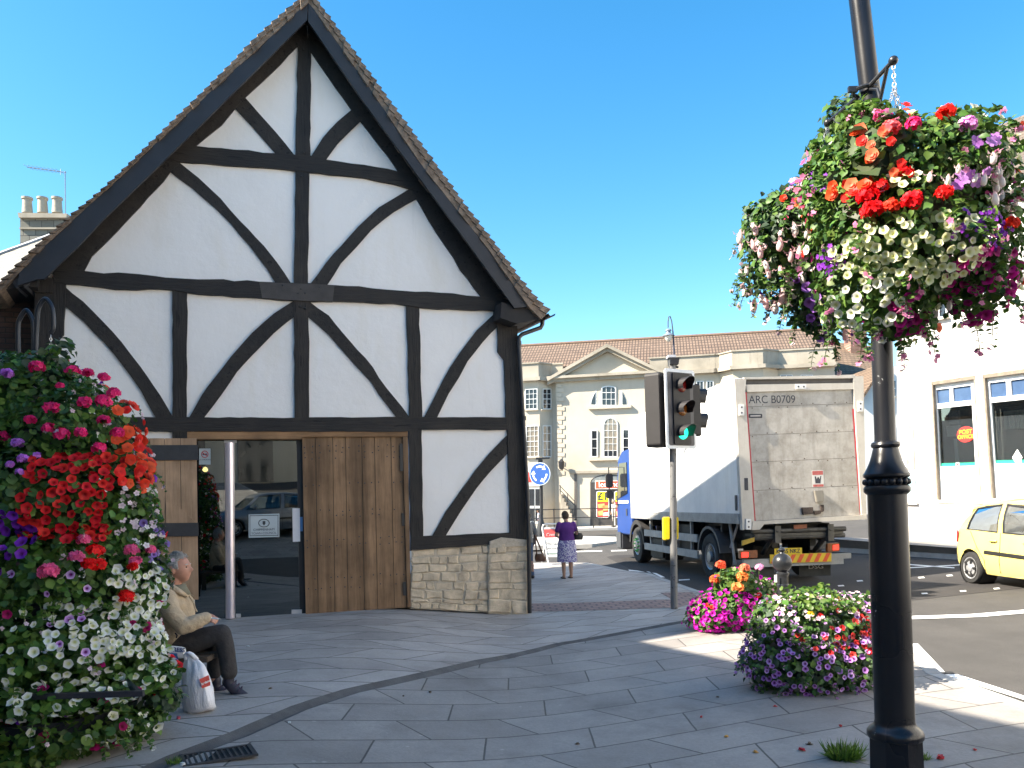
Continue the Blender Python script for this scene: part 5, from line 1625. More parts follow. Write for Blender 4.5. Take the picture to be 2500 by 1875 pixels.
def make_car(name, label, loc, rotz, paint, grp=None, sc=(1, 1, 1)):
    """small five-door hatchback; local +x forward, right-hand side is -y"""
    car = thing(name, label, 'car', loc, rotz)
    F = FR[car.name] @ Matrix.Diagonal((*sc, 1))
    P = lambda x, y, z: F @ Vector((x, y, z))
    # x, bottom z, half width, belt z, belt half width, bonnet crown
    S_ = [(0.00, 0.42, 0.62, 0.86, 0.60, 0.0), (0.05, 0.30, 0.72, 0.93, 0.68, 0.0), (0.20, 0.24, 0.79, 0.97, 0.745, 0.0), (0.60, 0.21, 0.815, 0.965, 0.765, 0), (1.2, 0.20, 0.82, 0.94, 0.775, 0), (1.9, 0.20, 0.82, 0.915, 0.775, 0.0), (2.5, 0.20, 0.82, 0.90, 0.765, 0.02), (2.85, 0.21, 0.815, 0.885, 0.75, 0.05), (3.2, 0.22, 0.80, 0.82, 0.70, 0.05), (3.42, 0.25, 0.73, 0.70, 0.62, 0.03), (3.54, 0.32, 0.58, 0.55, 0.50, 0.0)]
    S_ = [lerp_st(S_, 3.54 * k / 48) for k in range(49)]
    axles = (0.57, 2.93)
    rings = []
    for x, zb, wd, zw, ww, cr in S_:
        zz = zb
        for ax in axles:
            d = abs(x - ax)
            if d < 0.335:
                zz = max(zz, 0.285 + math.sqrt(max(0, 0.335 ** 2 - d * d)))
        zm = max(zz + 0.01, 0.56)
        zl = max(zz + 0.004, zb + 0.10)
        half = [(wd * 0.93, zz), (wd * 0.985, zl), (wd * 1.0, zm), (wd * 0.985, max(zm + 0.005, 0.70 if zw > 0.8 else zw - 0.06)), (ww, zw), (ww * 0.8, zw + cr * 0.7), (ww * 0.4, zw + cr)]
        ring = [P(x, -a, b) for a, b in half] + [P(x, a, b) for a, b in reversed(half)]
        rings.append(ring)
    body = MB().loft(rings).build('body', paint, car, 50)
    dk_ = M('car_black', (0.015, 0.015, 0.016), 0.6)
    # inner wheel housings
    for ax in axles:
        for s_ in (-1, 1):
            MB().lathe([(0.335, 0.0), (0.335, 0.28), (0.01, 0.28)], P(ax, s_ * 0.79, 0.285), 20, F.to_3x3() @ Vector((0, -s_, 0)), cap=False).build('wheel_housing', dk_, car)
            wheel(car, P(ax, s_ * 0.735, 0.285), F.to_3x3() @ Vector((0, s_, 0)), 0.285, 0.17, rim=M('hubcap_silver', (0.55, 0.56, 0.58), 0.35, 0.1, 4, 0, 1, 0.6), dish=0.02, rr=0.68)
            sp = MB()
            for k in range(5):
                a = 2 * math.pi * k / 5
                c = Vector((ax + 0.12 * math.cos(a), s_ * 0.822, 0.285 + 0.12 * math.sin(a)))
                e = Vector((math.cos(a), 0, math.sin(a)))
                f_ = Vector((-math.sin(a), 0, math.cos(a)))
                sp.prism([F @ (c + e * u * 0.045 + f_ * v * 0.026) for u, v in ((-1, -0.5), (1, -1), (1, 1), (-1, 0.5))], F.to_3x3() @ Vector((0, s_ * 0.004, 0)))
            sp.build('hubcap_slot', dk_, car)
    # roof and pillars
    ROOF = [(0.18, 1.30, 0.50), (0.35, 1.40, 0.565), (0.8, 1.475, 0.60), (1.3, 1.50, 0.61), (1.8, 1.48, 0.60), (2.05, 1.43, 0.575), (2.2, 1.36, 0.55)]
    rr_ = []
    for x, z, w_ in ROOF:
        rr_.append([P(x, -w_, z - 0.07), P(x, -w_ * 0.97, z - 0.02), P(x, -w_ * 0.7, z + 0.015), P(x, 0, z + 0.03), P(x, w_ * 0.7, z + 0.015), P(x, w_ * 0.97, z - 0.02), P(x, w_, z - 0.07), P(x, w_ * 0.9, z - 0.09), P(x, 0, z - 0.04), P(x, -w_ * 0.9, z - 0.09)])
    MB().loft(rr_).build('roof', paint, car, 50)
    def belt(x):
        st = lerp_st(S_, x)
        return st[4], st[3]
    def rf(x):
        st = lerp_st(ROOF, min(max(x, 0.18), 2.2))
        return st[2], st[1] - 0.06
    def side(xb, xt, f, s_, out=0.0):
        (wb, zb), (wt_, zt_) = belt(xb), rf(xt)
        return P(xb + (xt - xb) * f, s_ * (wb + (wt_ - wb) * f + 0.03 * math.sin(math.pi * f) + out), zb + (zt_ - zb) * f)
    glassc = glass_mat('car_glass', (0.55, 0.6, 0.58), 0.08, 1.5, 0.01)
    for s_ in (-1, 1):
        for n_, (b0, b1, t0, t1) in (('rear_pillar', (0.08, 0.42, 0.2, 0.50)), ('middle_pillar', (1.30, 1.42, 1.24, 1.34)), ('front_pillar', (2.56, 2.68, 2.06, 2.2))):
            mb = MB()
            q = [side(b0, t0, f, s_) for f in (0, 0.33, 0.66, 1)], [side(b1, t1, f, s_) for f in (0, 0.33, 0.66, 1)]
            q2 = [side(b0, t0, f, s_, -0.05) for f in (0, 0.33, 0.66, 1)], [side(b1, t1, f, s_, -0.05) for f in (0, 0.33, 0.66, 1)]
            mb.loft([[q[0][i], q[1][i], q2[1][i], q2[0][i]] for i in range(4)])
            mb.build(n_, paint, car)
        for b0, b1, t0, t1 in ((0.42, 1.30, 0.50, 1.24), (1.42, 2.56, 1.34, 2.06)):
            mb = MB()
            for i in range(3):
                f0, f1 = i / 3, (i + 1) / 3
                mb.quad(side(b0, t0, f0, s_, -0.012), side(b1, t1, f0, s_, -0.012), side(b1, t1, f1, s_, -0.012), side(b0, t0, f1, s_, -0.012))
            w_ = mb.build('side_window', glassc, car)
            mb = MB()
            for (e0, e1) in (((b0, t0), (b0 + 0.025, t0 + 0.025)), ((b1 - 0.025, t1 - 0.025), (b1, t1))):
                mb.loft([[side(e0[0], e0[1], f, s_, 0.003), side(e1[0], e1[1], f, s_, 0.003), side(e1[0], e1[1], f, s_, -0.02), side(e0[0], e0[1], f, s_, -0.02)] for f in (0, 0.33, 0.66, 1)])
            for f0, f1 in ((0.0, 0.05), (0.94, 1.0)):
                mb.quad(side(b0, t0, f0, s_, 0.003), side(b1, t1, f0, s_, 0.003), side(b1, t1, f1, s_, 0.003), side(b0, t0, f1, s_, 0.003))
            mb.build('window_seal', dk_, w_, fix=False)
        y_ = s_ * 0.835
        mb = MB().prism([P(x, y_, z) for x, z in ((0.98, 0.56), (2.35, 0.52), (2.42, 0.555), (2.3, 0.585), (1.0, 0.625))], F.to_3x3() @ Vector((0, -s_ * 0.03, 0)))
        mb.build('door_trim', dk_, car, bevel=0.008)
        for x in (1.22, 2.05):
            mb = MB().tube([P(x - 0.09, s_ * 0.812, 0.80), P(x - 0.05, s_ * 0.835, 0.802), P(x + 0.05, s_ * 0.835, 0.802), P(x + 0.09, s_ * 0.812, 0.80)], 0.014, 8)
            mb.build('door_handle', paint, car, True)
        for x0, x1 in ((1.375, 1.375), (0.56, 0.98), (2.50, 2.50)):
            mb = MB().tube([P(x0, s_ * 0.775, 0.94), P((x0 + x1) / 2 + 0.02, s_ * 0.818, 0.66), P(x1, s_ * 0.822, 0.45), P(x1, s_ * 0.80, 0.25)], 0.005, 5)
            mb.build('door_seam', dk_, car)
        mb = MB().ball(P(2.30, s_ * 0.93, 0.98), 0.1, 14, 8, (0.55, 0.9, 0.7))
        mb.build('door_mirror', paint, car, True)
        MB().prism([P(0.03, s_ * 0.66, 0.72), P(0.16, s_ * 0.765, 0.74), P(0.20, s_ * 0.768, 0.93), P(0.07, s_ * 0.70, 0.95)], F.to_3x3() @ Vector((-0.02, s_ * 0.012, 0))).build('tail_lamp', M('tail_lens', (0.45, 0.02, 0.02), 0.2), car)
        MB().prism([P(3.22, s_ * 0.74, 0.62), P(3.44, s_ * 0.66, 0.55), P(3.42, s_ * 0.62, 0.68), P(3.16, s_ * 0.70, 0.80)], F.to_3x3() @ Vector((0.015, s_ * 0.02, 0))).build('headlight', M('headlight_glass', (0.6, 0.62, 0.64), 0.1), car)
    mb = MB().quad(P(2.62, -0.70, 0.93), P(2.62, 0.70, 0.93), P(2.19, 0.53, 1.33), P(2.19, -0.53, 1.33))
    mb.build('windscreen', glassc, car)
    MB().quad(P(0.10, -0.62, 0.97), P(0.10, 0.62, 0.97), P(0.20, 0.48, 1.26), P(0.20, -0.48, 1.26)).build('rear_window', glassc, car)
    seatm = M('seat_dark', (0.03, 0.03, 0.035), 0.85)
    for x, ys in ((1.45, (-0.36, 0.36)), (0.65, (-0.34, 0.34))):
        for y in ys:
            mb = MB()
            mb.box((x - 0.02, y, 1.0), (0.13, 0.42, 0.36), F)
            mb.box((x - 0.05, y, 1.25), (0.09, 0.24, 0.16), F)
            mb.build('car_seat', seatm, car, bevel=0.03)
    mb = MB()
    mb.box((2.45, 0, 0.93), (0.3, 1.35, 0.1), F)
    mb.build('dashboard', seatm, car)
    ring = [P(2.12 - 0.05 * math.cos(2 * math.pi * k / 20), -0.36 + 0.17 * math.sin(2 * math.pi * k / 20), 0.98 + 0.15 * math.cos(2 * math.pi * k / 20)) for k in range(21)]
    MB().tube(ring, 0.014, 6).build('steering_wheel', seatm, car)
    mb = MB().quad(P(-0.002, -0.26, 0.60), P(-0.002, 0.26, 0.60), P(-0.002, 0.26, 0.71), P(-0.002, -0.26, 0.71))
    mb.build('number_plate', M('plate_yellow', (0.72, 0.50, 0.02), 0.5), car)
    return car
yellow = M('car_yellow', (0.74, 0.62, 0.20), 0.3, 0.05, 2, 0, 1, 0.0, 0.5, coat=0.8)
CA = R(-86)
cdir = Vector((math.cos(CA), math.sin(CA), 0))
cleft = Vector((-math.sin(CA), math.cos(CA), 0))
wheel_pt = Vector((8.22, 14.65, 0))
cloc = wheel_pt - cdir * 0.57 - cleft * (-0.82)
cloc.z = rz(8.3, 14)
ycar = make_car('hatchback_car', 'small yellow hatchback with silver hubcaps and an elderly driver', tuple(cloc), CA, yellow)

# ================================================================== STREET FURNITURE
# traffic signal
TB = ground(1646, 1486)
TB.z = gz(TB.x, TB.y)
ts = thing('traffic_light', 'grey traffic light pole with white-edged signal head showing green', 'traffic light', tuple(TB))
def worn(name, c0, c1, thr=0.55, rough=0.6, metal=0.2, scale=7):
    s = NT(name)
    v = s.coord()
    f = s.noise(v, scale, 8, 0.75)
    g = s.noise(v, 1.1, 3)
    c = s.mix(s.ramp(f, [(thr, (0, 0, 0)), (thr + 0.05, (1, 1, 1))]), c0, c1)
    c = s.mix(1.0, c, s.ramp(g, [(0.3, (0.75,) * 3), (0.7, (1.15,) * 3)]), 'MULTIPLY')
    s.set(c, rough, metal)
    return s.m
polem = worn('galvanised_pole', (0.17, 0.17, 0.17), (0.05, 0.05, 0.05), 0.56)
zt = at(1641, 895, TB.y).z
ptop = at(1641, 880, TB.y)
MB().tube([TB, Vector((TB.x + (ptop.x - TB.x) * 0.5, TB.y, ptop.z * 0.5)), ptop], 0.056, 16).build('pole', polem, ts, True)
PXT = TB.y / FPX
hc = at(1660, 999, TB.y - 0.12)
HA_ = R(33)
HX = Vector((math.cos(HA_), math.sin(HA_), 0))
HM = Vector((math.sin(HA_), -math.cos(HA_), 0))
def hp(x, z, o=0.0):
    return hc + HX * x + ZV * z + HM * o
def rr2(w_, h_, r_, o, k=4):
    return [hp(px, pz, o) for px, pz in rrect(-w_ / 2, -h_ / 2, w_ / 2, h_ / 2, r_, k)]
blackp = M('signal_black', (0.011, 0.010, 0.012), 0.6, 0.2, 6, 0.1, 40)
MB().prism(rr2(0.64, 1.25, 0.05, 0.02), HM * -0.02).build('backing_board', M('board_white', (0.70, 0.72, 0.74), 0.5, 0.06), ts)
MB().prism(rr2(0.55, 1.15, 0.03, 0.024), HM * -0.008).build('board_panel', M('board_dark', (0.06, 0.058, 0.066), 0.5, 0.15), ts)
MB().prism(rr2(0.36, 1.12, 0.03, 0.05), HM * -0.30).build('signal_body', blackp, ts)
lens_c = [('red_lens', M('lens_red', (0.14, 0.008, 0.008), 0.15, 0.1, 30)), ('amber_lens', M('lens_amber', (0.16, 0.05, 0.008), 0.15, 0.1, 30)), ('green_lens', glow('lens_green', (0.0, 0.62, 0.36), 1.0))]
def visor(c, n, up, r_, ln, name, lens=None):
    side_ = n.cross(up).normalized()
    o_, i_ = [], []
    for k in range(15):
        a = R(-32 + 244 * k / 14)
        dvec = side_ * math.cos(a) + up * math.sin(a)
        front = ln * (0.55 + 0.45 * max(0, math.sin(a)))
        o_.append((c + dvec * r_, c + dvec * r_ + n * front))
        i_.append((c + dvec * (r_ - 0.006), c + dvec * (r_ - 0.006) + n * front))
    mb = MB()
    for k in range(14):
        mb.quad(o_[k][0], o_[k + 1][0], o_[k + 1][1], o_[k][1])
        mb.quad(i_[k + 1][0], i_[k][0], i_[k][1], i_[k + 1][1])
        mb.quad(o_[k][1], o_[k + 1][1], i_[k + 1][1], i_[k][1])
    v_ = mb.build(name, blackp, ts, True, fix=False)
    if lens:
        prof_ = [(r_ * 0.96 * math.cos(a), 0.035 * math.sin(a)) for a in [math.pi / 2 * k / 5 for k in range(6)]]
        MB().lathe(prof_, c, 20, n).build(lens[0], lens[1], ts, True)
    return v_
for k, z in enumerate((0.37, 0.0, -0.37)):
    visor(hp(0.0, z, 0.05), HM, ZV, 0.115, 0.24, 'visor', lens_c[k])
# second head facing away to the left, third head facing right behind the board
h2 = at(1600, 1003, TB.y + 0.05)
n2_ = Vector((-0.80, 0.60, 0))
x2_ = Vector((0.60, 0.80, 0))
mb = MB()
mb.prism([h2 + x2_ * px + ZV * pz - n2_ * 0.18 for px, pz in rrect(-0.20, -0.585, 0.20, 0.585, 0.05)], n2_ * 0.26)
mb.build('signal_body', blackp, ts, bevel=0.01)
n3_ = Vector((0.90, 0.42, 0)).normalized()
x3_ = Vector((n3_.y, -n3_.x, 0))
h3 = at(1692, 1003, TB.y + 0.22)
MB().prism([h3 + x3_ * px + ZV * pz - n3_ * 0.2 for px, pz in rrect(-0.17, -0.42, 0.17, 0.42, 0.04)], n3_ * 0.22).build('signal_body', blackp, ts)
for z in (0.20, -0.20):
    visor(h3 + ZV * z + n3_ * 0.02, n3_, ZV, 0.165, 0.22, 'visor')
dtc = MB()
dtc.prism([at(x, y, TB.y - 0.1) for x, y in [(1636, 872), (1659, 872), (1657, 889), (1637, 889)]], (0, 0.22, 0))
dtc.tube([at(1645, 889, TB.y), at(1645, 902, TB.y)], 0.03, 8)
dtc.tube([at(1634, 898, TB.y), at(1656, 896, TB.y)], 0.018, 6)
dtc.build('detector', blackp, ts)
MB().prism([at(x, y, TB.y - 0.1) for x, y in [(1632, 866), (1650, 866), (1651, 872), (1632, 872)]], (0, 0.2, 0)).build('detector_hood', M('hood_grey', (0.45, 0.46, 0.5), 0.5), ts)
ypm = M('pushbox_yellow', (0.78, 0.56, 0.01), 0.45, 0.08)
for x0, x1, o_ in ((1621, 1636, 0.0), (1645, 1657, 0.02)):
    MB().prism([at(x, y, TB.y + o_ - 0.05) for x, y in [(x0, 1263), (x1, 1262), (x1, 1317), (x0 + 1, 1319)]], (0, 0.16, 0)).build('push_button_box', ypm, ts, bevel=0.012)
r_ = MB()
for k in range(14):
    a, b = 2 * math.pi * k / 14, 2 * math.pi * (k + 1) / 14
    c = hp(0.10, -0.665, 0.0)
    r_.tube([c + HX * 0.03 * math.cos(a) + ZV * 0.03 * math.sin(a), c + HX * 0.03 * math.cos(b) + ZV * 0.03 * math.sin(b)], 0.009, 5)
r_.build('board_eyelet', M('board_white', (0.7, 0.72, 0.74)), ts)

# roundabout sign
RS = at(1322, 1300, 40.0)
RS.z = -0.2
rs = thing('roundabout_sign', 'round blue sign with three white arrows on a black post', 'road sign', tuple(RS))
mb = MB().tube([RS, at(1321, 1122, 40.0)], 0.085, 12)
mb.lathe([(0.26, 0), (0.24, 0.5), (0.13, 0.9), (0.10, 1.2)], RS, 14)
mb.build('post', pipe, rs, True)
MB().prism([at(x, y, 39.9) for x, y in [(1308, 1117), (1342, 1116), (1342, 1120), (1308, 1122)]], (0, 0.3, 0)).build('sign_lamp', pipe, rs)
MB().prism([at(x, y, 39.9) for x, y in [(1314, 1121), (1321, 1121), (1321, 1131), (1314, 1131)]], (0, 0.3, 0)).build('lamp_bracket', pipe, rs)
rc_ = at(1318, 1157, 39.6)
A_ = R(27)
SX = Vector((math.cos(A_), -math.sin(A_), 0))
SN = Vector((-math.sin(A_), -math.cos(A_), 0))
rad = 0.556
disc = lambda r_, o: [rc_ + SX * r_ * math.cos(2 * math.pi * k / 40) + ZV * r_ * math.sin(2 * math.pi * k / 40) + SN * o for k in range(40)]
MB().prism(disc(rad, 0), SN * -0.03).build('sign_disc', M('sign_rim', (0.55, 0.62, 0.72), 0.5), rs)
MB().prism(disc(rad * 0.95, 0.004), SN * -0.01).build('sign_face', M('sign_blue', (0.008, 0.065, 0.27), 0.45, 0.05), rs)
for k in range(3):
    a0 = R(38 - 120 * k + 80)
    mb = MB()
    ar = lambda r_, a, o=0.008: rc_ + SX * r_ * math.cos(a) + ZV * r_ * math.sin(a) + SN * o
    n_ = 8
    for i in range(n_):
        b0, b1 = a0 - R(60) * i / n_, a0 - R(60) * (i + 1) / n_
        mb.quad(ar(rad * 0.58, b0), ar(rad * 0.72, b0), ar(rad * 0.72, b1), ar(rad * 0.58, b1))
    ae = a0 - R(58)
    mb.add([ar(rad * 0.42, ae), ar(rad * 0.88, ae), ar(rad * 0.66, ae - R(28))], [(0, 1, 2)])
    mb.build('arrow', wt, rs)

# pavement board
ab = thing('pavement_board', 'white framed pavement board with red heading behind the woman in purple', 'advertising board', tuple(ground(1350, 1378)))
AY = 22.4
wp = M('board_frame_white', (0.78, 0.78, 0.76), 0.45, 0.04)
lean = lambda x, y, o=0.0: at(x, y, AY + (y - 1370) / -90 * 0.22 - o)
mb = MB()
loop = [(1339, 1376), (1324, 1290), (1326, 1282), (1333, 1279), (1380, 1279), (1388, 1283), (1390, 1290), (1399, 1376)]
mb.tube([lean(x, y) for x, y in loop], 0.022, 8)
mb.tube([at(1336, 1281, AY + 0.3), at(1323, 1372, AY + 0.62)], 0.02, 8)
mb.tube([at(1386, 1281, AY + 0.3), at(1384, 1372, AY + 0.62)], 0.02, 8)
mb.tube([at(1312, 1377, AY + 0.3), at(1352, 1377, AY - 0.25), at(1400, 1375, AY - 0.1)], 0.018, 6)
mb.build('frame', wp, ab, True)
pn = MB().prism([lean(x, y, 0.005) for x, y in [(1327, 1288), (1387, 1287), (1396, 1359), (1337, 1360)]], (0, 0.02, 0)).build('panel', wp, ab)
MB().prism([lean(x, y, 0.012) for x, y in [(1328, 1292), (1387, 1291), (1390, 1310), (1330, 1312)]], (0, 0.006, 0)).build('red_heading', M('heading_red', (0.55, 0.08, 0.08), 0.5, 0.05), pn)
MB().prism([lean(x, y, 0.012) for x, y in [(1335, 1351), (1394, 1350), (1394.3, 1352), (1335.3, 1353)]], (0, 0.006, 0)).build('green_rule', M('rule_green', (0.03, 0.12, 0.09), 0.5), pn)
g_ = M('board_grey_text', (0.25, 0.26, 0.28), 0.6)
text('board_text', 'Connells', wt, pn, lean(1333.5, 1306, 0.016), (1, 0.0, 0.02), ZV, 0.125, 0.001, 'LEFT')
text('board_text', 'Mortgage', g_, pn, lean(1332.5, 1327, 0.016), (1, 0.0, 0.02), ZV, 0.12, 0.001, 'LEFT')
text('board_text', 'Services', g_, pn, lean(1333.5, 1338, 0.016), (1, 0.0, 0.02), ZV, 0.12, 0.001, 'LEFT')

# bollard
BO = Vector((3.04, 9.2, gz(3.04, 9.2)))
bo = thing('bollard', 'black bollard with a round ball top between the flower planters', 'bollard', tuple(BO))
bl = M('bollard_black', (0.030, 0.032, 0.036), 0.32, 0.2, 8, 0.05, 60, 0.3)
zc = 0.883 - BO.z
MB().lathe([(0.10, 0), (0.10, 0.12), (0.075, 0.16), (0.062, 0.2), (0.060, zc - 0.28), (0.068, zc - 0.275), (0.068, zc - 0.25), (0.060, zc - 0.24), (0.060, zc - 0.15), (0.070, zc - 0.14), (0.070, zc - 0.118), (0.05, zc - 0.10)], BO, 24).build('shaft', bl, bo, 35)
MB().ball(BO + ZV * zc, 0.108, 28, 18).build('ball', bl, bo, 'all')
MB().lathe([(0.03, 0.0), (0.022, 0.02), (0.035, 0.03), (0.042, 0.045), (0.030, 0.062), (0.004, 0.075)], BO + ZV * (zc + 0.10), 16).build('finial', bl, bo, True)
MB().prism([at(x, y, 9.2 - 0.064) for x, y in [(1891, 1404), (1897, 1403), (1897, 1422), (1891, 1421)]], (0, 0.01, 0)).build('sticker', wt, bo)

# tall lamp post in front
LP = Vector((2.035, 4.40, gz(2.035, 4.4)))
ps = thing('lamp_post', 'tall black cast iron lamp post with beaded collar, nearest the camera', 'lamp post', tuple(LP))
def post_mat():
    s = NT('post_paint')
    v = s.coord((1, 1, 0.6))
    f = s.noise(v, 11, 6, 0.65)
    big = s.noise(s.coord(), 1.4, 3)
    c = s.mix(s.ramp(f, [(0.70, (0, 0, 0)), (0.72, (1, 1, 1))]), (0.010, 0.011, 0.015), (0.42, 0.44, 0.46))
    c = s.mix(s.ramp(big, [(0.45, (0, 0, 0)), (0.75, (0.5,) * 3)]), c, (0.024, 0.026, 0.031))
    s.set(c, s.ramp(big, [(0.3, (0.22,) * 3), (0.7, (0.38,) * 3)]), 0.0, 0.4)
    s.bump(s.noise(v, 50, 3), 0.06, 0.004)
    return s.m
pm = post_mat()
zz = lambda y: 1.65 + (1201 - y) / FPX * 4.4 - LP.z
oct_ = MB().lathe([(0.165, -0.05), (0.165, 0.06), (0.145, 0.09), (0.139, zz(1800)), (0.139, zz(1795))], LP, 8)
oct_.build('base', pm, ps)
MB().lathe([(0.139, zz(1797)), (0.144, zz(1792)), (0.142, zz(1782)), (0.128, zz(1774)), (0.112, zz(1768)), (0.104, zz(1762)), (0.101, zz(1755)), (0.101, zz(1500)), (0.100, zz(1207)), (0.106, zz(1205)), (0.116, zz(1200)), (0.119, zz(1192)), (0.113, zz(1186)), (0.102, zz(1184)), (0.100, zz(1168)), (0.110, zz(1166)), (0.118, zz(1162)), (0.118, zz(1157)), (0.110, zz(1152)), (0.096, zz(1140)), (0.082, zz(1125)), (0.072, zz(1110)), (0.066, zz(1098)), (0.062, zz(1093)), (0.070, zz(1091)), (0.074, zz(1086)), (0.070, zz(1080)), (0.056, zz(1077)), (0.0545, zz(1070)), (0.0535, zz(300))], LP, 36).build('shaft', pm, ps, 35)
for k in range(18):
    a = 2 * math.pi * k / 18
    MB().ball(LP + Vector((0.105 * math.cos(a), 0.105 * math.sin(a), zz(1176))), 0.0185, 10, 7).build('bead', pm, ps, 'all')
top = at(2080, -150, 4.4)
t0 = LP + ZV * zz(310)
MB().tube([t0, top, top + ZV * 0.5], [0.0535, 0.052, 0.05], 32).build('upper_shaft', pm, ps, True)
za = at(2118, 222, 4.4).z
ax_ = LP.x - 0.045
arm1 = at(2181, 148, 4.09)
arm2 = at(2021, 300, 4.76)
pp = Vector((ax_, 4.4, za))
for a_, nm in ((arm1, 'basket_arm'), (arm2, 'basket_arm')):
    mb = MB()
    d = (a_ - pp).normalized()
    mb.tube([pp + d * 0.05, a_], 0.012, 8)
    mb.tube([pp - ZV * 0.30 + d * 0.05, a_ - d * 0.06], 0.010, 8)
    mb.tube([pp + d * 0.06 - ZV * 0.02, pp + d * 0.14 - ZV * 0.06, pp + d * 0.17 - ZV * 0.14, pp + d * 0.13 - ZV * 0.22], 0.008, 6)
    mb.ball(a_, 0.024, 14, 10)
    mb.build(nm, bl, ps, True)
for z_ in (0.0, -0.30):
    mb = MB()
    ring = [pp + Vector((0.060 * math.cos(2 * math.pi * k / 20), 0.060 * math.sin(2 * math.pi * k / 20), z_)) for k in range(21)]
    mb.tube(ring, 0.011, 6)
    mb.box((pp.x - 0.075, pp.y - 0.02, pp.z + z_), (0.05, 0.02, 0.03))
    mb.build('clamp_band', bl, ps)

# distant swan-neck street lamp
SLP = at(1646, 1300, 30.0)
SLP.z = -0.13
sl = thing('street_lamp', 'distant swan-neck street lamp rising behind the traffic light', 'street lamp', tuple(SLP))
pts = [SLP, at(1646, 866, 30), at(1643, 811, 30), at(1640, 785, 30), at(1636, 772, 30), at(1633, 773, 30), at(1631, 785, 30), at(1631, 800, 30)]
MB().tube(pts, [0.055, 0.045, 0.026, 0.02, 0.02, 0.02, 0.02, 0.02], 8).build('post', M('lamp_purple_black', (0.05, 0.045, 0.06), 0.5), sl, True)
lc = at(1632, 819, 30)
MB().lathe([(0.23, -0.02), (0.21, 0.02), (0.1, 0.08), (0.08, 0.14), (0.12, 0.17), (0.10, 0.22), (0.03, 0.26)], lc, 16).build('hood', M('hood_blue_grey', (0.16, 0.20, 0.25), 0.4), sl, True)
MB().lathe([(0.15, 0.0), (0.14, -0.08), (0.08, -0.18), (0.01, -0.22)], lc - ZV * 0.02, 16).build('globe', M('globe_pale', (0.7, 0.68, 0.6), 0.3), sl, True)
# ================================================================== PEOPLE
def voxel(mb, name, mat, parent, vox=0.012, smooth=6, fac=0.5):
    """union of the collected closed shapes as one continuous skin"""
    inv = FR[parent.name].inverted()
    me = bpy.data.meshes.new(name)
    me.from_pydata([tuple(inv @ p) for p in mb.v], [], mb.f)
    bm = bmesh.new()
    bm.from_mesh(me)
    bmesh.ops.recalc_face_normals(bm, faces=bm.faces)
    bm.to_mesh(me)
    bm.free()
    ob = bpy.data.objects.new(name, me)
    COL.objects.link(ob)
    m = ob.modifiers.new('r', 'REMESH')
    m.mode = 'VOXEL'
    m.voxel_size = vox
    if smooth:
        m2 = ob.modifiers.new('s', 'SMOOTH')
        m2.iterations = smooth
        m2.factor = fac
    bpy.context.view_layer.update()
    out = bpy.data.meshes.new_from_object(ob.evaluated_get(bpy.context.evaluated_depsgraph_get()))
    bpy.data.objects.remove(ob)
    bpy.data.meshes.remove(me)
    out.materials.clear()
    out.materials.append(mat)
    out.name = name
    for p in out.polygons:
        p.use_smooth = True
    o = bpy.data.objects.new(name, out)
    COL.objects.link(o)
    o.parent = parent
    FR[o.name] = FR[parent.name]
    return o

def limb(mb, pts, rs, n=12):
    """tapered limb with rounded ends"""
    pts = [Vector(p) for p in pts]
    mb.tube(pts, list(rs), n)
    for p, r in zip(pts, rs):
        mb.ball(p, r * 0.99, n, 8)

def ring_loft(mb, rings, n=20):
    """rings: (centre, forward vec, half depth, left vec, half width)"""
    rr = []
    for c, f, a, l, b in rings:
        rr.append([Vector(c) + Vector(f) * a * math.cos(2 * math.pi * k / n) + Vector(l) * b * math.sin(2 * math.pi * k / n) for k in range(n)])
    mb.loft(rr)

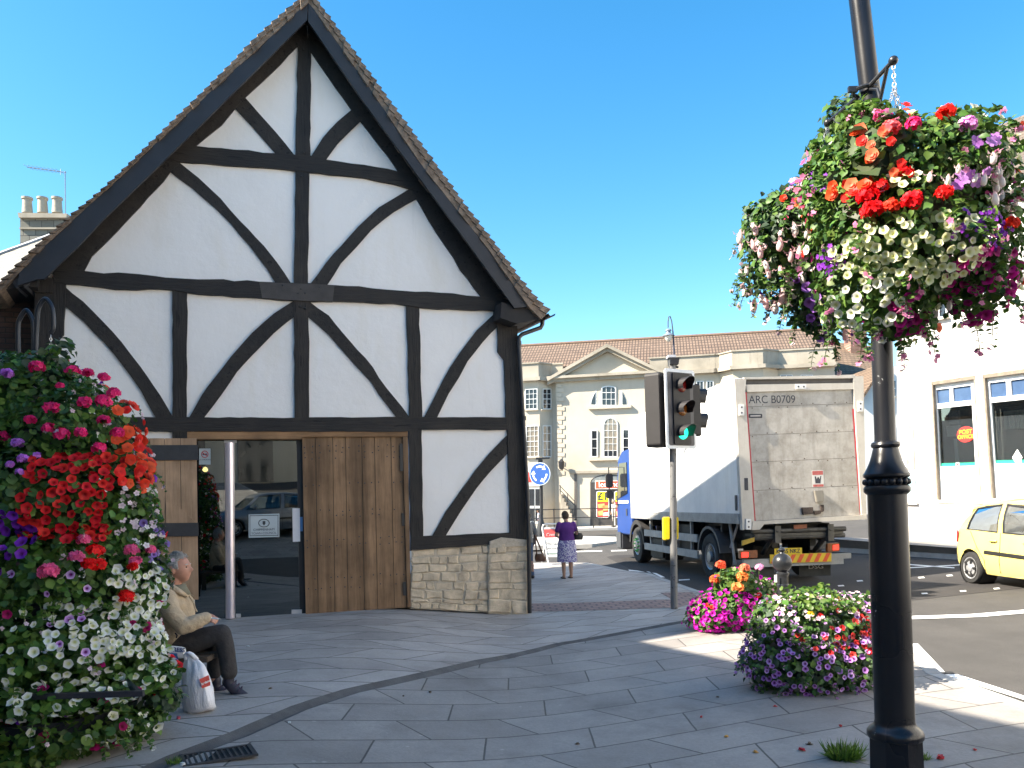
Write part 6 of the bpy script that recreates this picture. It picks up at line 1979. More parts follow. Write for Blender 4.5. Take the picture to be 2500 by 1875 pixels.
def head(mb, c, f, l, u, s=1.0, jaw=1.0):
    """skull with brow, nose, lips, chin and ears; c centre, f forward, l left, u up (unit)"""
    c, f, l, u = map(Vector, (c, f, l, u))
    n, m = 40, 30
    rings = []
    for j in range(m + 1):
        th = math.pi * j / m
        ring = []
        for k in range(n):
            ph = 2 * math.pi * k / n
            x, y, z = math.sin(th) * math.cos(ph), math.sin(th) * math.sin(ph), -math.cos(th)
            X, Y, Z = x * 0.098, y * 0.076, z * 0.120
            if z < 0:                                   # jaw
                Y *= 1 - 0.26 * (-z) ** 1.2
                X = X * (1 - 0.10 * (-z)) + 0.020 * (-z)
                if x < 0:
                    X *= 1 - 0.35 * (-z)
            g = lambda z0, y0, sz, sy: math.exp(-((Z - z0) / sz) ** 2 - ((Y - y0) / sy) ** 2) if x > 0 else 0
            X += 0.026 * g(-0.028, 0, 0.016, 0.012) + 0.014 * g(-0.008, 0, 0.020, 0.009)       # nose
            X += 0.007 * g(0.022, 0.02, 0.010, 0.025) + 0.007 * g(0.022, -0.02, 0.010, 0.025)    # brow
            X -= 0.008 * g(0.004, 0.030, 0.011, 0.014) + 0.008 * g(0.004, -0.030, 0.011, 0.014)  # eye sockets
            X += 0.006 * g(-0.062, 0, 0.006, 0.022) + 0.006 * g(-0.074, 0, 0.006, 0.020) - 0.004 * g(-0.068, 0, 0.003, 0.022)
            X += 0.010 * g(-0.100, 0, 0.014, 0.020)                                              # chin
            ring.append(c + (f * X + l * Y + u * Z) * s)
        rings.append(ring)
    mb.loft(rings)
    for sg in (-1, 1):                                  # ears
        e = c + (l * sg * 0.073 - f * 0.012 - u * 0.008) * s
        rr = []
        for t, r_ in ((-0.006, 0.6), (0.0, 1.0), (0.008, 1.05), (0.014, 0.8)):
            rr.append([e + (l * sg * (t + 0.004) + (f * (0.020 * math.cos(2 * math.pi * k / 14) - 0.010 * (t > 0)) + u * (0.034 * math.sin(2 * math.pi * k / 14))) * r_) * s for k in range(14)])
        mb.loft(rr)

def hair_cap(name, c, f, l, u, s, mat, parent, low=-0.02, front=0.55, puff=1.06, seed=1, nape=-0.075):
    c, f, l, u = map(Vector, (c, f, l, u))
    n, m = 36, 24
    rg = random.Random(seed)
    vs, idx, fs = [], {}, []
    for j in range(m + 1):
        th = math.pi * j / m
        for k in range(n):
            ph = 2 * math.pi * k / n
            x, y, z = math.sin(th) * math.cos(ph), math.sin(th) * math.sin(ph), -math.cos(th)
            X, Y, Z = x * 0.098, y * 0.076, z * 0.120
            if z < 0:
                Y *= 1 - 0.26 * (-z) ** 1.2
                if x < 0:
                    X *= 1 - 0.30 * (-z)
            p = puff + rg.uniform(-0.015, 0.02)
            idx[(j, k)] = len(vs)
            vs.append((x, Z, c + (f * X * p + l * Y * p + u * Z * p) * s))
    for j in range(m):
        for k in range(n):
            q = [idx[(j, k)], idx[(j, (k + 1) % n)], idx[(j + 1, (k + 1) % n)], idx[(j + 1, k)]]
            ax = sum(vs[i][0] for i in q) / 4
            az = sum(vs[i][1] for i in q) / 4
            lim = nape if ax < -0.25 else (low if ax < 0.35 else 0.065 + (ax - 0.35) * front * 0.08)
            if az > lim:
                fs.append(q)
    mb = MB().add([v[2] for v in vs], fs)
    rs = np.random.default_rng(seed)
    ctr = c
    for q in fs:                                        # short locks over the cap
        pc_ = sum((vs[i][2] for i in q), Vector()) / 4
        for _ in range(3):
            d = (pc_ - ctr).normalized()
            t = (Vector((0, 0, -1)) - f * 0.5 + Vector(rs.normal(size=3) * 0.35))
            t = (t - d * t.dot(d)).normalized()
            sd = d.cross(t) * 0.0028 * s
            p0 = pc_ + Vector(rs.normal(size=3) * 0.006) * s + d * 0.0005
            ln_ = 0.024 * s * rs.uniform(0.6, 1.3)
            mb.add([p0 - sd, p0 + sd, p0 + t * ln_ + d * 0.0022 * s], [(0, 1, 2)])
    o = mb.build(name, mat, parent, 'all', fix=False)
    md = o.modifiers.new('solid', 'SOLIDIFY')
    md.thickness = 0.002
    md.offset = -1
    return o

def hand(mb, wrist, palm_dir, palm_n, s=1.0, curl=1.0, side=1):
    """palm with four unequal bent fingers and a thumb from the side of the palm"""
    w_, d, n_ = Vector(wrist), Vector(palm_dir).normalized(), Vector(palm_n).normalized()
    a = d.cross(n_).normalized() * side
    pc = w_ + d * 0.045 * s
    ring_loft(mb, [(w_ - d * 0.01 * s, a, 0.026 * s, n_, 0.019 * s), (w_ + d * 0.03 * s, a, 0.037 * s, n_, 0.017 * s), (w_ + d * 0.085 * s, a, 0.041 * s, n_, 0.013 * s), (w_ + d * 0.095 * s, a, 0.036 * s, n_, 0.008 * s)], 14)
    for k, (o_, ln) in enumerate(((0.030, 0.072), (0.010, 0.080), (-0.011, 0.074), (-0.030, 0.058))):
        p = w_ + d * 0.085 * s + a * o_ * s
        pts, dirv, ang = [p], d.copy(), 0
        for seg, fr_ in ((0, 0.42), (1, 0.32), (2, 0.26)):
            ang = (0.45 + 0.65 * seg) * curl + 0.06 * k
            dv = d * math.cos(ang) + n_ * math.sin(ang)
            p = p + dv * ln * fr_ * s
            pts.append(p)
        limb(mb, pts, [0.0098 * s, 0.0092 * s, 0.0085 * s, 0.0070 * s], 8)
    p = w_ + d * 0.025 * s + a * 0.030 * s
    limb(mb, [p, p + (a * 0.026 + d * 0.020 + n_ * 0.012) * s, p + (a * 0.022 + d * 0.048 + n_ * 0.026) * s, p + (a * 0.010 + d * 0.066 + n_ * 0.034) * s], [0.0125 * s, 0.0115 * s, 0.0100 * s, 0.008 * s], 8)

def cloth(name, col, fold=0.5, scale=9, rough=0.85):
    if name in MATS:
        return MATS[name]
    s = NT(name)
    v = s.coord()
    f = s.noise(v, scale, 4, 0.55)
    c = s.ramp(f, [(0.3, mul(col, 0.86)), (0.7, mul(col, 1.1))])
    s.set(c, rough, spec=0.25)
    s.bump(f, fold, 0.03)
    MATS[name] = s.m
    return s.m

skin = M('skin_ruddy', (0.54, 0.27, 0.19), 0.55, 0.12, 16, 0.06, 90)
skin2 = M('skin_tan', (0.42, 0.24, 0.165), 0.55, 0.08, 10)
grey_hair = M('hair_grey', (0.50, 0.48, 0.45), 0.8, 0.35, 60, 0.8, 160, stretch=(1, 1, 0.25))

# ------------------------------------------------------------------ seated man
MY = 7.15
man = thing('person', 'grey-haired man in a beige jacket sitting with crossed ankles, holding a cigarette', 'person', tuple(ground(520, 1702)))
FX, LY, UZ = Vector((1, 0, 0)), Vector((0, 1, 0)), Vector((0, 0, 1))
def mp_(x, y, dy=0.0):            # crop pixel -> point at the man's depth
    return at(350 + 0.2593 * x, 1330 + 0.2593 * y, MY + dy)
hf = Vector((0.985, -0.05, 0.10)).normalized()
hu = Vector((-0.10, 0, 0.995)).normalized()
hl_ = hu.cross(hf)
hc_ = mp_(330, 222, 0.0)
HS = 1.06
mb = MB()
head(mb, hc_, hf, hl_, hu, HS)
limb(mb, [mp_(270, 420), mp_(300, 350), hc_ - hu * 0.06 - hf * 0.015], [0.066, 0.058, 0.056], 14)
w1 = mp_(570, 694, -0.17)
hand(mb, w1, (0.95, 0.1, -0.12), (0.1, 0.75, -0.65), 0.88, 1.35, 1)
w2 = mp_(520, 790, -0.02)
hand(mb, w2, (0.35, -0.25, -0.9), (-0.5, -0.85, 0.05), 1.0, 0.75, -1)
limb(mb, [mp_(590, 700, -0.17), w1], [0.028, 0.027], 10)
limb(mb, [mp_(490, 770, 0.06), w2], [0.03, 0.027], 10)
for x, y, dy in ((808, 1225, -0.07), (665, 1255, 0.09)):
    limb(mb, [mp_(x, y - 70, dy), mp_(x, y + 20, dy)], [0.05, 0.045], 10)
# the rest of the body, under the clothes
limb(mb, [mp_(330, 930), mp_(310, 760), mp_(285, 500), mp_(275, 415)], [0.11, 0.10, 0.10, 0.06], 14)
limb(mb, [mp_(285, 490), mp_(235, 505, -0.17), mp_(275, 640, -0.23), mp_(380, 758, -0.25), mp_(600, 698, -0.175), w1], [0.06, 0.05, 0.042, 0.040, 0.030, 0.027], 10)
limb(mb, [mp_(285, 490), mp_(300, 500, 0.17), mp_(375, 640, 0.22), mp_(425, 735, 0.18), mp_(500, 775, 0.04), w2], [0.06, 0.05, 0.042, 0.040, 0.030, 0.027], 10)
limb(mb, [mp_(330, 930), mp_(340, 925, -0.08), mp_(735, 848, -0.08), mp_(795, 1110, -0.075), mp_(808, 1225, -0.07)], [0.09, 0.085, 0.06, 0.05, 0.045], 10)
limb(mb, [mp_(330, 930), mp_(340, 930, 0.10), mp_(662, 918, 0.10), mp_(670, 1110, 0.095), mp_(666, 1260, 0.09)], [0.09, 0.085, 0.06, 0.05, 0.045], 10)
body = voxel(mb, 'body', skin, man, 0.0065, 2, 0.4)
hair_cap('hair', hc_, hf, hl_, hu, HS, grey_hair, man, low=0.0, front=0.6, puff=1.07, seed=4, nape=-0.06)
for sg in (-1, 1):
    e = hc_ + (hf * 0.083 + hl_ * sg * 0.031 + hu * 0.004) * HS
    MB().ball(e - hf * 0.002, 0.0085, 10, 8).build('eye', M('eye_dark', (0.05, 0.04, 0.035), 0.2), man, 'all')
    MB().tube([e + (hf * 0.010 + hl_ * sg * -0.014 + hu * 0.020), e + (hf * 0.012 + hu * 0.024), e + (hf * 0.002 + hl_ * sg * 0.016 + hu * 0.019)], 0.004, 6).build('eyebrow', grey_hair, man)
# jacket: torso leaning back a little, two sleeves, collar
mb = MB()
V = lambda x, y, dy=0.0: mp_(x, y, dy)
tor = [((330, 935), 0.165, 0.19), ((318, 860), 0.172, 0.205), ((305, 760), 0.165, 0.205), ((300, 650), 0.160, 0.205), ((300, 560), 0.148, 0.21), ((290, 480), 0.118, 0.205), ((280, 425), 0.085, 0.14), ((284, 390), 0.072, 0.085)]
ring_loft(mb, [(V(*p), Vector((0.97, 0, 0.2)), a, LY, b) for p, a, b in tor], 24)
limb(mb, [V(225, 500, -0.19), V(265, 640, -0.25), V(372, 765, -0.27), V(430, 755, -0.25), V(520, 715, -0.21), V(588, 690, -0.17)], [0.080, 0.078, 0.076, 0.070, 0.062, 0.054], 16)
limb(mb, [V(300, 500, 0.19), V(370, 640, 0.24), V(420, 740, 0.2), V(500, 775, 0.06)], [0.078, 0.075, 0.068, 0.055], 14)
jk = voxel(mb, 'jacket', cloth('beige_jacket', (0.52, 0.40, 0.27), 0.9, 13), man, 0.011, 5)
mb = MB()
for sgn, ox in ((-1, 0), (1, 30)):
    mb.loft([[V(215 + ox, 352, sgn * 0.06), V(240 + ox, 340, sgn * 0.10), V(225 + ox, 400, sgn * 0.13), V(205 + ox, 395, sgn * 0.1)],
             [V(285 + ox, 385, sgn * 0.08), V(300 + ox, 380, sgn * 0.115), V(285 + ox, 440, sgn * 0.15), V(265 + ox, 440, sgn * 0.12)],
             [V(355 + ox, 425, sgn * 0.07), V(365 + ox, 425, sgn * 0.095), V(345 + ox, 478, sgn * 0.14), V(330 + ox, 475, sgn * 0.11)],
             [V(428 + ox * 1.6, 480, sgn * 0.05), V(432 + ox * 1.6, 482, sgn * 0.07), V(415 + ox * 1.6, 498, sgn * 0.08), V(410 + ox * 1.6, 495, sgn * 0.06)]])
mb.loft([[V(196, 355, s_ * 0.12 / 3), V(216, 340, s_ * 0.12 / 3), V(210, 400, s_ * 0.13 / 3), V(192, 400, s_ * 0.12 / 3)] for s_ in (-3, -1, 1, 3)])
mb.build('collar', cloth('beige_jacket', (0.52, 0.40, 0.27)), jk, 'all', bevel=0.006)
MB().tube([V(300, 832, -0.205), V(318, 850, -0.21), V(312, 878, -0.205)], 0.006, 6).build('pocket_flap', decal, jk)
MB().tube([V(430, 480, -0.05), V(470, 540, -0.05), V(488, 600, -0.06), V(505, 630, -0.05)], 0.007, 6).build('jacket_edge', cloth('beige_jacket', (0.52, 0.40, 0.27)), jk)
mb = MB()
ring_loft(mb, [(V(335, 470), FX, 0.10, LY, 0.11), (V(325, 400), FX, 0.075, LY, 0.075), (V(322, 372), FX, 0.066, LY, 0.064)], 18)
mb.build('shirt', cloth('shirt_olive', (0.20, 0.19, 0.14), 0.4), man, 'all')
# trousers
mb = MB()
limb(mb, [V(330, 925, -0.08), V(480, 915, -0.09), V(620, 865, -0.09), V(735, 835, -0.08)], [0.115, 0.105, 0.092, 0.082], 16)
limb(mb, [V(735, 835, -0.08), V(772, 960, -0.08), V(795, 1100, -0.075), V(806, 1200, -0.07)], [0.082, 0.077, 0.072, 0.073], 16)
limb(mb, [V(330, 930, 0.10), V(500, 925, 0.11), V(665, 910, 0.10)], [0.115, 0.1, 0.082], 16)
limb(mb, [V(665, 910, 0.10), V(675, 1020, 0.10), V(670, 1120, 0.095), V(668, 1205, 0.09)], [0.080, 0.074, 0.066, 0.064], 16)
ring_loft(mb, [(V(330, 1000), FX, 0.11, LY, 0.15), (V(320, 900), FX, 0.15, LY, 0.18)], 20)
voxel(mb, 'trousers', cloth('trousers_charcoal', (0.050, 0.046, 0.046), 0.7, 10), man, 0.011, 5)
# shoes
shoe_m = M('shoe_navy', (0.022, 0.02, 0.035), 0.5, 0.25, 15, 0.1, 60)
for (hx, hy), (tx, ty), dy in (((790, 1290), (985, 1440), -0.07), ((665, 1330), (840, 1440), 0.09)):
    mb = MB()
    limb(mb, [V(hx, hy, dy), V(hx + (tx - hx) * 0.45, hy + (ty - hy) * 0.62, dy), V(tx - 20, ty - 12, dy)], [0.046, 0.047, 0.034], 12)
    limb(mb, [V(hx + 20, hy - 55, dy), V(hx + 10, hy, dy)], [0.045, 0.05], 12)
    sh = voxel(mb, 'shoe', shoe_m, man, 0.008, 4)
    mb = MB()
    for k in range(3):
        p = V(hx + 65 + k * 28, hy + 8 + k * 30, dy)
        mb.tube([p + Vector((0.0, -0.047, -0.01)), p + Vector((0.018, 0, 0.022)), p + Vector((0.0, 0.045, -0.01))], 0.004, 5)
    mb.build('lace', M('lace_dark', (0.06, 0.03, 0.06), 0.8), sh)
# what he holds and has by him
cg = thing('cigarette', 'white cigarette held in the seated man\'s hand', 'cigarette', tuple(V(680, 665, -0.2)))
MB().tube([V(640, 690, -0.235), V(716, 698, -0.245)], 0.0065, 8).build('paper', M('cig_white', (0.85, 0.84, 0.8), 0.8), cg)
MB().tube([V(716, 698, -0.245), V(726, 699, -0.246)], 0.006, 8).build('ash', M('ash_grey', (0.3, 0.3, 0.3), 0.9), cg)
SEATZ = V(330, 1035).z
gzz = gz(-2.8, MY)
sb = thing('bench', 'low dark timber bench under the seated man beside the flower tower', 'bench', (-3.05, MY, gzz))
bw = M('bench_wood', (0.07, 0.05, 0.035), 0.7, 0.3, 4, 0.3, 30)
for k in range(4):
    MB().box((-3.02, MY - 0.225 + k * 0.15, SEATZ - 0.0), (0.82, 0.13, 0.045)).build('seat_slat', bw, sb, bevel=0.006)
for x in (-3.33, -2.74):
    for y in (MY - 0.2, MY + 0.2):
        MB().box((x, y, (SEATZ - 0.022 + gzz) / 2), (0.07, 0.07, SEATZ - 0.022 - gzz)).build('leg', bw, sb)
npz = thing('newspaper', 'rolled white and blue newspaper lying on the bench beside the seated man', 'newspaper', tuple(at(435, 1592, MY - 0.23)))
a0, a1 = at(402, 1590, MY - 0.27), at(451, 1594, MY - 0.27)
ax = (a1 - a0).normalized()
prof = []
for k in range(24):
    an = 2 * math.pi * k / 24
    prof.append((0.036 * math.cos(an), 0.052 * math.sin(an)))
rings = [[a0 + ax * t + Vector((0, 1, 0)) * p[0] * s_ + ZV * p[1] * s_ for p in prof] for t, s_ in ((0, 0.9), (0.03, 1.0), ((a1 - a0).length - 0.03, 1.0), ((a1 - a0).length, 0.85))]
MB().loft(rings).build('pages', M('newsprint', (0.72, 0.74, 0.78), 0.7, 0.06), npz, True)
rings = [[a0 + ax * t + Vector((0, 1, 0)) * p[0] * 1.04 + ZV * p[1] * 1.04 for p in prof] for t in (0.02, (a1 - a0).length * 0.72)]
m_ = MB().loft(rings, cap=False)
m_.f = [f for f in m_.f if sum(m_.v[i].z for i in f) / 4 < (a0.z + a1.z) / 2 + 0.008]
m_.mi = m_.mi[:len(m_.f)]
m_.build('blue_print', M('print_blue', (0.06, 0.22, 0.55), 0.6), npz, True)
text('masthead', 'EXPRESS', M('print_navy', (0.02, 0.04, 0.16), 0.6), npz, a0 + Vector((0.0, -0.036, 0.028)), ax, Vector((0, 0.5, 0.86)), 0.05, 0.001, 'LEFT', bold=0.001)

# carrier bag on the ground
bagc = ground(488, 1735)
bg_ = thing('carrier_bag', 'white plastic carrier bag with red printed panel standing on the paving by the man', 'shopping bag', tuple(bagc))
BY = bagc.y
bx = lambda x, y, dy=0.0: at(350 + 0.2593 * x, 1330 + 0.2593 * y, BY + dy)
rows = [(1580, 400, 655, 0.10), (1540, 378, 688, 0.13), (1450, 366, 672, 0.14), (1350, 362, 650, 0.135), (1250, 366, 625, 0.12), (1180, 372, 600, 0.10), (1130, 380, 575, 0.08), (1080, 388, 520, 0.05), (1040, 402, 490, 0.035)]
rb_ = random.Random(5)
rings = []
for y, xl, xr, d in rows:
    ring = []
    for k in range(28):
        a = 2 * math.pi * k / 28
        cx, hw = (xl + xr) / 2, (xr - xl) / 2
        sq = 1 / max(abs(math.cos(a)), abs(math.sin(a))) ** 0.45
        wr = 1 + (0.05 * math.sin(3 * a + y * 0.02) + 0.06 * math.sin(8 * a + y * 0.012) * (1 if y < 1500 else 0.4)) + rb_.uniform(-0.02, 0.02)
        tilt = -18 * math.cos(a) if y > 1500 else 0
        ring.append(bx(cx + hw * math.cos(a) * wr, y + tilt + 8 * math.sin(a * 2), d * math.sin(a) * sq * wr))
    rings.append(ring)
s = NT('bag_plastic')
v = s.coord((1, 1, 0.35))
f = s.noise(v, 11, 5, 0.55)
s.set(s.ramp(f, [(0.3, (0.70, 0.70, 0.74)), (0.7, (0.82, 0.82, 0.86))]), 0.32, spec=0.5)
s.bump(f, 1.0, 0.035)
bagm = s.m
MB().loft(rings).build('bag', bagm, bg_, 'all')
mb = MB()
for k, (x0, x1, dy) in enumerate(((402, 440, -0.035), (405, 445, 0.035))):
    pts = [bx(x0, 1085, dy), bx(x0 - 12, 1040, dy), bx(x0 + 4, 1025, dy), bx(x0 + 30, 1022, dy), bx(x1 + 15, 1035, dy), bx(x1 + 60, 1085, dy)]
    mb.tube(pts, [0.016, 0.014, 0.014, 0.016, 0.018, 0.02], 8)
mb.build('handles', bagm, bg_, 'all')
q = [bx(527, 1268, -0.145), bx(612, 1228, -0.11), bx(628, 1300, -0.115), bx(628, 1325, -0.118), bx(553, 1352, -0.15)]
red_p = MB().prism(q, (0, 0.006, 0)).build('printed_panel', M('print_red', (0.62, 0.06, 0.04), 0.5, 0.05), bg_)
text('print', 'Iceland', wt, red_p, (q[0] * 0.45 + q[4] * 0.55) + Vector((0.006, -0.006, 0.0)), (q[1] - q[0]) , Vector((-0.12, -0.05, 1)), 0.026, 0.001, 'LEFT', bold=0.001)

# ------------------------------------------------------------------ standing people
def figure(name, label, base, hgt, yaw, skinm, hairm, topm, botm, shoem, skirt=False, arms=None, legs=((0.02, 0.09), (-0.02, -0.09)), low=0.0, vox=0.012, nod=0.0, sleeve='short', wide=1.0, extra=None):
    p = thing(name, label, 'person', tuple(base), yaw)
    F = FR[p.name] @ Matrix.Scale(hgt / 1.70, 4)
    P = lambda x, y, z: F @ Vector((x, y, z))
    D = lambda x, y, z: (F.to_3x3() @ Vector((x, y, z))).normalized()
    sc_ = hgt / 1.70
    arms = arms or (((0.0, 0.20, 1.38), (-0.02, 0.27, 1.10), (0.08, 0.25, 0.86)), ((0.0, -0.20, 1.38), (-0.02, -0.27, 1.10), (0.08, -0.25, 0.86)))
    f, u = D(math.cos(nod), 0, -math.sin(nod)), D(math.sin(nod), 0, math.cos(nod))
    l = u.cross(f)
    hcp = P(0.03 + 0.1 * math.sin(nod), 0, 1.575)
    mb = MB()
    head(mb, hcp, f, l, u, 0.98 * sc_)
    limb(mb, [P(-0.01, 0, 1.38), P(0.0, 0, 1.46), hcp - u * 0.05 * sc_], [0.06 * sc_, 0.054 * sc_, 0.055 * sc_], 12)
    for a in arms:
        q = [P(*t) for t in a]
        limb(mb, q, [0.050 * wide * sc_, 0.042 * sc_, 0.030 * sc_], 10)
        hand(mb, q[2], q[2] - q[1], D(0.2, -0.9 if a[0][1] > 0 else 0.9, 0.1), 0.95 * sc_, 0.9, 1 if a[0][1] > 0 else -1)
    for fx, fy in legs:
        limb(mb, [P(0, fy, 0.88), P(fx * 0.4 + 0.01, fy, 0.48), P(fx - 0.005, fy, 0.32), P(fx - 0.02, fy, 0.07)], [0.085 * sc_, 0.058 * sc_, 0.056 * sc_, 0.038 * sc_], 12)
        limb(mb, [P(fx - 0.03, fy, 0.045), P(fx + 0.05, fy, 0.035), P(fx + 0.15, fy, 0.025)], [0.036 * sc_, 0.036 * sc_, 0.022 * sc_], 10)
    voxel(mb, 'body', skinm, p, vox, 3)
    hair_cap('hair', hcp, f, l, u, 0.98 * sc_, hairm, p, low=-0.02, puff=1.08, nape=-0.07)
    X, Y = D(1, 0, 0), D(0, 1, 0)
    mb = MB()
    ring_loft(mb, [(P(0.0, 0, 0.90), X, 0.145 * wide * sc_, Y, 0.195 * wide * sc_), (P(0, 0, 1.0), X, 0.140 * wide * sc_, Y, 0.185 * wide * sc_), (P(0.0, 0, 1.12), X, 0.125 * wide * sc_, Y, 0.17 * wide * sc_), (P(0, 0, 1.28), X, 0.125 * wide * sc_, Y, 0.19 * wide * sc_), (P(-0.01, 0, 1.38), X, 0.09 * sc_, Y, 0.185 * sc_), (P(-0.01, 0, 1.43), X, 0.065 * sc_, Y, 0.09 * sc_)], 20)
    for a in arms:
        q = [P(*t) for t in a]
        e = q[0].lerp(q[1], 0.55) if sleeve == 'short' else q[1]
        pts = [q[0], e] if sleeve == 'short' else [q[0], q[1], q[1].lerp(q[2], 0.9)]
        limb(mb, pts, [0.066 * wide * sc_, 0.060 * wide * sc_, 0.042 * sc_][:len(pts)], 12)
    voxel(mb, 'top', topm, p, vox * 1.1, 4)
    mb = MB()
    if skirt:
        rr = []
        for z, a, b in ((0.42, 0.175, 0.225), (0.55, 0.175, 0.225), (0.75, 0.172, 0.22), (0.92, 0.15, 0.20), (0.99, 0.135, 0.18)):
            n = 40
            k_ = max(0, (0.95 - z) / 0.5)
            rr.append([P(0, 0, z) + X * (a * wide * sc_ * (1 + 0.05 * k_ * math.sin(7 * 2 * math.pi * i / n)) * math.cos(2 * math.pi * i / n)) + Y * (b * wide * sc_ * (1 + 0.05 * k_ * math.sin(7 * 2 * math.pi * i / n)) * math.sin(2 * math.pi * i / n)) for i in range(n)])
        mb.loft(rr, cap=False)
        o = mb.build('skirt', botm, p, 'all', fix=False)
    else:
        for fx, fy in legs:
            limb(mb, [P(0, fy, 0.90), P(fx * 0.4 + 0.01, fy, 0.48), P(fx - 0.015, fy, 0.09)], [0.098 * sc_, 0.070 * sc_, 0.058 * sc_], 12)
        ring_loft(mb, [(P(0, 0, 0.80), X, 0.12 * sc_, Y, 0.17 * sc_), (P(0, 0, 0.95), X, 0.135 * sc_, Y, 0.18 * sc_)], 18)
        voxel(mb, 'trousers', botm, p, vox * 1.1, 4)
    for fx, fy in legs:
        mb = MB()
        if skirt:
            mb.prism([P(fx + x, fy + y, 0.0) for x, y in ((-0.07, -0.03), (0.05, -0.045), (0.16, -0.042), (0.185, 0), (0.16, 0.042), (0.05, 0.045), (-0.07, 0.03))], ZV * 0.022 * sc_)
            mb.tube([P(fx + 0.07, fy - 0.045, 0.015), P(fx + 0.07, fy, 0.078), P(fx + 0.07, fy + 0.045, 0.015)], 0.009 * sc_, 6)
            mb.build('sandal', shoem, p)
        else:
            limb(mb, [P(fx - 0.04, fy, 0.05), P(fx + 0.06, fy, 0.045), P(fx + 0.17, fy, 0.032)], [0.05 * sc_, 0.048 * sc_, 0.032 * sc_], 10)
            mb.build('shoe', shoem, p, 'all')
    return p, P
WB = ground(1386, 1412)
s = NT('skirt_print')
v = s.coord()
f = s.noise(v, 34, 3, 0.5)
s.set(s.ramp(f, [(0.47, (0.16, 0.13, 0.36)), (0.53, (0.62, 0.60, 0.68))]), 0.85)
skp = s.m
yaw_w = R(104)
wom, WP = figure('person', 'woman in purple top and patterned skirt standing with her back turned', WB, 1.56, yaw_w, skin2, M('hair_brown', (0.15, 0.10, 0.065), 0.7, 0.3, 40, 0.4, 110), cloth('purple_top', (0.115, 0.035, 0.20), 0.5, 8), skp, M('sandal_dark', (0.03, 0.018, 0.016), 0.6), True,
                 arms=(((0.0, 0.19, 1.37), (0.02, 0.27, 1.10), (0.22, 0.17, 1.06)), ((0.0, -0.19, 1.37), (-0.03, -0.27, 1.12), (0.18, -0.2, 1.02))), nod=0.35, wide=1.12, legs=((0.0, 0.10), (0.03, -0.10)))
hb = thing('handbag', 'black handbag hanging from the shoulder of the woman in purple', 'handbag', tuple(WP(0, -0.28, 0.98)))
mb = MB()
ring_loft(mb, [(WP(-0.02, -0.30, 0.97), FX, 0.10, UZ.cross(FX), 0.05), (WP(-0.02, -0.30, 1.05), FX, 0.12, LY, 0.055), (WP(-0.02, -0.30, 1.14), FX, 0.09, LY, 0.035)], 16)
mb.build('bag', M('bag_black', (0.02, 0.018, 0.018), 0.45), hb, True)
MB().tube([WP(-0.1, -0.29, 1.12), WP(-0.05, -0.22, 1.38), WP(0.03, -0.22, 1.40), WP(0.07, -0.28, 1.12)], 0.010, 6).build('strap', M('bag_black', (0.02, 0.018, 0.018)), hb)

HB = ground(1290, 1412)
half, HPf = figure('person', 'person in grey top and blue jeans half hidden behind the hall corner', (HB.x - 0.03, HB.y, HB.z), 1.60, R(115), skin2, M('hair_brown', (0.15, 0.10, 0.065)), cloth('grey_top', (0.22, 0.22, 0.21), 0.6, 20), cloth('denim', (0.075, 0.115, 0.19), 0.6, 12), M('shoe_black', (0.02, 0.02, 0.02), 0.5), False, legs=((0.14, 0.09), (-0.10, -0.09)), sleeve='long')
tb = thing('shoulder_bag', 'brown leather shoulder bag carried by the person at the hall corner', 'handbag', tuple(at(1318, 1365, HB.y)))
mb = MB()
ring_loft(mb, [(at(1320, 1371, HB.y - 0.05), FX, 0.12, LY, 0.06), (at(1319, 1362, HB.y - 0.05), FX, 0.135, LY, 0.065), (at(1316, 1352, HB.y - 0.05), FX, 0.09, LY, 0.04)], 14)
mb.build('bag', M('bag_brown', (0.16, 0.07, 0.035), 0.5, 0.3, 8), tb, True)
MB().tube([at(1326, 1356, HB.y - 0.05), at(1315, 1328, HB.y - 0.05), at(1306, 1306, HB.y - 0.03)], 0.02, 6).build('strap', M('bag_brown', (0.16, 0.07, 0.035)), tb)
MB().tube([at(1311, 1358, HB.y - 0.05), at(1308, 1330, HB.y - 0.05), at(1306, 1306, HB.y - 0.03)], 0.016, 6).build('strap', M('bag_brown', (0.16, 0.07, 0.035)), tb)

figure('person', 'distant pedestrian in pale clothes by the arched shop entrance', (at(1500, 1283, 48.9).x, 48.9, 0.0), 1.66, R(200), skin2, grey_hair, cloth('pale_top', (0.62, 0.58, 0.52), 0.3), cloth('pale_trousers', (0.55, 0.50, 0.44), 0.3), M('shoe_black', (0.02, 0.02, 0.02)), False, vox=0.03)
figure('person', 'distant pedestrian in a pale blue shirt by the shop railing', (at(1316, 1283, 48.9).x, 48.9, 0.0), 1.15, R(170), skin2, M('hair_brown', (0.15, 0.10, 0.065)), cloth('pale_blue_shirt', (0.42, 0.46, 0.58), 0.3), cloth('dark_blue_trousers', (0.03, 0.04, 0.10), 0.3), M('shoe_black', (0.02, 0.02, 0.02)), False, vox=0.03, nod=0.5)

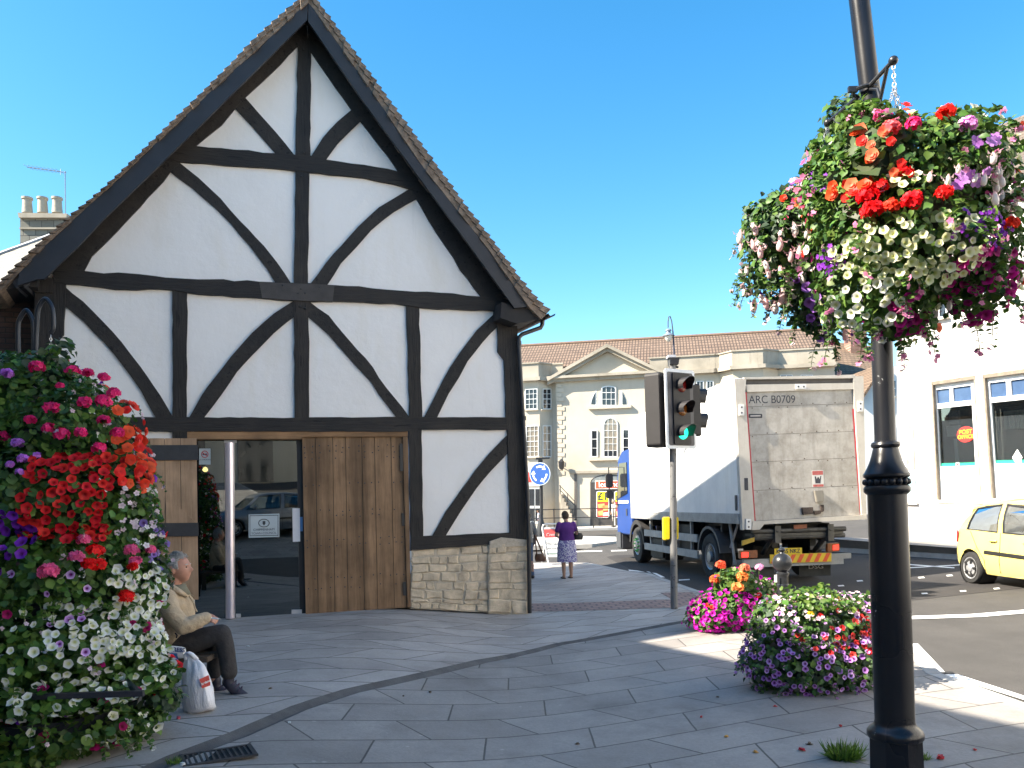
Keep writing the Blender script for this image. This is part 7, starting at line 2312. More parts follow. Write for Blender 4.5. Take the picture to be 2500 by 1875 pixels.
# driver of the yellow car
cF = FR[ycar.name]
dr = thing('person', 'white-haired driver in a pale shirt at the wheel of the yellow car', 'person', tuple(cF @ Vector((1.55, -0.36, 0.55))), CA)
dP = lambda x, y, z: cF @ Vector((x, y, z))
dD = lambda x, y, z: cF.to_3x3() @ Vector((x, y, z))
mb = MB()
head(mb, dP(1.60, -0.36, 1.235), dD(1, 0, 0), dD(0, 1, 0), UZ, 0.98)
limb(mb, [dP(1.55, -0.36, 1.02), dP(1.58, -0.36, 1.16)], [0.058, 0.055], 12)
for y in (-0.54, -0.18):
    limb(mb, [dP(1.84, y, 0.85), dP(2.02, y * 0.8 - 0.07, 1.0)], [0.04, 0.03], 10)
    hand(mb, dP(2.02, y * 0.8 - 0.07, 1.0), dD(0.7, 0, 0.5), dD(0.3, 0, -0.9), 0.95, 1.1, 1)
voxel(mb, 'body', skin, dr, 0.012, 2)
hair_cap('hair', dP(1.60, -0.36, 1.235), dD(1, 0, 0), dD(0, 1, 0), UZ, 0.98, M('hair_white', (0.62, 0.60, 0.58), 0.8, 0.15, 30), dr, puff=1.08)
mb = MB()
ring_loft(mb, [(dP(1.55, -0.36, 0.60), dD(1, 0, 0), 0.14, dD(0, 1, 0), 0.18), (dP(1.55, -0.36, 0.85), dD(1, 0, 0), 0.13, dD(0, 1, 0), 0.19), (dP(1.54, -0.36, 1.02), dD(1, 0, 0), 0.10, dD(0, 1, 0), 0.19), (dP(1.54, -0.36, 1.08), dD(1, 0, 0), 0.06, dD(0, 1, 0), 0.08)], 18)
for y in (-0.54, -0.18):
    limb(mb, [dP(1.55, y, 1.0), dP(1.68, y, 0.82), dP(1.86, y, 0.86)], [0.07, 0.06, 0.05], 10)
voxel(mb, 'shirt', cloth('cream_shirt', (0.70, 0.66, 0.56), 0.4), dr, 0.015, 4)
# ================================================================== FLOWERS
class Scatter:
    """many copies of small templates gathered into one mesh, with a colour per vertex"""
    def __init__(s, seed):
        s.rng = np.random.default_rng(seed)
        s.V, s.C, s.L, s.S, s.n = [], [], [], [], 0
    def add(s, tmpl, pos, nrm, tip, size, tint):
        """pos, nrm (outward), tip (in-plane hint): k x 3; size: k; tint: k x 3"""
        tv, tc, tf = tmpl
        k = len(pos)
        if k == 0:
            return
        z = nrm / np.maximum(np.linalg.norm(nrm, axis=1, keepdims=True), 1e-6)
        y = tip - z * np.sum(tip * z, axis=1, keepdims=True)
        y = y / np.maximum(np.linalg.norm(y, axis=1, keepdims=True), 1e-6)
        x = np.cross(y, z)
        w_ = tv[None, :, 0:1] * x[:, None, :] + tv[None, :, 1:2] * y[:, None, :] + tv[None, :, 2:3] * z[:, None, :]
        vv = pos[:, None, :] + w_ * size[:, None, None]
        cc = np.clip(tc[None] * tint[:, None, :], 0, 1)
        m = len(tv)
        s.V.append(vv.reshape(-1, 3))
        s.C.append(np.broadcast_to(cc, (k, m, 3)).reshape(-1, 3))
        for f in tf:
            pass
        lens = np.array([len(f) for f in tf])
        flat = np.array([i for f in tf for i in f])
        base = s.n + np.arange(k)[:, None] * m
        s.L.append((base + flat[None]).reshape(-1))
        s.S.append(np.tile(lens, k))
        s.n += k * m
    def build(s, name, mat, parent, smooth=True):
        V, C, L, S_ = np.concatenate(s.V), np.concatenate(s.C), np.concatenate(s.L), np.concatenate(s.S)
        inv = np.array(FR[parent.name].inverted())
        V = V @ inv[:3, :3].T + inv[:3, 3]
        me = bpy.data.meshes.new(name)
        me.vertices.add(len(V))
        me.vertices.foreach_set('co', V.astype(np.float32).ravel())
        me.loops.add(len(L))
        me.loops.foreach_set('vertex_index', L.astype(np.int32))
        me.polygons.add(len(S_))
        st = np.concatenate([[0], np.cumsum(S_)[:-1]])
        me.polygons.foreach_set('loop_start', st.astype(np.int32))
        me.polygons.foreach_set('loop_total', S_.astype(np.int32))
        me.polygons.foreach_set('use_smooth', np.full(len(S_), smooth))
        me.update(calc_edges=True)
        at_ = me.color_attributes.new('Col', 'FLOAT_COLOR', 'POINT')
        at_.data.foreach_set('color', np.concatenate([C, np.ones((len(C), 1))], 1).astype(np.float32).ravel())
        me.materials.append(mat)
        o = bpy.data.objects.new(name, me)
        COL.objects.link(o)
        o.parent = parent
        FR[o.name] = FR[parent.name]
        return o

A = np.array
def t_leaf(w=0.42, fold=0.10, droop=-0.12):
    v = [(0, 0, 0), (-w * 0.8, 0.28, fold), (0, 0.34, 0), (w * 0.8, 0.28, fold), (-w, 0.58, fold * 0.7), (0, 0.66, -0.02), (w, 0.58, fold * 0.7), (0, 1.0, droop)]
    f = [(0, 2, 1), (0, 3, 2), (1, 2, 5, 4), (2, 3, 6, 5), (4, 5, 7), (5, 6, 7)]
    c = [(1, 1, 1)] * 8
    c[2] = c[5] = (1.12, 1.1, 1.0)
    return A(v, float), A(c, float), f
def t_round(n=9):                  # scalloped geranium leaf
    v, c, f = [(0, 0, -0.05)], [(0.85, 0.9, 0.85)], []
    for k in range(n):
        a = math.pi * (-0.42 + 1.84 * k / (n - 1)) + math.pi * 0.08
        r = 0.55 if k % 2 else 0.48
        v.append((r * math.cos(a), r * math.sin(a), 0.07 if k % 2 else -0.01))
        c.append((1.05, 1.05, 1.0))
    for k in range(n - 1):
        f.append((0, k + 1, k + 2))
    return A(v, float), A(c, float), f
def t_trumpet(throat, mid, rim, n=10, r0=0.10, deep=0.30):
    v, c, f = [(0, 0, -deep)], [throat], []
    for r, z, col in ((r0, -deep * 0.45, throat), (0.26, -0.03, mid), (0.5, 0.03, rim)):
        for k in range(n):
            a = 2 * math.pi * k / n
            q = r * (1.0 if k % 2 else (0.88 if r > 0.4 else 1.0))
            v.append((q * math.cos(a), q * math.sin(a), z + (0.05 if (r > 0.4 and k % 2) else 0)))
            c.append(col)
    for k in range(n):
        j = (k + 1) % n
        f.append((0, 1 + k, 1 + j))
        f.append((1 + k, 1 + n + k, 1 + n + j, 1 + j))
        f.append((1 + n + k, 1 + 2 * n + k, 1 + 2 * n + j, 1 + n + j))
    return A(v, float), A(c, float), f
def t_floret():                    # five loose petals
    v, c, f = [(0, 0, 0)], [(0.75, 0.7, 0.75)], []
    for k in range(5):
        a = 2 * math.pi * k / 5
        d, e = (math.cos(a), math.sin(a)), (-math.sin(a), math.cos(a))
        b = len(v)
        for u, w_, z in ((0.30, -0.22, 0.03), (0.52, -0.12, 0.06), (0.52, 0.12, 0.10), (0.30, 0.22, 0.06)):
            v.append((d[0] * u + e[0] * w_, d[1] * u + e[1] * w_, z))
            c.append((1, 1, 1))
        f.append((0, b, b + 1, b + 2, b + 3))
    return A(v, float), A(c, float), f
def t_drop():                      # hanging fuchsia bell with sepals
    v, c, f = [], [], []
    n = 6
    for z, r, col in ((0.0, 0.05, (0.9, 0.55, 0.6)), (-0.25, 0.17, (1, 0.95, 0.95)), (-0.55, 0.24, (1, 1, 1)), (-0.85, 0.20, (1, 0.97, 0.97)), (-0.95, 0.10, (0.95, 0.8, 0.85))):
        for k in range(n):
            a = 2 * math.pi * k / n
            v.append((r * math.cos(a), z, r * math.sin(a)))
            c.append(col)
    for j in range(4):
        for k in range(n):
            f.append((j * n + k, j * n + (k + 1) % n, (j + 1) * n + (k + 1) % n, (j + 1) * n + k))
    for k in range(4):
        a = 2 * math.pi * k / 4
        b = len(v)
        v += [(0.05 * math.cos(a), -0.22, 0.05 * math.sin(a)), (0.42 * math.cos(a) - 0.1 * math.sin(a), -0.35, 0.42 * math.sin(a) + 0.1 * math.cos(a)), (0.60 * math.cos(a), -0.12, 0.60 * math.sin(a)), (0.42 * math.cos(a) + 0.1 * math.sin(a), -0.35, 0.42 * math.sin(a) - 0.1 * math.cos(a))]
        c += [(1, 0.8, 0.85)] * 4
        f.append((b, b + 1, b + 2, b + 3))
    return A(v, float), A(c, float), f
def t_double():                    # begonia: nested whorls
    V, C, Fc = [], [], []
    for i, (r, z, tw) in enumerate(((0.5, 0.0, 0.0), (0.36, 0.10, 0.5), (0.22, 0.18, 0.2))):
        tv, tc, tf = t_trumpet((0.75, 0.7, 0.7), (0.95, 0.95, 0.95), (1.1, 1.1, 1.1), 10, 0.1, 0.12)
        ca, sa = math.cos(tw), math.sin(tw)
        b = len(V)
        for (x, y, q), cc in zip(tv, tc):
            V.append(((x * ca - y * sa) * r * 2, (x * sa + y * ca) * r * 2, q * r * 2 + z))
            C.append(tuple(cc * (1 - 0.08 * i)))
        Fc += [tuple(j + b for j in f) for f in tf]
    return A(V, float), A(C, float), Fc
LEAF, SLIM, RND, FLO, DROP, DBL = t_leaf(), t_leaf(0.26, 0.06, -0.2), t_round(), t_floret(), t_drop(), t_double()
EYE_ = t_trumpet((0.25, 0.03, 0.22), (0.62, 0.55, 0.80), (1.0, 1.0, 1.0))        # dark-throated petunia
PLAIN = t_trumpet((0.45, 0.30, 0.35), (0.85, 0.85, 0.85), (1.0, 1.0, 1.0))
PALE = t_trumpet((0.75, 0.78, 0.35), (0.93, 0.95, 0.80), (1.0, 1.0, 1.0))        # yellow-green throat

petal = attr_mat('petals', 0.5, 0.35, 0.25)
leafm = attr_mat('leaves', 0.5, 0.30, 0.4)

class Mass:
    """lumpy volume of foliage; samples points near its surface"""
    def __init__(s, lumps, seed):
        s.l = A([[*c, *r] for c, r in lumps], float)
        s.rng = np.random.default_rng(seed)
    def sample(s, n, d0=0.72, d1=1.04, inner=0.80):
        out_p, out_n = [], []
        area = (s.l[:, 3] * s.l[:, 4] + s.l[:, 3] * s.l[:, 5] + s.l[:, 4] * s.l[:, 5])
        got = 0
        while got < n:
            i = s.rng.choice(len(s.l), size=n, p=area / area.sum())
            d = s.rng.normal(size=(n, 3))
            d /= np.linalg.norm(d, axis=1, keepdims=True)
            r = s.rng.uniform(d0, d1, size=(n, 1))
            p = s.l[i, :3] + d * s.l[i, 3:] * r
            q = (p[:, None, :] - s.l[None, :, :3]) / s.l[None, :, 3:]
            q = np.sqrt((q ** 2).sum(2))
            q[np.arange(n), i] = 9
            ok = q.min(1) > inner
            nn = d / s.l[i, 3:]
            nn /= np.linalg.norm(nn, axis=1, keepdims=True)
            out_p.append(p[ok])
            out_n.append(nn[ok])
            got += int(ok.sum())
        return np.concatenate(out_p)[:n], np.concatenate(out_n)[:n]

def px_of(P):
    d = P - A(EYE)
    k = d @ A(_F)
    return np.stack([1250 + (d @ A(_RT)) / k * FPX, 937.5 - ((d @ A(_UP)) / k - SHIFT * 2500 / FPX) * FPX], 1)

def leaves(mass, parent, n, size, cols, tmpl, seed, name='foliage', up=0.35, hang=-0.5, zmin=None, d0=0.55, d1=1.06, mode=None):
    sc = Scatter(seed)
    P, N = mass.sample(n, d0, d1, 0.7)
    if zmin is not None:
        P, N = P[P[:, 2] > zmin], N[P[:, 2] > zmin]
    k = len(P)
    rng = sc.rng
    nr = N + A([0, 0, up]) + rng.normal(size=(k, 3)) * 0.55
    tip = N * 0.5 + A([0, 0, hang]) + rng.normal(size=(k, 3)) * 0.7
    ci = rng.integers(0, len(cols), k)
    # clumps: neighbouring leaves share a tint
    cl = np.sin(P[:, 0] * 9.1 + seed) * np.sin(P[:, 1] * 7.7) * np.sin(P[:, 2] * 8.3 + 1)
    tint = A(cols)[ci] * (1 + 0.30 * cl + rng.normal(size=k) * 0.16)[:, None]
    sz = size * rng.uniform(0.6, 1.25, k)
    tm = tmpl if isinstance(tmpl, list) else [tmpl]
    pick = rng.integers(0, len(tm), k)
    for i, t in enumerate(tm):
        m = pick == i
        sc.add(t, P[m], nr[m], tip[m], sz[m], np.clip(tint[m], 0.004, 1))
    return sc.build(name, leafm, parent)

def facing(P):
    d = A(EYE) - P
    return d / np.linalg.norm(d, axis=1, keepdims=True)

def blooms(mass, parent, name, n, size, cols, tmpl, seed, region=None, out=0.0, jit=0.35, toward=0.35, back=0.25, hang=False, depth=(1.0, 1.09)):
    """flowers of one kind; region(x, y) -> density 0..1 over the side seen in the photograph; back: density elsewhere"""
    sc = Scatter(seed)
    P, N = mass.sample(int(n * 70), depth[0], depth[1], 0.92)
    q = px_of(P)
    f = facing(P)
    front = (N * f).sum(1) > 0.0
    dens = np.array([region(x, y) if fr_ else back for (x, y), fr_ in zip(q, front)]) if region else np.ones(len(P))
    keep = sc.rng.random(len(P)) < dens
    P, N, f = P[keep], N[keep], f[keep]
    # keep flowers of a kind a little apart
    sel, cell = [], {}
    g = size * 0.78
    for i in range(len(P)):
        c = tuple(np.floor(P[i] / g).astype(int))
        bad = False
        for a in (-1, 0, 1):
            for b in (-1, 0, 1):
                for e in (-1, 0, 1):
                    for j in cell.get((c[0] + a, c[1] + b, c[2] + e), ()):
                        if ((P[i] - P[j]) ** 2).sum() < (g * 0.8) ** 2:
                            bad = True
        if not bad:
            cell.setdefault(c, []).append(i)
            sel.append(i)
        if len(sel) >= n:
            break
    if not sel:
        return None
    P, N, f = P[sel], N[sel], f[sel]
    k = len(P)
    rng = sc.rng
    nr = N * (1 - toward) + f * toward * 0 + N * toward + rng.normal(size=(k, 3)) * jit
    nr += A([-0.15, -0.42, 0.12])
    tip = rng.normal(size=(k, 3))
    if hang:
        tip = A([0, 0, 1.0]) + rng.normal(size=(k, 3)) * 0.15
        nr = N * A([1, 1, 0.05]) + rng.normal(size=(k, 3)) * 0.1
    P = P + N * out
    ci = rng.integers(0, len(cols), k)
    tint = A(cols)[ci] * rng.uniform(0.82, 1.12, (k, 1))
    sc.add(tmpl, P, nr, tip, size * rng.uniform(0.75, 1.15, k), tint)
    return tag(sc.build(name, petal, parent), kind='stuff')

def sprigs(mass, parent, n, ln, cols, seed, fcol=None, droop=1.0, region=None, size=0.036):
    """loose trailing shoots: a thin stem with leaves in pairs and a few buds at the tip"""
    sc, fl = Scatter(seed), Scatter(seed + 1)
    P, N = mass.sample(n * 12, 0.95, 1.02, 0.97)
    q = px_of(P)
    ok = [i for i in range(len(P)) if region is None or sc.rng.random() < region(*q[i])][:n]
    mb = MB()
    for i in ok:
        p, d = Vector(P[i]), Vector(N[i])
        d = (d + Vector(sc.rng.normal(size=3) * 0.35)).normalized()
        L = ln * sc.rng.uniform(0.5, 1.3)
        pts = [p - d * 0.04]
        for k in range(1, 8):
            t = k / 7
            pts.append(p + d * L * t * (1 - 0.35 * t) - Vector((0, 0, droop * L * t * t * 0.75)))
        mb.tube(pts, [0.0028] * 4 + [0.0022] * 4, 4)
        A_p, A_n, A_t = [], [], []
        for k in range(1, 8):
            tv = (pts[k] - pts[k - 1]).normalized()
            sd = tv.cross(Vector((0.1, 0.2, 1))).normalized()
            for s_ in (-1, 1):
                A_p.append(tuple(pts[k]))
                A_t.append(tuple(sd * s_ + tv * 0.6))
                A_n.append(tuple(Vector((0, -0.3, 1)) + Vector(sc.rng.normal(size=3) * 0.4)))
        m = len(A_p)
        sc.add(LEAF, A(A_p), A(A_n), A(A_t), size * np.linspace(1.2, 0.6, m), A(cols)[sc.rng.integers(0, len(cols), m)])
        if fcol is not None:
            fl.add(FLO, A([tuple(pts[7])] * 2) + fl.rng.normal(size=(2, 3)) * 0.012, fl.rng.normal(size=(2, 3)), fl.rng.normal(size=(2, 3)), np.full(2, 0.03), A([fcol] * 2))
    sc.build('trailing_leaves', leafm, parent)
    tag(mb.build('trailing_stems', M('stem_green', (0.07, 0.13, 0.03), 0.6), parent, True), kind='stuff')
    if fcol is not None:
        tag(fl.build('trailing_buds', petal, parent), kind='stuff')

_pom = {}
def pompom(parent, name, p, r, col, seed=0):
    """one geranium head: a ball of small florets on a short stalk"""
    p = Vector(p)
    key = (name, seed % 3)
    sc = Scatter(seed)
    n = 46
    d = sc.rng.normal(size=(n, 3))
    d /= np.linalg.norm(d, axis=1, keepdims=True)
    d[:, 2] = np.where(d[:, 2] < -0.5, -d[:, 2], d[:, 2])
    P = A(p) + d * A([1, 1, 0.8]) * r * sc.rng.uniform(0.72, 1.0, (n, 1))
    sc.add(FLO, P, d + sc.rng.normal(size=(n, 3)) * 0.25, sc.rng.normal(size=(n, 3)), np.full(n, r * 0.78), A(col)[None] * sc.rng.uniform(0.72, 1.18, (n, 1)))
    return sc.build(name, petal, parent)

def surf_pt(mass, x, y, Y0, out=0.0):
    """first point of the lumpy volume met by the sight line of pixel x, y"""
    d = ray(x, y).normalized()
    best = None
    for l in mass.l:
        c, r = Vector(l[:3]), Vector(l[3:])
        o = Vector(((EYE.x - c.x) / r.x, (EYE.y - c.y) / r.y, (EYE.z - c.z) / r.z))
        v = Vector((d.x / r.x, d.y / r.y, d.z / r.z))
        a, b, cc = v.dot(v), 2 * o.dot(v), o.dot(o) - 1
        D = b * b - 4 * a * cc
        if D > 0:
            t = (-b - math.sqrt(D)) / (2 * a)
            if best is None or t < best:
                best = t
    if best is None:
        return at(x, y, Y0)
    return EYE + d * (best - out)

def ell(cx, cy, rx, ry, soft=0.35):
    def f(x, y):
        q = ((x - cx) / rx) ** 2 + ((y - cy) / ry) ** 2
        return 1.0 if q < 1 else max(0.0, 1 - (q - 1) / soft)
    return f
def boxr(x0, y0, x1, y1):
    return lambda x, y: 1.0 if x0 < x < x1 and y0 < y < y1 else 0.0
def anyof(*fs):
    return lambda x, y: max(g(x, y) for g in fs)
def scaled(k, g):
    return lambda x, y: k * g(x, y)

GREENS = [(0.062, 0.155, 0.026), (0.085, 0.185, 0.034), (0.050, 0.125, 0.034), (0.115, 0.21, 0.042), (0.040, 0.10, 0.027)]
GREY_G = [(0.065, 0.105, 0.065), (0.09, 0.13, 0.085), (0.05, 0.09, 0.05)]
LIME = [(0.12, 0.19, 0.035), (0.09, 0.16, 0.03), (0.06, 0.12, 0.025)]

# ------------------------------------------------------------------ tall flower tower on the left
TW = Vector((-3.30, 5.75, gz(-3.3, 5.75)))
tw = thing('flower_tower', 'tall tiered planter overflowing with pink, red, purple and white flowers', 'flower planter', tuple(TW))
def lump(x, y, Y, rx, ry, rz_):
    p = at(x, y, Y)
    return (tuple(p), (rx, ry, rz_))
LT = [lump(95, 1010, 5.85, 0.42, 0.42, 0.42), lump(180, 1060, 5.7, 0.40, 0.42, 0.38), lump(30, 980, 5.9, 0.45, 0.4, 0.3), lump(140, 1210, 5.7, 0.60, 0.60, 0.42), lump(225, 1170, 5.75, 0.38, 0.40, 0.36),
      lump(285, 1310, 5.85, 0.30, 0.36, 0.34), lump(110, 1400, 5.65, 0.70, 0.66, 0.42), lump(235, 1440, 5.75, 0.42, 0.46, 0.40), lump(90, 1560, 5.6, 0.74, 0.72, 0.36), lump(245, 1590, 5.7, 0.42, 0.44, 0.30), lump(-60, 1300, 5.8, 0.6, 0.6, 0.9), lump(120, 1672, 5.6, 0.72, 0.70, 0.15), lump(315, 1640, 5.75, 0.30, 0.34, 0.14), lump(395, 1648, 5.8, 0.12, 0.2, 0.09),
      lump(0, 1650, 5.6, 0.6, 0.5, 0.22)]
mT = Mass(LT, 1)
pot = M('trough_black', (0.018, 0.02, 0.03), 0.45, 0.2)
mb = MB()
cT = at(130, 1705, 5.65)
mb.lathe([(0.40, TW.z - cT.z), (0.45, TW.z - cT.z + 0.04), (0.52, -0.12), (0.55, -0.05)], Vector((cT.x, cT.y, cT.z)), 32)
fb0, fb1 = at(-40, 1712, 5.02), at(348, 1701, 5.06)
mb.obox(fb0, fb1 - fb0, (0, 0.03, 0), (0, 0, 0.035))
mb.obox(fb1 - Vector((0.03, 0, 0)), (0.03, 0, 0), (-0.35, 0.5, 0), (0, 0, 0.035))
for y, r_ in ((1460, 0.5), (1230, 0.38), (1060, 0.26)):
    c = at(130, y, 5.7)
    mb.lathe([(r_ * 0.8, -0.16), (r_, 0.0), (r_ * 0.9, 0.02)], c, 28)
mb.build('planter', pot, tw, True)
LT2 = [lump(95, 1775, 5.5, 0.66, 0.5, 0.17), lump(-20, 1790, 5.5, 0.5, 0.5, 0.16), lump(250, 1765, 5.7, 0.42, 0.4, 0.10), lump(60, 1830, 5.4, 0.4, 0.4, 0.08)]
mT2 = Mass(LT2, 2)
leaves(mT, tw, 19000, 0.058, GREENS, [LEAF, RND, RND], 11)
leaves(mT2, tw, 4600, 0.058, [mul(c, 0.85) for c in GREENS + LIME[:2]], [LEAF, RND], 12)
leaves(Mass([lump(75, 905, 5.85, 0.30, 0.25, 0.12), lump(150, 880, 5.8, 0.10, 0.10, 0.16), lump(20, 890, 5.9, 0.3, 0.2, 0.10), lump(330, 1240, 5.85, 0.16, 0.2, 0.3), lump(350, 1400, 5.9, 0.18, 0.2, 0.3), lump(400, 1700, 5.8, 0.12, 0.15, 0.1)], 3), tw, 1500, 0.075, GREY_G + GREENS[:2], [SLIM, LEAF], 13)
for i, (x, y, r_) in enumerate(((90, 897, 18), (177, 906, 17), (215, 911, 14), (253, 922, 14), (278, 960, 16), (125, 996, 17), (206, 983, 17), (253, 980, 19), (74, 1025, 13), (253, 1027, 15), (150, 1061, 18), (197, 1056, 14), (119, 1045, 15), (286, 1057, 16), (6, 1066, 15), (242, 1094, 16), (146, 942, 10))):
    pompom(tw, 'pink_geranium', surf_pt(mT, x, y, 5.5, 0.05), r_ / FPX * 5.4, (0.928, 0.035, 0.232), i)
for i, (x, y, r_) in enumerate(((118, 1395, 21), (187, 1361, 17), (203, 1318, 15), (321, 1344, 17), (330, 1371, 15), (368, 1342, 13))):
    pompom(tw, 'pale_pink_geranium', surf_pt(mT, x, y, 5.5, 0.05), r_ / FPX * 5.4, (0.928, 0.139, 0.348), 40 + i)
for i, (x, y, r_) in enumerate(((232, 1347, 19), (218, 1377, 17), (240, 1380, 17), (309, 1458, 19), (325, 1385, 13))):
    pompom(tw, 'red_geranium', surf_pt(mT, x, y, 5.5, 0.06), r_ / FPX * 5.4, (0.928, 0.014, 0.014), 60 + i)
for i, (x, y, r_) in enumerate(((16, 913, 15), (43, 1083, 14), (58, 1121, 13), (90, 1112, 9), (48, 1153, 9), (25, 1135, 10))):
    pompom(tw, 'lilac_geranium', surf_pt(mT, x, y, 5.5, 0.05), r_ / FPX * 5.4, (0.673, 0.232, 0.812), 80 + i)
REDP = (0.858, 0.023, 0.029)
blooms(mT, tw, 'red_petunias', 190, 0.072, [REDP, (0.928, 0.041, 0.035), (0.789, 0.017, 0.035)], PLAIN, 21, anyof(boxr(62, 1112, 268, 1200), boxr(45, 1200, 262, 1318)), back=0.02)
blooms(mT, tw, 'orange_begonias', 70, 0.09, [(0.92, 0.075, 0.035), (0.90, 0.045, 0.04), (0.95, 0.14, 0.05)], DBL, 22, anyof(ell(318, 1110, 45, 85), ell(300, 1000, 20, 16)), out=0.03, back=0.01)
blooms(mT, tw, 'purple_petunias', 90, 0.075, [(0.186, 0.023, 0.487), (0.255, 0.035, 0.580), (0.151, 0.017, 0.371)], PLAIN, 23, anyof(ell(20, 1320, 60, 80), ell(150, 892, 12, 12)), back=0.02)
blooms(mT, tw, 'white_petunias', 460, 0.062, [(0.928, 0.928, 0.928), (0.905, 0.928, 0.950)], PALE, 24, anyof(boxr(114, 1470, 408, 1612), scaled(0.6, boxr(265, 1375, 408, 1480)), scaled(0.30, boxr(10, 1480, 430, 1760))), back=0.06)
blooms(mT, tw, 'mauve_petunias', 50, 0.058, [(0.870, 0.580, 0.928), (0.812, 0.464, 0.870)], EYE_, 25, scaled(0.3, boxr(0, 1395, 215, 1600)), back=0.03)
blooms(mT, tw, 'magenta_petunias', 36, 0.07, [(0.487, 0.012, 0.162), (0.580, 0.017, 0.232)], PLAIN, 26, anyof(ell(10, 1530, 30, 60), scaled(0.10, boxr(0, 1450, 420, 1720))), back=0.03)
blooms(mT, tw, 'white_busy_lizzies', 110, 0.045, [(0.950, 0.905, 0.950), (0.928, 0.789, 0.882)], FLO, 27, scaled(0.7, boxr(285, 1190, 410, 1335)), back=0.03)
blooms(mT, tw, 'blue_violet_petunias', 24, 0.06, [(0.348, 0.232, 0.719), (0.441, 0.325, 0.812)], PLAIN, 28, anyof(ell(385, 1340, 22, 60), ell(375, 1280, 25, 20)), back=0.01)
blooms(mT, tw, 'white_fuchsias', 12, 0.07, [(0.928, 0.928, 0.905)], DROP, 29, anyof(ell(42, 1002, 26, 16), ell(245, 1060, 14, 14), ell(130, 957, 20, 6)), out=0.03, hang=True, back=0.0)
blooms(mT2, tw, 'white_petunias', 22, 0.075, [(0.928, 0.928, 0.905)], PALE, 30, scaled(0.3, boxr(60, 1715, 400, 1840)), back=0.05)
blooms(mT2, tw, 'magenta_petunias', 8, 0.08, [(0.464, 0.012, 0.139)], PLAIN, 31, scaled(0.2, boxr(0, 1720, 380, 1850)), back=0.03)
sprigs(mT, tw, 130, 0.17, GREENS, 401, (0.75, 0.60, 0.70), 0.9)
sprigs(mT2, tw, 60, 0.16, GREENS + LIME, 402, (0.8, 0.8, 0.78), 0.6)
def curve(pts, n=6):
    out = []
    for i in range(len(pts) - 1):
        p0, p1, p2, p3 = pts[max(i - 1, 0)], pts[i], pts[i + 1], pts[min(i + 2, len(pts) - 1)]
        for k in range(n):
            t = k / n
            out.append(0.5 * (2 * p1 + (p2 - p0) * t + (2 * p0 - 5 * p1 + 4 * p2 - p3) * t * t + (3 * p1 - p0 - 3 * p2 + p3) * t ** 3))
    return out + [pts[-1]]
# shepherd's hooks rising from it, and the chain on one
for q in ([(45, 880), (44, 800), (50, 775), (64, 758), (77, 775), (82, 800), (82, 880)], [(86, 880), (90, 790), (95, 750), (110, 730), (124, 744), (130, 770), (130, 800), (124, 812)]):
    MB().tube(curve([at(x, y, 5.95) for x, y in q]), 0.0165, 10).build('hook', M('hook_iron', (0.035, 0.04, 0.05), 0.35, 0.2, 8, 0, 1, 0.5), tw, True)
def chain(parent, a, b, name='chain', r=0.011, w_=0.0022):
    a, b = Vector(a), Vector(b)
    n = max(3, int((b - a).length / (r * 1.7)))
    d = (b - a).normalized()
    x = d.orthogonal().normalized()
    y = d.cross(x)
    mb = MB()
    for i in range(n):
        c = a.lerp(b, (i + 0.5) / n)
        e = x if i % 2 else y
        mb.tube([c + d * r * 1.15 * math.cos(2 * math.pi * k / 10) + e * r * 0.7 * math.sin(2 * math.pi * k / 10) for k in range(11)], w_, 5, False)
    return mb.build(name, M('chain_silver', (0.55, 0.57, 0.6), 0.3, 0.1, 10, 0, 1, 0.8), parent)
hk = at(124, 818, 5.93)
chain(tw, hk, at(124, 845, 5.93))
chain(tw, at(124, 848, 5.93), at(112, 915, 5.7))
chain(tw, at(124, 848, 5.93), at(140, 905, 5.7))

# ------------------------------------------------------------------ hanging baskets on the lamp post
hb1 = thing('hanging_basket', 'large hanging basket of red, cream and magenta flowers on the front of the lamp post', 'hanging basket', tuple(at(2190, 560, 4.05)))
LH = [lump(2215, 440, 4.0, 0.44, 0.38, 0.27), lump(2275, 412, 4.02, 0.36, 0.36, 0.235), lump(2365, 455, 4.05, 0.17, 0.24, 0.19), lump(2120, 400, 4.05, 0.25, 0.26, 0.25), lump(2080, 470, 4.0, 0.24, 0.26, 0.24), lump(2200, 590, 3.92, 0.42, 0.36, 0.30), lump(2150, 690, 3.95, 0.29, 0.28, 0.25), lump(2330, 600, 4.0, 0.30, 0.30, 0.28), lump(2375, 680, 4.05, 0.18, 0.24, 0.21), lump(2210, 760, 4.02, 0.13, 0.16, 0.14), lump(2405, 560, 4.08, 0.10, 0.2, 0.2)]
m1 = Mass(LH, 5)
basket_m = M('basket_moss', (0.05, 0.045, 0.025), 0.9, 0.3)
c = at(2235, 520, 4.02)
MB().lathe([(0.02, -0.26), (0.16, -0.22), (0.25, -0.10), (0.28, 0.04), (0.27, 0.05)], c, 20).build('basket', basket_m, hb1, True)
MB().ball(c - ZV * 0.02, 0.27, 16, 10, (1, 1, 0.9)).build('soil_ball', basket_m, hb1, 'all')
leaves(m1, hb1, 9500, 0.044, GREENS + LIME, [LEAF, LEAF, SLIM], 41)
leaves(Mass([lump(2320, 325, 4.0, 0.16, 0.2, 0.08), lump(2400, 385, 4.05, 0.09, 0.13, 0.06), lump(2110, 300, 4.05, 0.14, 0.14, 0.10), lump(2010, 420, 4.1, 0.08, 0.1, 0.12)], 6), hb1, 1300, 0.05, LIME + GREENS[:2], [SLIM, LEAF], 42)
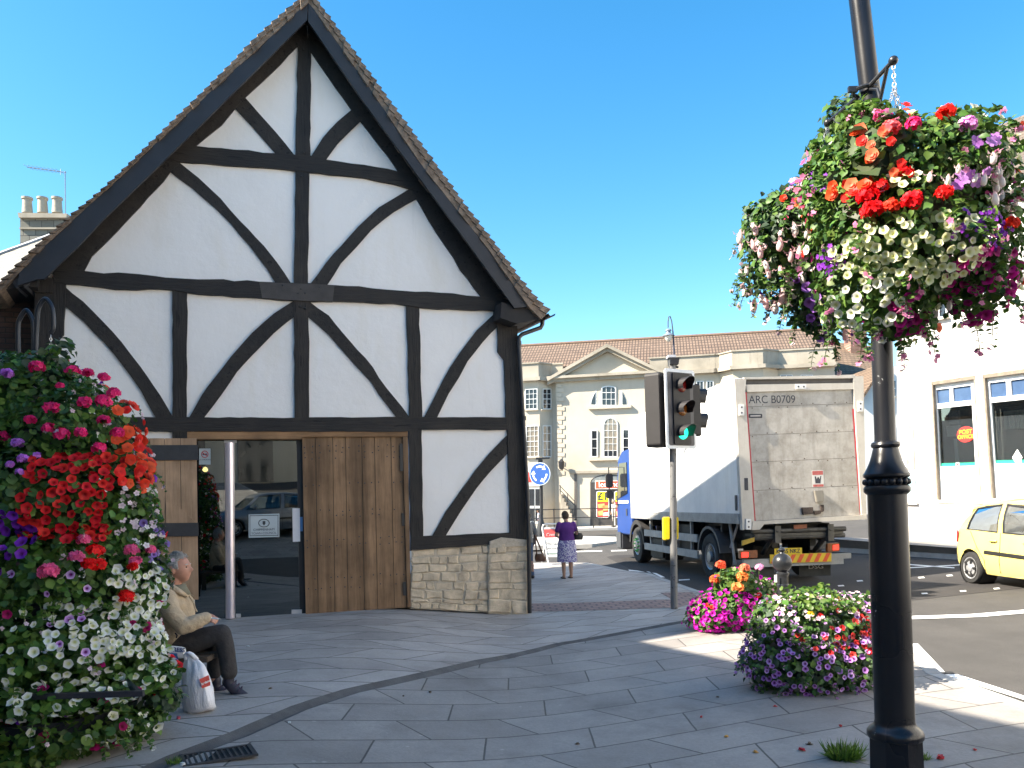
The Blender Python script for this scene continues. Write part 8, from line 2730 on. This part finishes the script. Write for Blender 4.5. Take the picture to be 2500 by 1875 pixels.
leaves(Mass([lump(2150, 370, 3.8, 0.12, 0.06, 0.14), lump(2110, 430, 3.8, 0.08, 0.06, 0.14), lump(2200, 340, 3.85, 0.10, 0.06, 0.08)], 7), hb1, 40, 0.16, [(0.06, 0.09, 0.04), (0.08, 0.10, 0.05)], LEAF, 43)
for i, (x, y, r_, col) in enumerate(((2311, 277, 21, (0.950, 0.035, 0.023)), (2304, 472, 20, (0.950, 0.023, 0.023)), (2229, 491, 24, (0.928, 0.014, 0.023)), (2120, 480, 24, (0.950, 0.014, 0.023)), (2205, 425, 20, (0.950, 0.017, 0.023)), (2130, 515, 26, (0.928, 0.017, 0.023)), (2175, 505, 18, (0.950, 0.058, 0.023)), (2470, 545, 17, (0.950, 0.058, 0.023)), (2150, 455, 18, (0.950, 0.023, 0.023)))):
    pompom(hb1, 'red_geranium', surf_pt(m1, x, y, 3.8, 0.04), r_ / FPX * 3.75, col, 100 + i)
for i, (x, y, r_, col) in enumerate(((2363, 304, 20, (0.928, 0.406, 0.812)), (2148, 283, 15, (0.950, 0.139, 0.406)), (2165, 280, 14, (0.928, 0.070, 0.406)), (2174, 314, 22, (0.950, 0.186, 0.209)), (2229, 303, 18, (0.905, 0.046, 0.255)))):
    pompom(hb1, 'pink_geranium', surf_pt(m1, x, y, 3.8, 0.04), r_ / FPX * 3.75, col, 130 + i)
blooms(m1, hb1, 'orange_begonias', 60, 0.062, [(0.950, 0.116, 0.035), (0.950, 0.232, 0.116), (0.950, 0.046, 0.035)], DBL, 51, anyof(scaled(0.6, boxr(2085, 325, 2200, 420)), ell(2075, 460, 40, 35)), out=0.03, back=0.04)
blooms(m1, hb1, 'cream_petunias', 190, 0.046, [(0.905, 0.905, 0.603), (0.928, 0.928, 0.696)], PALE, 52, out=0.014, region=anyof(ell(2215, 620, 165, 75), scaled(0.5, ell(2180, 440, 60, 20)), ell(2330, 560, 60, 40)), back=0.03)
blooms(m1, hb1, 'white_petunias', 70, 0.05, [(0.928, 0.928, 0.928)], PALE, 53, out=0.014, region=ell(2125, 745, 85, 50), back=0.03)
blooms(m1, hb1, 'magenta_petunias', 120, 0.055, [(0.522, 0.012, 0.232), (0.603, 0.017, 0.302), (0.418, 0.009, 0.174)], PLAIN, 54, anyof(ell(2410, 700, 100, 90), ell(2215, 765, 42, 52)), back=0.05)
blooms(m1, hb1, 'purple_lobelia', 230, 0.022, [(0.255, 0.035, 0.487), (0.348, 0.058, 0.580)], FLO, 55, anyof(ell(2390, 560, 80, 50), ell(2026, 636, 34, 34), ell(2000, 440, 25, 25)), back=0.04)
blooms(m1, hb1, 'white_fuchsias', 40, 0.060, [(0.928, 0.882, 0.835)], DROP, 56, anyof(ell(2300, 390, 90, 32), ell(2440, 470, 30, 30), ell(2400, 400, 40, 40)), out=0.03, hang=True, back=0.03)
blooms(m1, hb1, 'lilac_geraniums', 26, 0.055, [(0.696, 0.255, 0.835), (0.766, 0.348, 0.882)], FLO, 57, anyof(ell(2365, 425, 35, 35), ell(2405, 350, 25, 18)), out=0.02, back=0.02)
sprigs(m1, hb1, 120, 0.14, GREENS + LIME, 403, (0.75, 0.25, 0.45), 0.8)
hk1 = arm1 - ZV * 0.035
chain(hb1, arm1 - ZV * 0.02, hk1 - ZV * 0.10, r=0.012)
chain(hb1, hk1 - ZV * 0.10, at(2160, 290, 4.0), r=0.012)
chain(hb1, hk1 - ZV * 0.10, at(2208, 292, 4.1), r=0.012)
chain(hb1, hk1 - ZV * 0.10, at(2195, 330, 4.2), r=0.012)

hb2 = thing('hanging_basket', 'smaller basket of white fuchsias and violet petunias behind the lamp post', 'hanging basket', tuple(at(1990, 600, 4.78)))
LB = [lump(1895, 620, 4.75, 0.19, 0.22, 0.26), lump(1960, 560, 4.75, 0.24, 0.26, 0.26), lump(2030, 480, 4.85, 0.2, 0.24, 0.26), lump(1985, 700, 4.72, 0.19, 0.22, 0.24), lump(2040, 640, 4.78, 0.2, 0.24, 0.28), lump(2010, 780, 4.75, 0.1, 0.12, 0.12), lump(1860, 560, 4.78, 0.10, 0.14, 0.18)]
m2 = Mass(LB, 8)
c = at(2000, 580, 4.8)
MB().lathe([(0.02, -0.24), (0.15, -0.2), (0.23, -0.08), (0.25, 0.04)], c, 20).build('basket', basket_m, hb2, True)
MB().ball(c - ZV * 0.02, 0.24, 16, 10, (1, 1, 0.9)).build('soil_ball', basket_m, hb2, 'all')
leaves(m2, hb2, 5600, 0.050, GREENS + GREY_G, [LEAF, SLIM], 44)
leaves(Mass([lump(1835, 545, 4.78, 0.05, 0.1, 0.05), lump(1900, 500, 4.78, 0.1, 0.12, 0.06), lump(2060, 300, 4.82, 0.12, 0.14, 0.16), lump(1950, 495, 4.8, 0.12, 0.14, 0.08), lump(2015, 370, 4.85, 0.1, 0.12, 0.12)], 9), hb2, 900, 0.056, GREENS + GREY_G, [SLIM, LEAF], 45)
blooms(m2, hb2, 'white_fuchsias', 66, 0.075, [(0.928, 0.858, 0.835), (0.928, 0.719, 0.719)], DROP, 61, anyof(scaled(0.5, boxr(1810, 540, 1960, 700)), boxr(1815, 690, 1935, 750), ell(2060, 310, 40, 30)), out=0.02, hang=True, back=0.1)
blooms(m2, hb2, 'violet_petunias', 26, 0.060, [(0.394, 0.139, 0.696), (0.487, 0.209, 0.789)], PLAIN, 62, anyof(ell(1950, 690, 35, 22), ell(2005, 770, 30, 55)), back=0.05)
blooms(m2, hb2, 'pink_flowers', 60, 0.040, [(0.928, 0.186, 0.325), (0.950, 0.348, 0.487), (0.905, 0.093, 0.232)], FLO, 63, anyof(ell(1985, 430, 60, 90), ell(1955, 520, 40, 25)), out=0.02, back=0.06)
blooms(m2, hb2, 'red_begonias', 5, 0.06, [(0.950, 0.070, 0.023)], DBL, 64, anyof(ell(1924, 492, 12, 10), ell(1988, 575, 14, 12)), out=0.03, back=0.0)
sprigs(m2, hb2, 100, 0.15, GREENS + GREY_G, 404, (0.8, 0.6, 0.62), 0.9)
chain(hb2, arm2 - ZV * 0.02, at(1990, 420, 4.78), r=0.012)
chain(hb2, arm2 - ZV * 0.02, at(2040, 420, 4.85), r=0.012)

# ------------------------------------------------------------------ low planters by the kerb
def planter(name, label, c, r_, h_, lumps, seed):
    t = thing(name, label, 'flower planter', tuple(c))
    mb = MB().lathe([(r_ * 0.75, 0), (r_ * 0.8, 0.03), (r_ * 0.92, h_ * 0.75), (r_ * 0.98, h_ * 0.8), (r_ * 0.95, h_ * 0.84)], c, 24)
    mb.build('tub', pot, t, True)
    return t, Mass(lumps, seed)
c1 = ground(1785, 1540)
c1.z = gz(c1.x, c1.y)
p1, k1_ = planter('flower_planter', 'low planter of magenta petunias with orange geraniums above, beyond the bollard', c1 + Vector((0, 0.3, 0)), 0.34, 0.38,
                  [lump(1775, 1490, c1.y + 0.2, 0.46, 0.42, 0.30), lump(1740, 1500, c1.y + 0.1, 0.30, 0.36, 0.24), lump(1830, 1490, c1.y + 0.2, 0.36, 0.4, 0.27), lump(1800, 1425, c1.y + 0.25, 0.30, 0.32, 0.20), lump(1860, 1440, c1.y + 0.3, 0.18, 0.25, 0.16)], 14)
leaves(k1_, p1, 2600, 0.075, GREENS + LIME, [LEAF, RND], 71)
MAG = [(0.719, 0.012, 0.487), (0.812, 0.023, 0.580), (0.603, 0.012, 0.394)]
blooms(k1_, p1, 'magenta_petunias', 300, 0.072, MAG, PLAIN, 72, anyof(ell(1775, 1500, 95, 52), ell(1700, 1480, 25, 40)), back=0.5)
for i, (x, y, r_, col) in enumerate(((1760, 1379, 12, (0.950, 0.139, 0.058)), (1817, 1387, 12, (0.950, 0.290, 0.162)), (1747, 1416, 14, (0.950, 0.186, 0.058)), (1812, 1409, 15, (0.950, 0.348, 0.093)), (1801, 1435, 14, (0.950, 0.371, 0.116)), (1854, 1385, 10, (0.928, 0.464, 0.719)))):
    q = surf_pt(k1_, x, y, c1.y - 0.05, 0.05)
    pompom(p1, 'orange_geranium', q, r_ / FPX * q.y, col, 200 + i)
    if y < 1395:
        MB().tube([q, q + Vector((0.0, 0.08, -0.22))], 0.006, 5).build('stem', M('stem_green', (0.07, 0.13, 0.03), 0.6), p1)
blooms(k1_, p1, 'pink_lobelia', 60, 0.035, [(0.928, 0.406, 0.580), (0.928, 0.580, 0.696)], FLO, 74, ell(1865, 1440, 30, 24), back=0.1)
blooms(k1_, p1, 'red_petunias', 16, 0.07, [(0.870, 0.035, 0.035)], PLAIN, 75, anyof(ell(1730, 1470, 14, 14), ell(1862, 1465, 22, 14)), back=0.03)

sprigs(k1_, p1, 50, 0.14, GREENS, 405, (0.7, 0.02, 0.5), 0.4)
c2 = ground(1975, 1690)
c2.z = gz(c2.x, c2.y)
p2, k2_ = planter('flower_planter', 'planter of mauve dark-eyed petunias and red flowers, just behind the lamp post', c2 + Vector((0, 0.38, 0)), 0.36, 0.42,
                  [lump(1975, 1610, c2.y + 0.3, 0.50, 0.44, 0.34), lump(1890, 1610, c2.y + 0.25, 0.27, 0.36, 0.34), lump(2065, 1615, c2.y + 0.25, 0.34, 0.4, 0.35), lump(1975, 1625, c2.y + 0.1, 0.42, 0.34, 0.30), lump(1980, 1530, c2.y + 0.3, 0.52, 0.42, 0.26), lump(1900, 1510, c2.y + 0.3, 0.22, 0.3, 0.18), lump(2080, 1500, c2.y + 0.35, 0.26, 0.3, 0.18)], 15)
leaves(k2_, p2, 4800, 0.062, GREENS + GREY_G, [LEAF, SLIM], 76)
leaves(Mass([lump(1950, 1455, c2.y + 0.3, 0.16, 0.2, 0.09), lump(2010, 1450, c2.y + 0.35, 0.10, 0.12, 0.10), lump(2100, 1470, c2.y + 0.4, 0.14, 0.2, 0.08), lump(1990, 1470, c2.y + 0.2, 0.4, 0.3, 0.06)], 16), p2, 700, 0.06, LIME + GREENS[:2], [SLIM, LEAF], 77)
blooms(k2_, p2, 'mauve_petunias', 420, 0.054, [(0.766, 0.394, 0.835), (0.650, 0.302, 0.742), (0.858, 0.534, 0.905)], EYE_, 78, anyof(boxr(1795, 1560, 2140, 1712), scaled(0.3, boxr(1860, 1470, 2140, 1590))), back=0.4)
blooms(k2_, p2, 'red_petunias', 60, 0.064, [(0.882, 0.029, 0.035), (0.950, 0.070, 0.058)], PLAIN, 79, anyof(scaled(0.6, boxr(1985, 1490, 2135, 1600)), ell(1945, 1550, 20, 14)), back=0.03)
blooms(k2_, p2, 'pale_fuchsias', 170, 0.045, [(0.928, 0.580, 0.673), (0.905, 0.719, 0.719)], FLO, 80, scaled(0.7, boxr(1890, 1445, 2140, 1520)), out=0.02, back=0.1)
for i, (x, y, r_, col) in enumerate(((2042, 1465, 12, (0.950, 0.696, 0.162)), (1980, 1500, 8, (0.950, 0.719, 0.058)))):
    q = surf_pt(k2_, x, y, c2.y, 0.03)
    pompom(p2, 'yellow_flower', q, r_ / FPX * q.y, col, 220 + i)

sprigs(k2_, p2, 90, 0.13, GREENS + GREY_G, 406, (0.6, 0.3, 0.7), 0.5)
# ================================================================== LITTER, TUFTS
def on_ground(x, y):
    p = ground(x, y)
    return Vector((p.x, p.y, gz(p.x, p.y)))
def tuft(x, y, r_, n, label, seed):
    c = on_ground(x, y)
    t = thing('grass_tuft', label, 'grass tuft', tuple(c))
    sc = Scatter(seed)
    a = sc.rng.uniform(0, 2 * math.pi, n)
    q = np.sqrt(sc.rng.random(n)) * r_ * 0.7
    P = np.stack([c.x + q * np.cos(a) * 1.2, c.y + q * np.sin(a), np.full(n, c.z)], 1)
    tip = np.stack([np.cos(a) * 0.5, np.sin(a) * 0.5, np.ones(n)], 1) + sc.rng.normal(size=(n, 3)) * 0.25
    blade = (A([(-0.05, 0, 0), (0.05, 0, 0), (-0.035, 0.5, 0.05), (0.035, 0.5, 0.05), (0, 1, 0.2)], float), np.ones((5, 3)), [(0, 1, 3, 2), (2, 3, 4)])
    sc.add(blade, P, sc.rng.normal(size=(n, 3)), tip, r_ * sc.rng.uniform(0.5, 1.1, n), A([(0.10, 0.19, 0.025)]) * sc.rng.uniform(0.6, 1.3, (n, 1)))
    sc.build('blades', leafm, t)
tuft(2060, 1850, 0.12, 420, 'bright green grass tuft growing between the slabs left of the lamp post foot', 301)
tuft(2255, 1853, 0.05, 110, 'tiny grass tuft growing right of the lamp post foot', 302)
tuft(425, 1864, 0.05, 120, 'small green weed growing at the edge of the drain grate', 303)
LIT = [('red', 1958, 1833, 0.022), ('red', 2296, 1853, 0.028), ('red', 1892, 1726, 0.014), ('red', 1712, 1752, 0.014), ('red', 2052, 1774, 0.014), ('red', 2380, 1832, 0.012), ('pink', 436, 1755, 0.02), ('white', 446, 1867, 0.022), ('white', 707, 1765, 0.014), ('white', 605, 1579, 0.02), ('yellow', 1773, 1800, 0.016), ('yellow', 1845, 1838, 0.016), ('brown', 1976, 1818, 0.02), ('brown', 1050, 1691, 0.016), ('brown', 660, 1682, 0.014), ('brown', 1410, 1818, 0.016), ('brown', 985, 1700, 0.010), ('brown', 1752, 1703, 0.012)]
LCOL = {'red': (0.50, 0.02, 0.03), 'pink': (0.62, 0.12, 0.16), 'white': (0.75, 0.75, 0.72), 'yellow': (0.60, 0.32, 0.08), 'brown': (0.12, 0.08, 0.05)}
place = lambda x, y: 'by the drain grate' if x < 800 else ('on the middle of the paving' if x < 1600 else ('in front of the right-hand planter' if x < 2100 else 'beside the lamp post foot'))
for i, (cn, x, y, r_) in enumerate(LIT):
    c = on_ground(x, y)
    rg = random.Random(i)
    mb = MB()
    for k in range(3 if cn != 'white' else 2):
        a0 = rg.uniform(0, 6.28)
        ring = []
        for j in range(9):
            a = 2 * math.pi * j / 9
            q = r_ * (0.9 + 0.3 * rg.random()) * (1.0 if k == 0 else 0.75)
            ring.append(c + Vector((q * math.cos(a) * 1.25 * math.cos(a0) - q * math.sin(a) * 0.7 * math.sin(a0), q * math.cos(a) * 1.25 * math.sin(a0) + q * math.sin(a) * 0.7 * math.cos(a0), 0.004 + k * r_ * 0.25 + r_ * 0.35 * rg.random())))
        mb.prism(ring, (0, 0, -0.0025))
    o = mb.build('fallen_petal' if cn != 'brown' else 'dead_leaf', M('litter_' + cn, LCOL[cn], 0.7, 0.2, 30))
    tag(o, 'fallen %s %s lying on the grey paving %s' % (cn, 'petals' if cn != 'brown' else 'leaf', place(x, y)), 'fallen petals' if cn != 'brown' else 'fallen leaf', 'fallen petals and leaves on the paving')

# ================================================================== STREET BEHIND THE CAMERA (casts the shade, shows in the glass)
sh_d = Vector((0.456, -0.89, 0)).normalized()
sh_n = Vector((-0.89, -0.456, 0)).normalized()
TOPZ = 9.0
def shade_pt(x, y, z):
    k = z / math.tan(SUN_EL)
    return Vector((x, y, 0)) + SUN_H * k
s0, s1 = shade_pt(1.60, 9.8, TOPZ), shade_pt(3.66, 5.78, TOPZ)
sd_ = (s1 - s0).normalized()
b0, b1 = s0 - sd_ * 1.1, s1 + sd_ * 9.0
sn_ = Vector((sd_.y, -sd_.x, 0))
if sn_.x > 0:
    sn_ = -sn_
hs_ = thing('street_building', 'stone building on the left of the square, outside the view', 'building', (b0.x, b0.y, 0))
gm = Vector((0, 0, -0.3))
MB().prism([b0 + gm, b1 + gm, b1 + gm + sn_ * 8, b0 + gm + sn_ * 8], ZV * (TOPZ + 0.3)).build('wall', bath_d, hs_)
bt = b0 - sd_ * 5.2
MB().prism([bt + gm, b0 + gm, b0 + gm + sn_ * 8, bt + gm + sn_ * 8], ZV * (11.6 + 0.3)).build('shade_block', bath_d, hs_)  # unseen taller block, added to throw shade on the paving by the hall
mbw = MB()
L_ = (b1 - b0).length
for k in range(int(L_ / 2.2)):
    for z in (0.6, 3.6, 6.3):
        c = b0 + sd_ * (0.8 + k * 2.2)
        mbw.obox(c + ZV * z - sn_ * 0.02, sd_ * 1.0, -sn_ * 0.01, ZV * 1.7)
mbw.build('windows', paneM, hs_)
# white terrace added out of view to bounce sunlight into the shaded square
tr_ = thing('fill_terrace', 'unseen white terrace added on the right to throw light into the square', 'building', (12.9, 0, -0.1))
tw_ = MB()
tw_.obox((13.2, 15.6, -0.3), (0.5, -38, 0), (8, 0, 0), (0, 0, 11.3))
tw_.build('wall', rend, tr_)
tm_ = MB()
for k in range(11):
    for z in (0.5, 3.7, 6.6):
        MB().obox((13.175 + k * 0.045, 14.3 - k * 3.4, z), (0.02, -1.2, 0), (0.03, 0, 0), (0, 0, 1.7)).build('window', paneM, tr_)
MB().obox((13.0, 15.9, 11.0), (0.5, -38.6, 0), (3.5, 0, 3.0), (0.2, 0, -0.2)).build('roof', roofb, tr_)
hill = thing('stone_terrace', 'row of stone shop fronts behind the camera, mirrored in the glass door', 'building', (0, -17, gz(0, -17)))
g0 = gz(0, -17) - 0.6
MB().obox((-14, -17, g0), (32, 0, 0), (0, -8, 0), (0, 0, 7.5)).build('wall', bath, hill)
for k in range(9):
    x = -12 + k * 3.4
    f = MB().obox((x, -16.97, g0 + 0.7), (1.8, 0, 0), (0, 0.02, 0), (0, 0, 2.4)).build('shop_window', paneM, hill)
    MB().obox((x - 0.1, -16.95, g0 + 3.15), (2.0, 0, 0), (0, 0.06, 0), (0, 0, 0.45)).build('fascia', M('fascia_navy', (0.03, 0.05, 0.12), 0.5), hill)
    MB().obox((x + 0.3, -16.97, g0 + 4.5), (1.1, 0, 0), (0, 0.02, 0), (0, 0, 1.7)).build('window', paneM, hill)
grey = M('car_grey_blue', (0.20, 0.22, 0.25), 0.3, 0.06, 2, 0, 1, 0.5, 0.5, coat=0.6)
gcar = make_car('parked_car', 'grey car seen only as a reflection in the glass door', (4.3, -5.6, rz(3.5, -5.6)), R(180), grey, None, (1.12, 1.05, 1.04))
